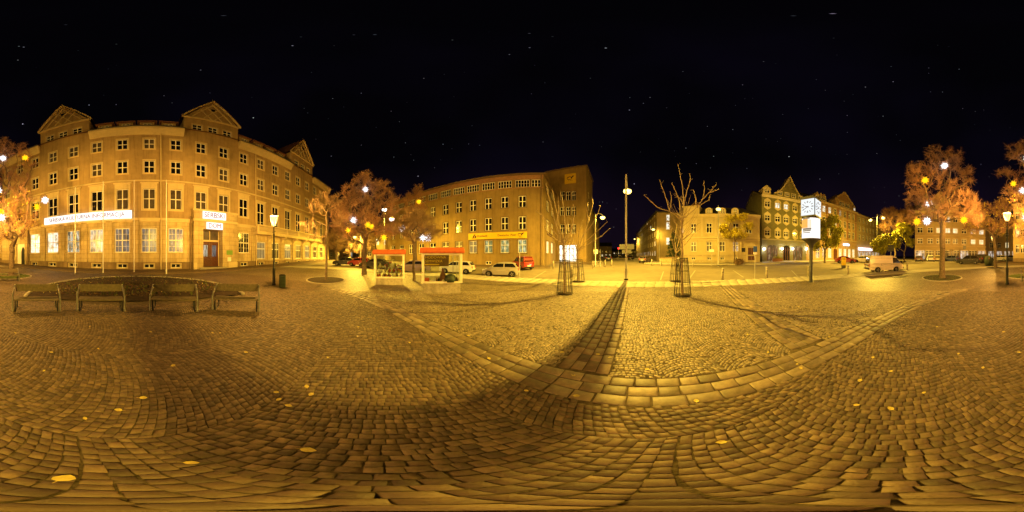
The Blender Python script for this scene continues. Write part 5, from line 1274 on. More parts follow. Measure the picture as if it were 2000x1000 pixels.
# ------------------------------------------------------------------ clock column with advertising drum
ck = pol(1584, gr(551)); rC = ck.xy.length; zc_ = lambda y: zat(y, rC)-ck.z
t = thing('clock_column', 'clock cube on a lit white advertising drum on a dark post', 'clock', tuple(ck), -az(1584))
obj('post', MB().lathe([(0.24, -0.05), (0.24, 0.04), (0.15, 0.06), (0.14, zc_(486)), (0.17, zc_(482)), (0.30, zc_(476)), (0.62, zc_(470)), (0.80, zc_(467.5))], 20).mesh('post', True), mat('post_slate', (0.045, 0.045, 0.055), 0.45, 0.15, 6, metal=0.3), t)
z0, z1 = zc_(467), zc_(428.5); dr = 0.735
obj('drum', MB().lathe([(dr, z0), (dr, z1)], 40).mesh('drum', False), 'drum_white', t)
obj('drum_rim', MB().lathe([(dr+.03, z0-.06), (dr+.03, z0+.02)], 40).lathe([(dr+.03, z1-.02), (dr+.03, z1+.05), (dr*0.5, z1+.16)], 40).mesh('drum_rim'), 'post_slate', t)
def patch(name, a0, a1, za, zb_, m, off=0.006):
    mb = MB(); n = 8; R = dr+off
    for i in range(n):
        p = [R_(-90)+R_(a0+(a1-a0)*(i+k)/n) for k in (0, 1)]
        mb.quad(*[(R*math.cos(q), R*math.sin(q), z) for q, z in ((p[0], za), (p[1], za), (p[1], zb_), (p[0], zb_))])
    return obj(name, mb.mesh(name), m, t)
hd_ = z1-z0
patch('poster_orange', -88, -20, z0+hd_*0.5, z0+hd_*0.93, 'drum_orange'); patch('poster_pale', -19, 2, z0+hd_*0.5, z0+hd_*0.9, lit('drum_pale', [(1.0, 0.80, 0.62)], 1.0, rough=0.9))
for k, (f0, f1, a1) in enumerate(((0.93, 0.985, -8), (0.40, 0.49, 2), (0.33, 0.39, -2), (0.25, 0.29, -6))): patch('poster_line', -58, a1, z0+hd_*f0, z0+hd_*f1, 'drum_grey', 0.008)
obj('neck', MB().lathe([(0.3, z1+.1), (0.3, zc_(424))], 16).mesh('neck'), 'post_slate', t)
zb0, zb1 = zc_(425), zc_(390.5); hw = 0.61
box = obj('clock_box', MB().box(-hw, hw, -hw, hw, zb0, zb1).box(-hw-.04, hw+.04, -hw-.04, hw+.04, zb0-.03, zb0+.06).prism([(-hw-.04, zb1-.12), (hw+.04, zb1-.12), (hw+.04, zb1), (hw*.7, zb1+.12), (-hw*.7, zb1+.12), (-hw-.04, zb1)], -hw-.04, hw+.04).mesh('clock_box'), 'post_slate', t, (0, 0, 0), R_(-25))
cs_ = (zb1-zb0)*0.40; zc0 = (zb0+zb1)/2-0.02
for k in range(4):
    fc = obj('clock_face', MB().box(-hw+.05, hw-.05, -0.012, 0.01, -cs_-.08, cs_+.08).mesh('clock_face'), 'clock_face', box, (math.sin(R_(90*k))*(hw+.012), -math.cos(R_(90*k))*(hw+.012), zc0), R_(90*k))
    hm = MB(); RR = 0.50
    for i in range(12):
        a = R_(30*i); l = 0.14 if i % 3 else 0.17
        for s in ((-0.03, 0.03) if i % 3 == 0 else (0,)):
            c, sn = math.sin(a), math.cos(a); w = 0.016 if i % 3 == 0 else 0.024
            hm.prism([((RR)*c+(w+s)*sn, RR*sn-(w+s)*c), ((RR-l)*c+(w+s)*sn, (RR-l)*sn-(w+s)*c), ((RR-l)*c+(s-w)*sn, (RR-l)*sn-(s-w)*c), (RR*c+(s-w)*sn, RR*sn-(s-w)*c)], -0.022, -0.013)
    obj('numerals', hm.mesh('numerals'), 'sign_dark', fc)
    for nm, ang, l, w in (('hour_hand', -68, 0.34, 0.03), ('minute_hand', 47, 0.2, 0.03), ('minute_hand', -123, 0.5, 0.022)):
        if nm == 'minute_hand' and ang == 47: continue
        a = R_(ang); c, sn = math.sin(a), math.cos(a)
        obj(nm, MB().prism([(-.1*c+w*sn, -.1*sn-w*c), (l*c+w*.5*sn, l*sn-w*.5*c), (l*c-w*.5*sn, l*sn+w*.5*c), (-.1*c-w*sn, -.1*sn+w*c)], -0.034, -0.024).mesh(nm), 'sign_dark', fc)
# ------------------------------------------------------------------ benches
def bench(label, px, r, rz, L=1.72, first=[None]):
    c = pol(px, r); t = thing('bench', label, 'bench', tuple(c), rz, 'tube-frame benches')
    # local: x along, -y towards the sitter's front (camera), y back
    if first[0] is None:
        fr = {}
        side = MB().tube([(0, 0.30, 0.0), (0, 0.26, 0.30), (0, 0.24, 0.40), (0, -0.08, 0.44), (0, -0.28, 0.44), (0, -0.34, 0.40), (0, -0.36, 0.02)], 0.03, 8)
        arm = MB().tube([(0, -0.36, 0.02), (0, -0.40, 0.35), (0, -0.36, 0.62), (0, -0.20, 0.74), (0, 0.10, 0.84), (0, 0.30, 0.94)], 0.034, 8)
        fr['side'] = side.mesh('side_frame', True); fr['arm'] = arm.mesh('arm_rail', True); fr['run'] = MB().tube([(0, -0.40, 0.022), (0, 0.34, 0.022)], 0.026, 8).mesh('foot_rail', True)
        fr['cap'] = MB().ball((0, 0.32, 0.95), 0.036, 8, 6).mesh('end_cap', True)
        def plank(y0, y1, z0, z1): 
            m_ = MB().box(-L/2, L/2, y0, y1, z0, z1).mesh('plank'); return m_
        fr['seat'] = [plank(-0.36+0.135*i, -0.36+0.135*i+0.122, 0.455, 0.50) for i in range(4)]
        bk = MB(); bk.v = []; 
        def tilt(z): return 0.27+(z-0.72)*0.22
        def back(z0, z1): return MB().prism([(tilt(z0), z0), (tilt(z0)+.04, z0-.006), (tilt(z1)+.04, z1-.006), (tilt(z1), z1)], -L/2, L/2, 'x').mesh('plank')
        fr['back'] = [back(0.70, 0.99)]
        for k in ('side', 'arm', 'run', 'cap'): fr[k].materials.append(M['galvanised' if k == 'cap' else 'black_iron' if k != 'arm' else 'grey_metal'])
        for m_ in fr['seat']+fr['back']: m_.materials.append(M['bench_wood'])
        first[0] = fr
    fr = first[0]
    for s in (-1, 1):
        sd = obj('side_frame', fr['side'], None, t, (s*(L/2-0.06), 0, 0)); obj('foot_rail', fr['run'], None, sd)
        ar = obj('arm_rail', fr['arm'], None, t, (s*(L/2+0.03), 0, 0)); obj('end_cap', fr['cap'], None, ar)
    for m_ in fr['seat']: obj('seat_plank', m_, None, t)
    for m_ in fr['back']: obj('backrest', m_, None, t)
    return t
for px, r, dz, lab in ((71, 6.45, 0, 'first tube-frame bench from the left in front of the flower bed'), (197, 6.45, 0, 'second tube-frame bench from the left in front of the flower bed'), (340, 6.45, -3, 'third tube-frame bench from the left in front of the flower bed'), (462, 6.5, -7, 'rightmost tube-frame bench in front of the flower bed, nearest the lantern')):
    bench(lab, px, r, -az(px)+R_(dz))
bench('lone bench under the bare tree at the lawn patch', 2015.5, 13.6, -az(2015.5)+R_(4))
# ------------------------------------------------------------------ litter bin, display cases
c = gp(551.5, 561.5); t = thing('litter_bin', 'dark slatted litter bin next to the lantern', 'litter bin', tuple(c), 0.3)
obj('liner', MB().lathe([(0.18, 0.05), (0.19, 0.80)], 14).mesh('liner'), 'black_iron', t)
sl_ = MB().box(-0.022, 0.022, -0.012, 0.012, 0.04, 0.88).mesh('slat'); sl_.materials.append(M['bin_green'])
for k in range(18): a = TAU*k/18; o = obj('slat', sl_, None, t, (0.215*math.cos(a), 0.215*math.sin(a), 0), a+R_(90))
obj('rim', MB().lathe([(0.235, 0.86), (0.235, 0.90), (0.19, 0.91), (0.19, 0.86)], 18).mesh('rim'), 'black_iron', t)
def display_case(label, px0, px1, y_base, y_pl, y_gl, y_roof, roofo, dz, seed):
    px = (px0+px1)/2; r = gr(y_base); c = pol(px, r+0.25); w = 2*r*math.tan(R_((px1-px0)*0.09)); b = c.z
    t = thing('display_case', label, 'display case', tuple(c), -az(px)+R_(dz)); zz = lambda y: zat(y, r)-b
    zp_, zg_, zr_ = zz(y_pl), zz(y_gl), zz(y_roof); d = 0.26; W = w/2-roofo
    obj('plinth', MB().box(-W+.12, W-.12, -d+.02, d-.02, -0.1, zp_).mesh('plinth'), 'concrete', t, bevel=0.015)
    f_ = MB(); k = .14
    for x in (-W, W-k):
        for y in (-d, d-k): f_.box(x, x+k, y, y+k, zp_, zg_)
    for z0_, z1_ in ((zp_, zp_+.11), (zg_-.11, zg_)):
        for y in (-d, d-k): f_.box(-W+k, W-k, y+.003, y+k-.003, z0_, z1_)
        for x in (-W, W-k): f_.box(x+.003, x+k-.003, -d+k, d-k, z0_, z1_)
    obj('case_frame', f_.mesh('case_frame'), 'cream_paint', t)
    obj('lock', MB().box(-W+.035, -W+.06, -d-.015, -d, (zp_+zg_)/2-.25, (zp_+zg_)/2-.2).mesh('lock'), 'black_iron', t)
    obj('case_floor', MB().box(-W+.09, W-.09, -d+.09, d-.09, zp_+.01, zp_+.05).mesh('case_floor'), 'cream_paint', t)
    for y in (-d+.03, d-.03): obj('pane', MB().quad((-W+.08, y, zp_+.08), (W-.08, y, zp_+.08), (W-.08, y, zg_-.08), (-W+.08, y, zg_-.08)).mesh('pane'), 'clear_glass', t)
    for x in (-W+.03, W-.03): obj('pane', MB().quad((x, -d+.08, zp_+.08), (x, d-.08, zp_+.08), (x, d-.08, zg_-.08), (x, -d+.08, zg_-.08)).mesh('pane'), 'clear_glass', t)
    RW = w/2; n = 14; rm = MB().prism([(-d-.16, zg_), (d+.16, zg_), (d+.18, zg_+(zr_-zg_)*.45), (d*.7, zr_-.02), (0, zr_), (-d*.7, zr_-.02), (-d-.18, zg_+(zr_-zg_)*.45)], -RW, RW, 'x')
    obj('roof_cover', rm.mesh('roof_cover'), 'orange_tile', t, bevel=0.03)
    return t, W, d, zp_, zg_
t, W, d, zp_, zg_ = display_case('smaller glass display case filled with small goods under an orange roof', 728, 793, 557, 543.5, 496.5, 487, 0.10, -3, 1)
for k in range(84):                                              # shelf goods: jars, figures, wreaths
    x = rs.uniform(-W+.2, W-.2); lvl = rs.choice((0.06, 0.06, 0.42, 0.42, 0.78)); h = rs.uniform(.12, .33); rr2 = rs.uniform(.05, .12)
    m_ = rs.choice(('pot', 'paint_beige', 'bench_wood', 'paint_red', 'cream_paint', 'paint_white', 'fallen', 'leaf_green', 'orange_tile'))
    obj('shelf_item', MB().lathe([(rr2*.7, 0), (rr2, h*.35), (rr2*.8, h*.7), (rr2*.35, h*.8), (rr2*.45, h)], 8).mesh('shelf_item', True), m_, t, (x, rs.uniform(-.1, .1), zp_+lvl))
for lvl in (0.40, 0.76): obj('shelf', MB().box(-W+.1, W-.1, -.12, .16, zp_+lvl-.02, zp_+lvl).mesh('shelf'), 'bench_wood', t)
t, W, d, zp_, zg_ = display_case('larger glass display case with a yellow poster under an orange roof', 820, 906.5, 574, 553.5, 494.5, 483, 0.10, 2, 2)
HH = zg_-zp_; zm = zp_+HH*.5
text('HODOWNA', 0.205, mat('poster_yellow', (0.80, 0.58, 0.02), 0.6, 0.03, 3), t, (-W+.18, -.05, zg_-.24), UP, 0.004, align='LEFT', sx=1.05, bold=0.0)
text('SEMWIZKA', 0.205, 'poster_yellow', t, (-W+.18, -.05, zg_-.46), UP, 0.004, align='LEFT', sx=0.98, bold=0.0)
obj('poster', MB().box(-W+.12, -W+1.55, -.04, -.03, zg_-.75, zg_-.1).mesh('poster'), 'poster_brown', t)
obj('poster_strip', MB().box(-W+.18, -W+1.0, -.052, -.048, zg_-.68, zg_-.62).mesh('poster_strip'), 'poster_yellow', t)
obj('poster_strip', MB().box(-W+.16, -W+.42, -.06, -.03, zp_+.1, zp_+.3).mesh('poster_strip'), 'orange_tile', t)
fig = MB().lathe([(.14, 0), (.20, .2), (.17, .4), (.11, .55), (.06, .6), (.08, .68), (.07, .76), (.03, .8)], 10, (.05, .05, zp_+.05)); obj('puppet', fig.mesh('puppet', True), 'pot', t)
fig = MB().lathe([(.34, 0), (.36, .2), (.28, .38), (.1, .46)], 12, (.48, .0, zp_+.05)); obj('bundle', fig.mesh('bundle', True), 'bin_green', t)
for k in range(16):
    x = rs.uniform(-W+.3, W-.25); h = rs.uniform(.08, .3); r2 = rs.uniform(.05, .12)
    obj('shelf_item', MB().lathe([(r2*.8, 0), (r2, h*.4), (r2*.5, h*.8), (r2*.4, h)], 8).mesh('shelf_item', True), rs.choice(('pot', 'black_iron', 'paint_red', 'litter', 'cream_paint')), t, (x, rs.uniform(-.1, .12), zp_+.05))
obj('glass_prop', MB().box(W-.55, W-.5, -.1, -.06, zp_+.05, zg_-.1).box(W-.32, W-.29, -.1, -.06, zp_+.05, zg_-.1).mesh('glass_prop'), 'galvanised', t)
# ------------------------------------------------------------------ flagpoles
for px, yb, yt, lab in ((147, 535, 366, 'leftmost white flagpole in front of the long house'), (201.5, 534.5, 355, 'second white flagpole from the left, before the lit windows'), (262, 533, 352, 'third white flagpole from the left, right of the long sign'), (325, 536.5, 352, 'rightmost white flagpole, left of the entrance')):
    c = gp(px, yb); r = c.xy.length; h = zat(yt, r)-c.z; t = thing('flagpole', lab, 'flagpole', tuple(c), 0, 'white flagpoles before the long house')
    obj('pole', MB().tube([(0, 0, -.1), (0, 0, h)], [0.062, 0.04], 10).mesh('pole', True), 'white_paint', t); obj('knob', MB().ball((0, 0, h+.05), .07, 8, 6).mesh('knob', True), 'galvanised', t)
    obj('foot', MB().lathe([(.14, 0), (.14, .05), (.075, .1)], 10).mesh('foot'), 'grey_metal', t)
# ------------------------------------------------------------------ bollards, signs, post box, bicycle stands
bo_me = MB().lathe([(0.115, -0.1), (0.105, 0.7), (0.10, 0.78), (0.07, 0.82), (0.07, 0.86), (0.105, 0.90), (0.09, 0.98), (0.03, 1.02)], 14).mesh('bollard', True); bo_me.materials.append(M['concrete'])
band_me = MB().lathe([(0.112, 0.60), (0.112, 0.66)], 14).mesh('band', True); band_me.materials.append(M['grey_metal'])
for px, yb, lab in ((1411.5, 545.5, 'stone bollard nearest the young tree guard, in front of the villa'), (1497.5, 542, 'stone bollard left of the clock column beside a sign post'), (1579, 540, 'stone bollard half hidden behind the clock post'), (1656, 536.5, 'stone bollard between the clock and the white van'),
                    (1723.5, 531, 'stone bollard right against the side of the white van'), (1772, 528, 'stone bollard just beyond the front of the white van'), (1158, 523, 'stone bollard left of the lamp with the sign box'), (1182, 520, 'stone bollard right of the bicycle stands'),
                    (1195, 519, 'stone bollard at the mouth of the side street, left of the tall lamp'), (1081, 523, 'stone bollard before the post office corner'), (1116.5, 540, 'stone bollard between the two caged trees'), (1273, 517.5, 'stone bollard before the apartment block'), (1291, 518, 'stone bollard left of the garden wall end'), (1353.5, 519.5, 'stone bollard before the villa left corner')):
    c = gp(px, yb); t = thing('bollard', lab, 'bollard', tuple(c), rs.uniform(0, 3), 'stone bollards along the road'); obj('shaft', bo_me, None, t); obj('band', band_me, None, t)
def sign_post(label, px, yb, plates, yt, rz=0, name='sign_post'):
    c = gp(px, yb); r = c.xy.length; t = thing(name, label, 'sign', tuple(c), -az(px)+R_(rz)); h = zat(yt, r)-c.z
    obj('pole', MB().tube([(0, 0, -.1), (0, 0, h)], 0.035, 8).mesh('pole'), 'galvanised', t)
    for (w, y0, y1, m_, sh) in plates:
        z0_, z1_ = zat(y1, r)-c.z, zat(y0, r)-c.z
        if sh == 'box': mb = MB().box(-w/2, w/2, -.07, -.036, z0_, z1_)
        elif sh == 'round': mb = MB().prism([(w/2*math.cos(TAU*k/16), (z0_+z1_)/2+w/2*math.sin(TAU*k/16)) for k in range(16)], -.06, -.036)
        else: mb = MB().prism([(-w/2, z1_), (w/2, z1_), (0, z0_)], -.06, -.036)
        obj('sign_plate', mb.mesh('sign_plate'), m_, t)
    return t
sign_post('sign post with a blue plate and small white plate before the villa door', 1474.5, 543, [(0.42, 481, 492, 'sign_blue', 'box'), (0.42, 493, 497, 'white_paint', 'box')], 480, 40)
sign_post('white plate on a post across the road before the villa', 1390, 518.5, [(0.75, 487, 492, 'white_paint', 'box')], 487, 10)
sign_post('sign with a blue and white parking plate at the post office', 1045, 519, [(0.55, 482.5, 488, 'sign_blue', 'box'), (0.55, 489, 493, 'white_paint', 'box')], 482, 0)
sign_post('thin bare post right beside the silver hatchback', 1015, 543, [(0.05, 494, 500, 'galvanised', 'box')], 494, 0, 'thin_post')
sign_post('grey back of a square sign on the post by the far shops', 1884, 514, [(0.6, 480, 487, 'sign_grey', 'box')], 479, 0)
sign_post('dark back of a large sign standing behind the white van', 1740, 519, [(1.0, 478.5, 491, 'black_iron', 'box')], 478, 0)
sign_post('wide grey back of a direction sign down the side street', 1224, 512, [(3.2, 477, 487, 'sign_grey', 'box'), (2.0, 488, 495, 'sign_grey', 'box')], 476, 0)
sign_post('white box sign fixed on a post by the bicycle stands', 1163.6, 519.5, [(0.75, 487.5, 491, 'white_paint', 'box'), (0.62, 491.5, 496, 'white_paint', 'box')], 486, 0)
sign_post('thin post at the street corner right of the bicycle stands', 1172, 519, [(0.4, 487, 490, 'sign_grey', 'box')], 487, 70, 'thin_post')
sign_post('green post left of the parked dark car', 655.5, 510, [(0.3, 496, 506, 'bin_green', 'box')], 495.5, 0)
sign_post('round traffic sign beside the parked dark car', 660, 510, [(0.7, 493, 499, 'white_paint', 'round'), (0.5, 495, 497, 'sign_blue', 'round')], 492, 20)
sign_post('projecting yellow sign post at the post office corner', 1043.5, 519.3, [(0.3, 467, 480, 'sign_yellow', 'box')], 466, 75)
c = gp(1647.5, 522.5); t = thing('post_box', 'yellow letter box on the far kerb behind a bollard', 'letter box', tuple(c), -az(1647.5)+.3)
obj('body', MB().box(-.33, .33, -.25, .25, .35, 1.45).prism([(-.25, 1.45), (.25, 1.45), (.2, 1.55), (-.2, 1.55)], -.33, .33, 'x').mesh('body'), 'sign_yellow', t, bevel=.03); obj('stand', MB().box(-.28, .28, -.2, .2, -.1, .35).mesh('stand'), 'sign_grey', t); obj('slot', MB().box(-.22, .22, -.262, -.251, 1.22, 1.3).mesh('slot'), 'sign_dark', t)
for i, px in enumerate((1166, 1169.5, 1174.5)):
    c = gp(px, 520.5); t = tag(MB().tube([(-.35, 0, -.05), (-.35, 0, .7), (-.25, 0, .82), (.25, 0, .82), (.35, 0, .7), (.35, 0, -.05)], .024, 6).build('bicycle_stand', 'galvanised', None, tuple(c), -az(px)+1.2, True), '%s hooped metal bicycle stand by the lamp with the sign box' % ('left', 'middle', 'right')[i], 'bicycle stand', 'bicycle stands')
c = gp(1930.5, 518); t = thing('glass_container', 'dark green recycling container with a round opening left of the second tree', 'container', tuple(c), -az(1930)+.2)
obj('body', MB().lathe([(.62, .12), (.72, .5), (.72, 1.1), (.55, 1.5), (.2, 1.65)], 12).mesh('body', True), 'bin_green', t); obj('opening', MB().lathe([(.14, -.01), (.14, .02)], 12).mesh('opening'), 'pot', t, (0, -.67, 1.15)); bpy.data.objects[t.children[-1].name].rotation_euler = (R_(80), 0, 0); obj('foot', MB().box(-.55, .55, -.5, .5, -.1, .12).mesh('foot'), 'black_iron', t)
c = gp(1756, 541); t = tag(MB().box(-.6, .6, -.35, .35, -.05, .03).box(-.5, .5, -.25, .25, .03, .036).build('manhole_cover', 'black_iron', None, (c.x, c.y, c.z+.012), -az(1756)+.3), 'dark rectangular shaft cover in the paving before the van', 'manhole cover')
# traffic signal far down the street
c = pol(1208, 95); t = thing('traffic_signal', 'traffic signal showing red far down the side street', 'traffic signal', tuple(c), -az(1208)); zz = zat(485, 95)-c.z
obj('pole', MB().tube([(0, .2, 0), (0, .2, zz+.3)], .08, 8).mesh('pole'), 'galvanised', t); obj('signal_box', MB().box(-.3, .3, -.05, .2, zz-1.3, zz+.5).mesh('signal_box'), 'black_iron', t)
obj('red_light', MB().ball((0, -.15, zz), .42, 12, 8).mesh('red_light', True), 'red_signal', t)
# potted shrubs and cafe box at the olive house
u = fH.u(1512); w = fH.world(u, -1.6); t = thing('planter', 'red-brown planter box with shrub in front of the olive house', 'planter', (w.x, w.y, gz(w.x, w.y)), fH.rz)
obj('box', MB().box(-1.2, 1.2, -.25, .25, 0, .75).mesh('box'), 'pot', t)
V, F = leaf_cloud(260, lambda r: (r.uniform(-1.1, 1.1), r.uniform(-.25, .25), .75+abs(r.normal(0, .3))), .09, 1.2, 4); obj('foliage', raw_mesh('foliage', V, F), 'leaf_green', t)

# ------------------------------------------------------------------ vehicles
def loft(poly, hw, mb=None):                # side outline (x,z) with half width hw(x,z) to each side
    mb = mb or MB(); n = len(mb.v); k = len(poly)
    for s in (-1, 1):
        for x, z in poly: mb.v.append((x, s*hw(x, z), z))
    mb.f.append(tuple(range(n, n+k))); mb.f.append(tuple(range(n+2*k-1, n+k-1, -1)))
    for i in range(k): j = (i+1) % k; mb.f.append((n+i, n+k+i, n+k+j, n+j))
    return mb
def arch(cx, r, z0, n=8): return [(cx+r*math.cos(t), z0+max(0, r*math.sin(t)-0)) for t in np.linspace(math.pi, 0, n)]
KIND = {
 'hatch': dict(L=3.75, W=1.68, H=1.46, fw=.30, rw=-.325, body=[(-.5, .40), (-.5, .62), (-.485, .86), (-.46, .98), (.16, .93), (.31, .90), (.40, .80), (.465, .66), (.495, .48), (.49, .26)], cab=[(-.475, .95), (-.405, 1.30), (-.34, 1.40), (-.22, 1.46), (-.06, 1.46), (.04, 1.41), (.12, 1.30), (.32, .90)], pil=(-.10, -.13)),
 'sedan': dict(L=4.4, W=1.75, H=1.44, fw=.30, rw=-.30, body=[(-.5, .42), (-.5, .72), (-.48, .94), (-.30, 1.0), (.16, .95), (.30, .91), (.43, .80), (.49, .62), (.5, .42), (.49, .26)], cab=[(-.38, .97), (-.24, 1.38), (-.16, 1.43), (.0, 1.44), (.07, 1.39), (.24, .92)], pil=(-.05, -.08)),
 'kangoo': dict(L=4.1, W=1.75, H=1.80, fw=.31, rw=-.31, body=[(-.5, .40), (-.5, .7), (-.495, 1.0), (-.48, 1.06), (.20, 1.02), (.34, .98), (.46, .82), (.495, .6), (.5, .4), (.49, .26)], cab=[(-.49, 1.03), (-.475, 1.5), (-.44, 1.74), (-.3, 1.80), (.02, 1.78), (.09, 1.72), (.27, 1.0)], pil=(-.10, -.13)),
 'suv': dict(L=4.5, W=1.85, H=1.70, fw=.30, rw=-.31, body=[(-.5, .45), (-.5, .75), (-.49, 1.05), (-.46, 1.08), (.18, 1.04), (.36, 1.0), (.46, .88), (.495, .65), (.5, .45), (.49, .3)], cab=[(-.47, 1.05), (-.42, 1.55), (-.34, 1.66), (.0, 1.70), (.08, 1.64), (.24, 1.02)], pil=(-.08, -.11)),
}
def wheels(t, L, W, fx, rx, R=0.31):
    ty = MB().lathe([(R*.62, -.10), (R*.95, -.10), (R, -.06), (R, .06), (R*.95, .10), (R*.62, .10)], 20); rim = MB().lathe([(.03, .085), (R*.2, .09), (R*.62, .10), (R*.60, .05)], 18)
    for k in range(5):
        a = TAU*k/5; c, s = math.cos(a), math.sin(a); rim.prism([(c*.05-s*.035, s*.05+c*.035), (c*.05+s*.035, s*.05-c*.035), (c*R*.6+s*.03, s*R*.6-c*.03), (c*R*.6-s*.03, s*R*.6+c*.03)], .09, .115, 'z')
    tm = ty.mesh('wheel', True); rm = rim.mesh('rim'); tm.materials.append(M['rubber']); rm.materials.append(M['rim'])
    for x in (fx, rx):
        for s in (-1, 1):
            w = obj('wheel', tm, None, t, (x, s*(W/2-.10), R)); w.rotation_euler = (R_(-90*s), 0, 0); obj('rim', rm, None, w)
def car(label, px, py, head, kind, paint, scale=1.0, cat='car', plate=True, tail='tail_red', push=0.8, name='parked_car', dr=0):
    K = KIND[kind]; L, W, Hh = K['L']*scale, K['W']*scale, K['H']; R = 0.31
    r = gr(py)+push+dr; c = pol(px, r); a = az(px); right = Vector((math.cos(a), -math.sin(a))); away = Vector((math.sin(a), math.cos(a)))
    d = right*math.cos(R_(head))+away*math.sin(R_(head)); t = thing(name, label, cat, tuple(c+Vector((0, 0, -0.085 if rho(c.x, c.y) > 22.6 else .03))), math.atan2(d.y, d.x))
    fx, rx = K['fw']*L, K['rw']*L
    top = [(x*L, z) for x, z in K['body']]
    poly = top[::-1]; poly = [(top[-1][0], .24)]+[]  # start front bottom
    poly = top + [(fx+R*1.18, .24)]+[(fx+R*1.18*math.cos(q), .28+R*1.12*math.sin(q)) for q in np.linspace(.15, math.pi-.15, 8)]+[(fx-R*1.18, .22), (rx+R*1.18, .22)]+[(rx+R*1.18*math.cos(q), .28+R*1.12*math.sin(q)) for q in np.linspace(.15, math.pi-.15, 8)]+[(rx-R*1.18, .24), (-.495*L, .28)]
    def hw(x, z):
        e_ = max(0, abs(x)/L-.36)/.14; return W/2*(1-.13*e_**2)*(1-.05*max(0, (z-.7)/.4))
    body = loft(poly, hw).build('body', 'paint_'+paint, t, bevel=.045, fix=True)
    cab = [(x*L, z) for x, z in K['cab']]; zb = cab[0][1]
    def cw(x, z): return (W/2-.06)-(.20*(max(z-zb, 0)/(Hh-zb)))
    loft(cab, cw).build('cabin', 'paint_'+paint, t, bevel=.04, fix=True)
    # glass
    rear_b, rear_t, front_t, front_b = cab[0], cab[1], cab[-2], cab[-1]
    def mix(p, q, f): return (p[0]+(q[0]-p[0])*f, p[1]+(q[1]-p[1])*f)
    b0, b1 = K['pil'][0]*L, K['pil'][1]*L; zlo = zb+.04; zhi = Hh-.13
    def xr(z): f = (z-rear_b[1])/(rear_t[1]-rear_b[1]); return rear_b[0]+(rear_t[0]-rear_b[0])*min(f, 1.15)
    def xf(z): f = (z-front_b[1])/(front_t[1]-front_b[1]); return front_b[0]+(front_t[0]-front_b[0])*f
    for s in (-1, 1):
        for q in ([(xr(zlo)+.14, zlo), (b1, zlo), (b1, zhi), (xr(zhi)+.16, zhi)], [(b0, zlo), (xf(zlo)-.12, zlo), (xf(zhi)-.1, zhi), (b0, zhi)]):
            obj('side_window', MB().quad(*[(x, s*(cw(x, z)+.008), z) for x, z in q]).mesh('side_window'), 'car_glass', t)
    for nm, p, q, sg in (('rear_window', rear_b, rear_t, -1), ('windscreen', front_b, front_t, 1)):
        if kind == 'kangoo' and nm == 'rear_window': q = cab[2]
        p2, q2 = mix(p, q, .12), mix(p, q, .93); obj(nm, MB().quad(*[(x+sg*.035, y*(cw(x, z)-.09), z+.008) for (x, z), y in ((p2, -1), (p2, 1), (q2, 1), (q2, -1))]).mesh(nm), 'car_glass', t)
    zl = top[2][1]
    for s in (-1, 1):
        y = s*hw(-.49*L, .7)
        obj('tail_light', MB().box(-.505*L, -.475*L, min(y*.72, y*.98), max(y*.72, y*.98), zl-.22, zl+.02).mesh('tail_light'), tail, t, bevel=.015)
        obj('headlight', MB().box(.445*L, .488*L, min(y*.62, y*.97), max(y*.62, y*.97), .60, .76).mesh('headlight'), 'headlamp', t, bevel=.02)
        obj('mirror', MB().box(.17*L, .17*L+.12, min(s*(W/2-.02), s*(W/2+.14)), max(s*(W/2-.02), s*(W/2+.14)), zb+.02, zb+.15).mesh('mirror'), 'paint_'+paint, t, bevel=.02)
        for hx in (b0+.12, b1-.95*.5): obj('door_handle', MB().box(hx, hx+.16, min(s*(W/2-.02), s*(W/2+.02)), max(s*(W/2-.02), s*(W/2+.02)), zb-.16, zb-.13).mesh('door_handle'), 'rim', t)
    obj('number_plate', MB().box(-.507*L, -.502*L, -.26, .26, .50, .61).mesh('number_plate'), 'white_paint', t)
    obj('bumper', MB().box(-.507*L, -.485*L, -W*.42, W*.42, .28, .46).mesh('bumper'), 'black_iron', t, bevel=.02)
    wheels(t, L, W, fx, rx, R); return t
car('silver hatchback parked side-on before the post office', 978.5, 540, 170, 'hatch', 'silver', .98, dr=-.1)
car('red compact van parked behind the silver hatchback', 1019, 526.5, 118, 'kangoo', 'red', 1.0, push=1.4)
car('white car parked behind the larger display case', 893, 534.5, 160, 'hatch', 'white', 1.05, push=.9)
car('plum grey saloon parked between the two display cases', 806, 532, 172, 'sedan', 'plum', 1.0, push=.9)
car('black car parked leftmost under the bare trees', 674, 518.5, 165, 'sedan', 'black', .95)
car('red car parked next to the black car under the trees', 701, 519.5, 165, 'hatch', 'red', 1.0)
car('black estate car half hidden behind the smaller display case', 733, 523.5, 165, 'sedan', 'black', 1.05)
car('dark car with lit tail lamps far down the side street', 1233, 506.5, 78, 'hatch', 'black', 1.0, push=1)
car('grey car parked at the kerb of the side street', 1260, 512.5, 70, 'hatch', 'plum', 1.0, push=.6)
car('dark blue car parked at the left side of the side street', 1186, 508.5, 100, 'sedan', 'blue', 1.0)
car('red estate car in front of the brown house', 1651, 513.5, 8, 'sedan', 'red', 1.0)
car('white car parked before the bright shop front', 1684, 512, 175, 'hatch', 'white', 1.05)
car('dark red car parked at the corner house, leftmost of its row', 1797, 511, 80, 'hatch', 'plum', 1.0)
car('silver white car parked second in the row at the corner house', 1816.5, 511, 95, 'hatch', 'white', 1.0)
car('beige car parked third in the row, behind the big tree', 1831, 511, 92, 'hatch', 'beige', 1.0)
car('blue car parked right of the big tree trunk', 1858, 511, 150, 'hatch', 'blue', 1.0)
car('dark off-road car parked broadside at the corner house', 1891, 515.5, 176, 'suv', 'black', 1.0)
car('dark van parked behind the off-road car', 1914, 512.5, 120, 'kangoo', 'black', 1.1)
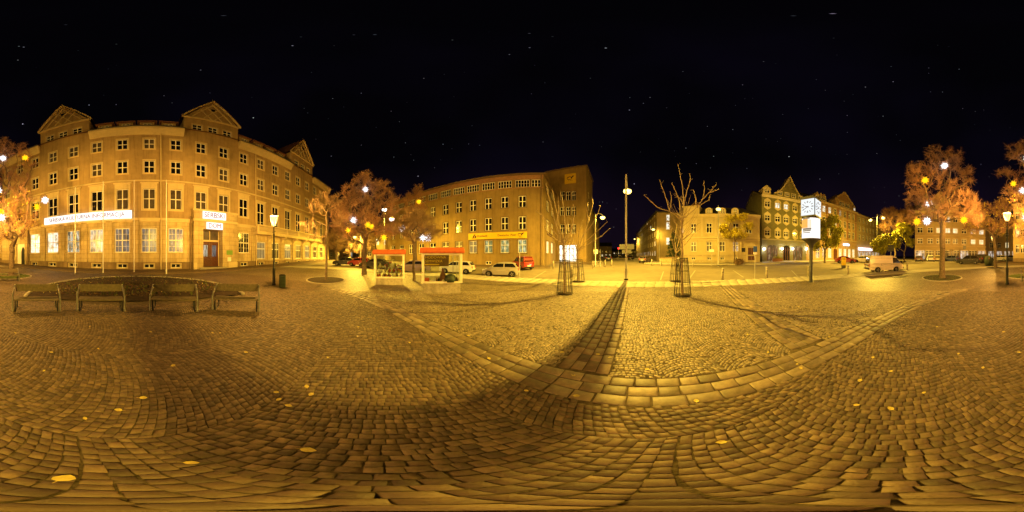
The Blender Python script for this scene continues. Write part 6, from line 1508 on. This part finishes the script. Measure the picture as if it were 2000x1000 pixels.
car('grey car parked beyond the second tree', 1952, 509.5, 170, 'hatch', 'silver', 1.0)
car('dark car parked at the yellow house corner', 1973, 508.5, 170, 'sedan', 'black', 1.0)
# white box van
r = gr(531)+.85; px = 1727; c = pol(px, r); a = az(px); right = Vector((math.cos(a), -math.sin(a))); away = Vector((math.sin(a), math.cos(a))); d = right*math.cos(R_(25))+away*math.sin(R_(25))
t = thing('delivery_van', 'old boxy white panel van parked at the kerb, rear towards the clock', 'van', tuple(c+Vector((0, 0, -.085))), math.atan2(d.y, d.x)); L, W, Hh, R = 4.5, 1.84, 1.96, .33
fx, rx = .27*L, -.27*L
low = [(-.5*L, .38), (-.505*L, .80), (-.495*L, 1.02), (.44*L, 1.02), (.488*L, .90), (.5*L, .55), (.492*L, .34)]
poly = low+[(fx+R*1.2, .30)]+[(fx+R*1.2*math.cos(q), .30+R*1.12*math.sin(q)) for q in np.linspace(.12, math.pi-.12, 8)]+[(fx-R*1.2, .28), (rx+R*1.2, .28)]+[(rx+R*1.2*math.cos(q), .30+R*1.12*math.sin(q)) for q in np.linspace(.12, math.pi-.12, 8)]+[(rx-R*1.2, .30), (-.492*L, .34)]
loft(poly, lambda x, z: W/2*(1-.10*(max(0, abs(x)/L-.42)/.08)**2)).build('body', 'paint_vanwhite', t, bevel=.05)
up = [(-.495*L, 1.015), (-.475*L, 1.55), (-.455*L, 1.86), (-.42*L, 1.94), (.16*L, Hh), (.24*L, 1.92), (.29*L, 1.80), (.44*L, 1.015)]
cw = lambda x, z: W/2-.012-.17*(max(0, z-1.02)/.94)**1.3
loft(up, cw).build('upper_body', 'paint_vanwhite', t, bevel=.05)
loft([(-.45*L, 1.93), (-.40*L, 1.985), (.15*L, 1.995), (.22*L, 1.955)], lambda x, z: W/2-.24).build('roof_panel', 'paint_vantop', t, bevel=.02)
obj('windscreen', MB().quad(*[(x+.012, y*(cw(x, z)-.09), z) for (x, z), y in (((.43*L, 1.07), -1), ((.43*L, 1.07), 1), ((.303*L, 1.76), 1), ((.303*L, 1.76), -1))]).mesh('windscreen'), 'car_glass', t)
obj('rear_window', MB().quad(*[(x-.016, y*(cw(x, z)-.16), z) for (x, z), y in (((-.492*L, 1.12), -1), ((-.492*L, 1.12), 1), ((-.472*L, 1.72), 1), ((-.472*L, 1.72), -1))]).mesh('rear_window'), 'car_glass', t)
for s in (-1, 1):
    obj('side_window', MB().quad(*[(x, s*(cw(x, z)+.008), z) for x, z in ((.17*L, 1.10), (.40*L, 1.10), (.29*L, 1.72), (.17*L, 1.74))]).mesh('side_window'), 'car_glass', t)
    for x0_, x1_, z0_, z1_ in ((-.44*L, .13*L, 1.03, 1.05), (-.44*L, .13*L, 1.68, 1.70), (-.17*L, -.165*L, .45, 1.75), (.12*L, .125*L, .36, 1.75), (.42*L, .424*L, .5, 1.05), (-.49*L, -.2*L, .62, .635), (-.2*L, .1*L, .80, .812)):
        mb = MB(); pts = [(x0_, z0_), (x1_, z0_), (x1_, z1_), (x0_, z1_)]; mb.quad(*[(x, s*(max(cw(x, z), 0)+.006 if z > 1.0 else W/2+.006), z) for x, z in pts]); obj('panel_seam', mb.mesh('panel_seam'), 'black_iron', t)
    obj('tail_light', MB().box(-.512*L, -.50*L, min(s*.70, s*.88), max(s*.70, s*.88), .72, 1.0).mesh('tail_light'), 'tail_red', t); obj('headlight', MB().ball((.495*L, s*.66, .78), .11, 10, 6).mesh('headlight', True), 'headlamp', t)
    obj('mirror', MB().box(.40*L, .43*L, min(s*.9, s*1.08), max(s*.9, s*1.08), 1.12, 1.36).mesh('mirror'), 'black_iron', t); obj('door_handle', MB().box(.15*L, .18*L, min(s*.92, s*.955), max(s*.92, s*.955), .95, .99).mesh('door_handle'), 'black_iron', t)
for x in (-.515*L, .50*L): obj('bumper', MB().box(x-.05, x+.05, -W*.48, W*.48, .40, .56).mesh('bumper'), 'black_iron', t, bevel=.02)
obj('number_plate', MB().box(-.512*L, -.506*L, -.26, .26, .64, .75).mesh('number_plate'), 'white_paint', t); obj('tailgate_trim', MB().box(-.511*L, -.505*L, -.6, .6, .82, .92).mesh('tailgate_trim'), 'black_iron', t)
wheels(t, L, W, fx, rx, R)
# ------------------------------------------------------------------ trees
def skeleton(base, fork, targets, seed, alpha=0.32, lean=0.15):
    q = np.random.RandomState(seed); P = []; par = []; plen = []
    nT = 7
    for i in range(nT):
        t = i/(nT-1); p = np.array(base)*(1-t)+np.array(fork)*t
        if 0 < i < nT-1: p = p+np.append(q.normal(0, .05, 2), 0)*min(1, abs(fork[2]-base[2])/4)
        P.append(p); par.append(i-1); plen.append(0 if i == 0 else plen[-1]+np.linalg.norm(P[i]-P[i-1]))
    T = np.array(targets); T = T[np.argsort(np.linalg.norm(T-np.array(fork), axis=1))]
    arr = np.zeros((len(T)*7+nT+10, 3)); arr[:nT] = P; pl = np.zeros(len(arr)); pl[:nT] = plen; n = nT; start = nT-2
    parent = list(par)
    for tgt in T:
        d = np.linalg.norm(arr[start:n]-tgt, axis=1); k = int(np.argmin(d+alpha*pl[start:n]))+start
        L = np.linalg.norm(tgt-arr[k]); m = max(1, min(6, int(L/0.55))); prev = k; a = arr[k].copy()
        sag = q.normal(0, .10*L, 3); sag[2] += .05*L
        for j in range(1, m+1):
            t = j/m; p = a*(1-t)+tgt*t+sag*math.sin(math.pi*t)*.8
            arr[n] = p; pl[n] = pl[prev]+np.linalg.norm(p-arr[prev]); parent.append(prev); prev = n; n += 1
    return arr[:n], np.array(parent)
def radii_of(par, n, tip, expo, rmax, rtrunk):
    cnt = np.zeros(n); ch = np.zeros(n, int)
    for i in range(1, n): ch[par[i]] += 1
    cnt[ch == 0] = 1
    for i in range(n-1, 0, -1): cnt[par[i]] += max(cnt[i], 0)
    r = tip*np.maximum(cnt, 1)**expo; f = rtrunk/r[0]
    r = tip+(r-tip)*((rtrunk-tip)/(r[0]-tip)); return r, ch
def prisms(A, B, ra, rb, n=3):
    A = np.asarray(A, float); B = np.asarray(B, float); d = B-A; L = np.linalg.norm(d, axis=1)+1e-9; d = d/L[:, None]
    ref = np.where(np.abs(d[:, 2:3]) > .9, np.array([[1., 0, 0]]), np.array([[0, 0, 1.]])); u = np.cross(d, ref); u /= np.linalg.norm(u, axis=1)[:, None]; w = np.cross(d, u)
    V = []
    for P, R in ((A, ra), (B, rb)):
        for k in range(n): a = TAU*k/n; V.append(P+(u*math.cos(a)+w*math.sin(a))*np.asarray(R)[:, None])
    V = np.stack(V, 1); m = len(A); V = V.reshape(-1, 3); base = np.arange(m)[:, None]*2*n
    F = np.concatenate([base+np.array([[k, (k+1) % n, n+(k+1) % n, n+k]]) for k in range(n)], 0); return V, F
def lobe_points(lobes, r, n, seed, depth=0.9):
    q = np.random.RandomState(seed); out = []; wt = np.array([l[2]*l[3] for l in lobes], float); wt /= wt.sum()
    for _ in range(n):
        cx, cy, rx, ry = lobes[q.choice(len(lobes), p=wt)]
        d = q.normal(size=3); d /= np.linalg.norm(d); s = q.rand()**(1/2.2)
        px = cx+d[0]*rx*s; py = cy+d[1]*ry*s; rr = r+d[2]*s*depth*rx*R_(.18)*r
        out.append(tuple(p3(px, py, rr)))
    return out
def tree(label, px, r, fork, lobes, npts, trunk_r, seed, twig='twig', bark='bark', twigs=9000, tl=0.55, tr=0.011, leaf=None, nleaf=0, lsize=.11, name='bare_tree', depth=0.9, leaf_filter=None, base_y=None, group=None):
    b = pol(px, r); f = p3(fork[0], fork[1], r); t = thing(name, label, 'tree', tuple(b), 0, group)
    T = lobe_points(lobes, r, npts, seed, depth)
    P, par = skeleton(tuple(b-Vector((0, 0, .1))), tuple(f), T, seed)
    n = len(P); rad, ch = radii_of(par, n, .012, .5, 1, trunk_r); P = P-np.array(b)
    rad[0] *= 1.35; rad[1] *= 1.06
    I = np.arange(1, n); thick = rad[I] > max(.02, trunk_r*.10)
    V, F = prisms(P[par[I[thick]]], P[I[thick]], np.minimum(rad[par[I[thick]]], rad[I[thick]]*1.6), rad[I[thick]], 8)
    me = raw_mesh('trunk', V, F); me.polygons.foreach_set('use_smooth', [True]*len(me.polygons)); obj('trunk', me, bark, t)
    q = np.random.RandomState(seed+50); th = I[~thick]
    A = P[par[th]]; B = P[th]; ra = np.minimum(rad[par[th]], rad[th]*1.5); rb = rad[th]
    # fine twigs on the outer wood
    src = th[q.randint(0, len(th), twigs)]; f_ = q.rand(twigs)[:, None]; a0 = P[par[src]]*(1-f_)+P[src]*f_
    ctr = P[par[src]]; out = P[src]-P[par[src]]; out /= np.linalg.norm(out, axis=1)[:, None]+1e-9
    d = out*.7+q.normal(size=(twigs, 3))*.75+np.array([0, 0, .25]); d /= np.linalg.norm(d, axis=1)[:, None]; l = tl*(.35+.9*q.rand(twigs)); b0 = a0+d*l[:, None]
    half = twigs; d2 = d[:half]*.6+q.normal(size=(half, 3))*.6; d2 /= np.linalg.norm(d2, axis=1)[:, None]; m0 = a0[:half]+d[:half]*(l[:half, None]*.55); m1 = m0+d2*(l[:half, None]*.5)
    V, F = prisms(np.concatenate([A, a0, m0]), np.concatenate([B, b0, m1]), np.concatenate([ra, np.full(twigs, tr), np.full(half, tr*.8)]), np.concatenate([rb, np.full(twigs, tr*.35), np.full(half, tr*.3)]), 3)
    o = obj('crown', raw_mesh('crown', V, F), twig, t)
    if leaf:
        pts = np.concatenate([b0, m1]); 
        if leaf_filter is not None: pts = pts[leaf_filter(pts+np.array(b))]
        idx = q.randint(0, len(pts), nleaf); pp_ = pts[idx]+q.normal(0, .07, (nleaf, 3)); it = iter(pp_)
        V, F = leaf_cloud(nleaf, lambda r_: next(it), lsize, 1.3, seed); obj('leaves', raw_mesh('leaves', V, F), leaf, t)
    return t
tree_pit(gp(1840, 542.5), 1.75, 'round grassy tree pit at the foot of the big bare tree', True, 1)
tree('tall spreading bare tree hung with stars right of the white van', 1840, gr(543.5), (1841, 455), [(1826, 300, 18, 20), (1862, 308, 22, 22), (1795, 332, 26, 16), (1886, 340, 22, 22), (1784, 352, 22, 12), (1838, 340, 34, 34), (1800, 385, 36, 22), (1868, 372, 34, 26), (1836, 405, 46, 30), (1896, 400, 24, 24), (1795, 425, 30, 18), (1890, 425, 32, 20)], 620, .26, 21, 'red_twig', twigs=7500, tl=.55, tr=.012)
tree_pit(gp(1944, 523.5), 1.3, 'round tree pit at the second tree near the container', False, 2)
tree('crooked bare tree with a few yellow leaves beside the container', 1944, gr(524), (1944, 488), [(1920, 415, 26, 20), (1955, 405, 26, 20), (1905, 440, 24, 18), (1950, 440, 32, 22), (1972, 435, 16, 18)], 300, .22, 22, 'red_twig', twigs=5500, tl=.6, tr=.014, leaf='leaf_yellow', nleaf=1300, lsize=.08)
lp = gp(14, 540); lw = thing('lawn_patch', 'oval lawn patch with stone edging under the left bare tree', 'lawn', (lp.x, lp.y, 0))
disc('turf', lp, 2.3, 'lawn', parent=lw, ry=1.5); o = grass_on(lw, lp, 1.5, 2600, .09, 9); o.scale = (1.5, 1, 1)
for k in range(46):
    a0 = TAU*k/46; a1 = TAU*(k+.94)/46; c4 = [((2.3+e_)*math.sin(a), (1.5+e_)*math.cos(a)) for e_, a in ((0, a0), (0, a1), (.15, a1), (.15, a0))]
    obj('edging_stone', raw_mesh('edging_stone', [(x, y, gz(lp.x+x, lp.y+y)+z) for z in (-.03, .05) for x, y in c4], [(0, 1, 5, 4), (1, 2, 6, 5), (2, 3, 7, 6), (3, 0, 4, 7), (4, 5, 6, 7)]), 'kerb', lw)
tree('tall bare tree over the lawn patch with stars and a few yellow leaves', 2022, 15.9, (2023, 482), [(1990, 298, 26, 26), (1966, 338, 22, 14), (2010, 292, 22, 24), (2044, 300, 24, 28), (2062, 322, 14, 18), (1985, 372, 30, 24), (2024, 345, 40, 30), (2048, 380, 26, 26), (2010, 420, 36, 30), (2048, 430, 34, 26), (2020, 455, 40, 18)], 560, .27, 23, 'red_twig', twigs=6500, tl=.55, tr=.012, leaf='leaf_yellow', nleaf=700, lsize=.06, leaf_filter=lambda p: p[:, 2] < 8.5)
tree('big bare tree full of stars behind the smaller display case', 711, gr(536), (713, 470), [(714, 352, 24, 18), (690, 378, 26, 18), (738, 372, 26, 20), (765, 388, 18, 18), (712, 390, 36, 26), (672, 410, 28, 20), (752, 415, 34, 22), (705, 425, 46, 26), (662, 440, 26, 20), (690, 455, 40, 16), (750, 450, 34, 14)], 600, .24, 24, 'red_twig', twigs=7500, tl=.6, tr=.014)
tree('slim bare tree growing between the two display cases', 808.5, gr(549), (809, 478), [(790, 445, 24, 18), (822, 435, 28, 20), (845, 452, 22, 16), (808, 425, 26, 20), (815, 462, 34, 10)], 300, .11, 25, 'twig', twigs=5200, tl=.45, tr=.008)
tree('narrow red-tinged tree standing behind the slim tree by the post office', 812, 22.5, (812, 470), [(818, 378, 11, 20), (797, 390, 10, 16), (820, 405, 18, 20), (803, 420, 20, 22), (815, 440, 24, 18)], 260, .16, 26, 'red_twig', twigs=4500, tl=.5, tr=.013)
tree_pit(gp(636, 547), 1.55, 'round bare tree pit before the end of the long house', False, 3)
tree('slender young bare tree in the round pit before the long house', 637, gr(548), (637, 420), [(625, 400, 24, 22), (655, 395, 22, 22), (605, 440, 26, 14), (665, 430, 20, 18), (637, 380, 14, 18), (620, 465, 26, 10)], 170, .10, 27, 'twig', twigs=1500, tl=.35, tr=.007)
for px, r, lob, lab, sd in ((657, 33, [(652, 405, 20, 22), (668, 440, 24, 26), (655, 470, 26, 22)], 'dark bare tree close behind the end of the long house', 31), (683, 46, [(690, 455, 30, 18), (675, 478, 26, 16), (705, 480, 24, 14)], 'low brown tree behind the parked cars', 32), (735, 40, [(740, 445, 22, 14), (760, 440, 18, 16), (725, 470, 18, 14)], 'brown bare tree before the yellow lit house', 33)):
    tree(lab, px, r, (px, 490), lob, 170, .22, sd, 'twig', twigs=5200, tl=.9, tr=.025)
# leafy trees by the road
tree('yellow-leaved tree in front of the villa', 1434, 31.0, (1435, 478), [(1428, 428, 14, 8), (1414, 445, 14, 8), (1450, 424, 16, 8), (1462, 440, 12, 9), (1435, 455, 26, 8), (1448, 462, 16, 6), (1424, 460, 14, 6)], 150, .13, 41, 'twig', twigs=2500, tl=.5, tr=.012, leaf='leaf_yellow', nleaf=5200, lsize=.12, name='leafy_tree')
tree('yellow-green leafy tree in front of the brown house right of the clock', 1611, 34.0, (1611, 488), [(1600, 445, 14, 20), (1622, 440, 18, 20), (1636, 460, 12, 14), (1605, 470, 18, 14), (1625, 475, 18, 12), (1592, 480, 10, 8)], 170, .2, 42, 'twig', twigs=3000, tl=.7, tr=.015, leaf='leaf_green', nleaf=8000, lsize=.17, name='leafy_tree')
tree('bright green-yellow leafy tree behind the white van', 1718, 36, (1718, 494), [(1716, 476, 13, 10), (1730, 470, 14, 10), (1722, 486, 16, 8)], 110, .15, 43, 'twig', twigs=2000, tl=.6, tr=.014, leaf='leaf_green', nleaf=5500, lsize=.16, name='leafy_tree')
tree('olive leafy tree between the van and the corner house', 1766, 39, (1766, 492), [(1755, 465, 16, 14), (1776, 468, 14, 14), (1765, 450, 18, 14), (1745, 480, 14, 8)], 130, .17, 44, 'twig', twigs=2500, tl=.7, tr=.016, leaf='leaf_green', nleaf=6500, lsize=.17, name='leafy_tree')
tree('dark red bare tree behind the double street lamp', 1748, 47, (1748, 480), [(1738, 420, 18, 18), (1758, 428, 22, 20), (1778, 420, 18, 22), (1730, 445, 14, 14), (1765, 450, 22, 14)], 220, .25, 45, 'red_twig', twigs=6500, tl=1.0, tr=.028)
# conifer
c = pol(1316, 35.2); t = thing('conifer', 'dark green conifer before the end wall of the apartment block', 'tree', tuple(c)); h = zat(452, 35.2)-c.z
obj('trunk', MB().tube([(0, 0, -.1), (0, 0, h*.95)], [.16, .02], 8).mesh('trunk', True), 'bark', t)
q = np.random.RandomState(5); A = []; B = []
for i in range(170):
    f = (i/170)**.9; z = .6+(h-.7)*f; L = 1.9*(1-f)**.85+.12; a = q.rand()*TAU; A.append((0, 0, z)); B.append((L*math.cos(a), L*math.sin(a), z-.22*L+.1))
A = np.array(A); B = np.array(B); nn = 60; a0 = []; b0 = []
for i in range(len(A)):
    f = q.rand(nn)[:, None]**.7; p = A[i]*(1-f)+B[i]*f; d = (B[i]-A[i]); d /= np.linalg.norm(d); dd = d*.6+q.normal(size=(nn, 3))*.55; dd[:, 2] -= .25; a0.append(p); b0.append(p+dd*(.16+.16*q.rand(nn)[:, None]))
a0 = np.concatenate([A]+a0); b0 = np.concatenate([B]+b0); V, F = prisms(a0, b0, np.concatenate([np.full(len(A), .03), np.full(len(a0)-len(A), .03)]), np.full(len(a0), .006), 3); obj('crown', raw_mesh('crown', V, F), 'needle', t)
# shrub before the villa
c = pol(1444, 30.3); t = thing('shrub', 'low brownish shrub at the foot of the yellow-leaved tree', 'shrub', tuple(c)); n = 1500; q = np.random.RandomState(8)
x = q.uniform(-1.9, 1.9, n); y = q.uniform(-.5, .5, n); A = np.stack([x, y, np.zeros(n)], 1); B = A+np.stack([q.normal(0, .22, n), q.normal(0, .22, n), .35+.75*q.rand(n)], 1); V, F = prisms(A, B, np.full(n, .014), np.full(n, .004), 3); obj('stems', raw_mesh('stems', V, F), 'twig', t)
V, F = leaf_cloud(700, lambda r: (r.uniform(-1.9, 1.9), r.uniform(-.5, .5), r.uniform(.15, .95)), .07, 1.2, 6); obj('leaves', raw_mesh('leaves', V, F), 'litter', t)
# ------------------------------------------------------------------ pollarded young trees in iron cages
def young_tree(label, px, r, lines, seed, trunk_r=.055, dep=0.8, thin=26, br=.036):
    b = pol(px, r); t = thing('young_tree', label, 'tree', tuple(b)); q = random.Random(seed); tr = MB(); cr = MB()
    a = az(px); away = Vector((math.sin(a), math.cos(a), 0)); off = {}
    for li, pts in enumerate(lines):
        o0 = off.get(pts[0], 0.0); o1 = o0+q.uniform(-dep, dep) if li else 0.0; W = []
        for k, (x, y) in enumerate(pts):
            oo = o0+(o1-o0)*k/(len(pts)-1); off[(x, y)] = oo; W.append(p3(x, y, r+oo)-b)
        if li == 0: R = [trunk_r*1.25]+[trunk_r]*(len(pts)-2)+[trunk_r*.8]
        else: R = [br*(1-.5*k/(len(pts)-1)) for k in range(len(pts))]
        fine = []; fr_ = []
        for k in range(len(W)-1):
            for s in range(4):
                f = s/4; p = W[k].lerp(W[k+1], f)+Vector((q.gauss(0, .012), q.gauss(0, .012), 0)); fine.append(p); fr_.append((R[k]*(1-f)+R[k+1]*f)*q.uniform(.85, 1.2))
        fine.append(W[-1]); fr_.append(R[-1]); (tr if li == 0 else cr).tube(fine, fr_, 7)
        if li:
            for k in range(2, len(fine), 2):                # stubby side shoots
                d = Vector((q.gauss(0, 1), q.gauss(0, 1), abs(q.gauss(0, .8)))).normalized(); cr.tube([fine[k], fine[k]+d*q.uniform(.06, .22)], [.014, .007], 4)
    top = [p for p in lines[0]][-1]
    for k in range(thin):                                   # thin whips from the head
        y0 = q.uniform(top[1]-10, top[1]+45); p0 = p3(px+q.uniform(-1, 1), y0, r)-b; x1 = px+q.uniform(-32, 32); p1 = p3(x1, y0-q.uniform(18, 60), r+q.uniform(-dep, dep))-b; m = p0.lerp(p1, .5)+Vector((0, 0, -.12))
        cr.tube([p0, m, p1], [.014, .011, .006], 4)
    obj('trunk', tr.mesh('trunk', True), 'pale_bark', t); obj('crown', cr.mesh('crown', True), 'pale_bark', t)
    return t
def tree_guard(label, px, r, y_top, wb, wt, n=16):
    b = pol(px, r); t = thing('tree_guard', label, 'tree guard', tuple(b), .2, 'iron cages round the young trees'); h = zat(y_top, r)-b.z
    bm1 = MB().tube([(wb, 0, 0), (wt, 0, h)], .011, 6).mesh('bar'); bm1.materials.append(M['black_iron'])
    for k in range(n): obj('bar', bm1, None, t, (0, 0, 0), TAU*k/n)
    for f, th in ((0.02, .014), (.33, .011), (.66, .011), (.98, .016)):
        R = wb+(wt-wb)*f; obj('hoop', MB().tube([(R*math.cos(TAU*k/20), R*math.sin(TAU*k/20), h*f) for k in range(21)], th, 5, cap=False).mesh('hoop'), 'black_iron', t)
    disc_ = MB().lathe([(wb*.9, .0), (wb*.85, .05), (.1, .08)], 14); obj('mulch', disc_.mesh('mulch', True), 'soil', t)
    st = MB().tube([(-wt*.8, 0, h*.9), (0, 0, h*.86), (wt*.7, 0, h*.94)], .02, 5); obj('strap', st.mesh('strap'), 'door_wood', t)
rA, rB, rCc, rDd = gr(574.5), gr(550.5), gr(578), gr(550)
young_tree('pollarded young tree in the iron cage nearest the post office', 1103, rA, [((1103, 574), (1102.5, 530), (1101, 478)), ((1101, 478), (1086, 440), (1076, 400), (1066, 358)), ((1101, 478), (1092, 440), (1084, 400), (1078, 370)), ((1101, 478), (1080, 450), (1058, 420), (1046, 412)), ((1101, 478), (1104, 440), (1100, 400), (1095, 375)),
    ((1101, 478), (1118, 445), (1122, 415), (1120, 400)), ((1101, 478), (1072, 458), (1060, 435)), ((1101, 478), (1110, 455), (1108, 425)), ((1086, 440), (1092, 415), (1090, 390))], 61)
tree_guard('iron cage round the young tree nearest the post office', 1103, rA, 507, .46, .27)
young_tree('pollarded young tree in the smaller iron cage behind, left of the tall lamp', 1129.5, rB, [((1129.5, 550), (1129, 520), (1128, 490)), ((1128, 490), (1138, 462), (1150, 432), (1158, 398), (1156, 386)), ((1128, 490), (1148, 468), (1166, 452), (1186, 433)), ((1128, 490), (1152, 475), (1175, 461), (1190, 447)), ((1138, 462), (1158, 436), (1168, 415), (1173, 402)),
    ((1128, 490), (1116, 462), (1108, 440)), ((1128, 490), (1130, 455), (1138, 430)), ((1150, 432), (1146, 410), (1148, 396))], 62)
tree_guard('smaller iron cage round the young tree left of the tall lamp', 1129.5, rB, 506, .55, .32)
young_tree('pollarded young tree with knobbly upright limbs right of the tall lamp', 1333, rCc, [((1333, 578), (1332, 520), (1332, 470), (1331, 430)), ((1331, 430), (1336, 400), (1334, 370), (1328, 340), (1324, 321)), ((1336, 400), (1342, 372), (1348, 353), (1348, 340)), ((1331, 430), (1327, 392), (1318, 370), (1312, 357)), ((1331, 430), (1308, 413), (1300, 385), (1294, 368), (1288, 350)),
    ((1308, 413), (1311, 390), (1310, 375)), ((1308, 413), (1285, 406), (1274, 396), (1258, 381)), ((1331, 430), (1360, 406), (1372, 390), (1376, 373), (1375, 353)), ((1372, 390), (1384, 377), (1394, 367), (1399, 360)), ((1384, 377), (1395, 373), (1404, 370)), ((1360, 406), (1359, 386), (1354, 371)), ((1360, 406), (1384, 391), (1387, 380)), ((1336, 400), (1328, 388), (1318, 382)),
    ((1332, 470), (1312, 448), (1302, 428)), ((1332, 470), (1352, 452), (1362, 438))], 63, .06, br=.027)
tree_guard('largest iron cage round the young tree right of the tall lamp', 1333, rCc, 503, .47, .28)
young_tree('thin young tree in the cage half hidden behind the largest cage', 1320, rDd, [((1320, 550), (1320, 520), (1320, 495)), ((1320, 495), (1312, 470), (1308, 445)), ((1320, 495), (1326, 470), (1330, 450)), ((1320, 495), (1340, 475), (1356, 455), (1366, 448)), ((1320, 495), (1318, 470), (1322, 440))], 64, .05, thin=14)
tree_guard('iron cage half hidden behind the largest cage', 1320, rDd, 503, .5, .3)
# ------------------------------------------------------------------ star lanterns
sm = MB()
dirs = [Vector((i, j, k)).normalized() for i in (-1, 0, 1) for j in (-1, 0, 1) for k in (-1, 0, 1) if (i, j, k) != (0, 0, 0)]
for d in dirs:
    u = d.cross(Vector((.3, .5, .81))).normalized(); w = d.cross(u); n = len(sm.v); m = 4 if sum(abs(c) > .01 for c in d) < 3 else 3; L = .43 if m == 4 else .37
    for k in range(m): a = TAU*k/m; sm.v.append(tuple(d*.12+(u*math.cos(a)+w*math.sin(a))*.065))
    sm.v.append(tuple(d*L)); sm.f += [(n+k, n+(k+1) % m, n+m) for k in range(m)]
star_me = {}
for k in ('star_yellow', 'star_white'): star_me[k] = sm.mesh('star_shade'); star_me[k].materials.append(M[k])
cord_me = MB().tube([(0, 0, .3), (0, 0, 1.0)], .008, 4).mesh('cord'); cord_me.materials.append(M['black_iron'])
T1_, T2_, T3_, T4_ = 'the tree over the lawn patch', 'the big tree behind the display cases', 'the big tree right of the van', 'the slim tree between the display cases'
STARS = [('y', 49, 308, 15.2, 'high in '+T1_), ('y', 72, 404, 14.6, 'low at the outer edge of '+T1_), ('y', 3, 413, 15, 'in the lower middle of '+T1_), ('w', 5.5, 309, 15.4, 'high in '+T1_), ('w', 88, 391, 14.4, 'above the left end of the long sign'), ('w', 1997, 372, 15, 'in the upper right part of '+T1_), ('w', 4, 425, 14.6, 'lowest in '+T1_), ('y', 1979.5, 359, 15.3, 'at the right-hand edge of '+T1_),
  ('w', 713, 370, 17, 'topmost in '+T2_), ('w', 691, 430, 16.4, 'at the left side of '+T2_), ('y', 718, 439, 16.2, 'at the centre of '+T2_), ('y', 726, 442, 17.6, 'behind the centre one in '+T2_), ('y', 681, 450, 16.6, 'lowest on the left of '+T2_), ('y', 750, 464, 16.5, 'low on the right of '+T2_), ('w', 786, 446, 15, 'at the left edge of '+T4_), ('w', 826, 464, 14, 'in the right part of '+T4_), ('w', 836, 464, 14.4, 'at the right tip of '+T4_), ('y', 818, 394, 21, 'in the narrow red tree by the post office'),
  ('w', 1845, 324, 14.2, 'topmost in '+T3_), ('y', 1807, 352, 13.8, 'upper left in '+T3_), ('w', 1813.5, 397, 14.8, 'middle left in '+T3_), ('y', 1791, 433, 13.8, 'lowest left in '+T3_), ('w', 1810.5, 432, 13.4, 'low beside a yellow one in '+T3_), ('y', 1882.5, 429.5, 13.8, 'lowest right in '+T3_)]
for k, px, py, r, where in STARS:
    nm = 'yellow' if k == 'y' else 'white'; p = p3(px, py, r); t = thing('star_lantern', '%s star lantern %s' % (nm, where), 'star lantern', tuple(p), rs.uniform(0, 6), 'star lanterns hung in the trees')
    s = obj('star_shade', star_me['star_'+nm], None, t); s.rotation_euler = (rs.uniform(-.4, .4), rs.uniform(-.4, .4), rs.uniform(0, 6)); s.scale = (1.0,)*3; obj('cord', cord_me, None, t)
    bulb('star_bulb', (0, 0, 0), P_STAR*(1.0 if k == 'y' else 0.42), (1, .36, .02) if k == 'y' else (1.0, .88, .80), .06, t)
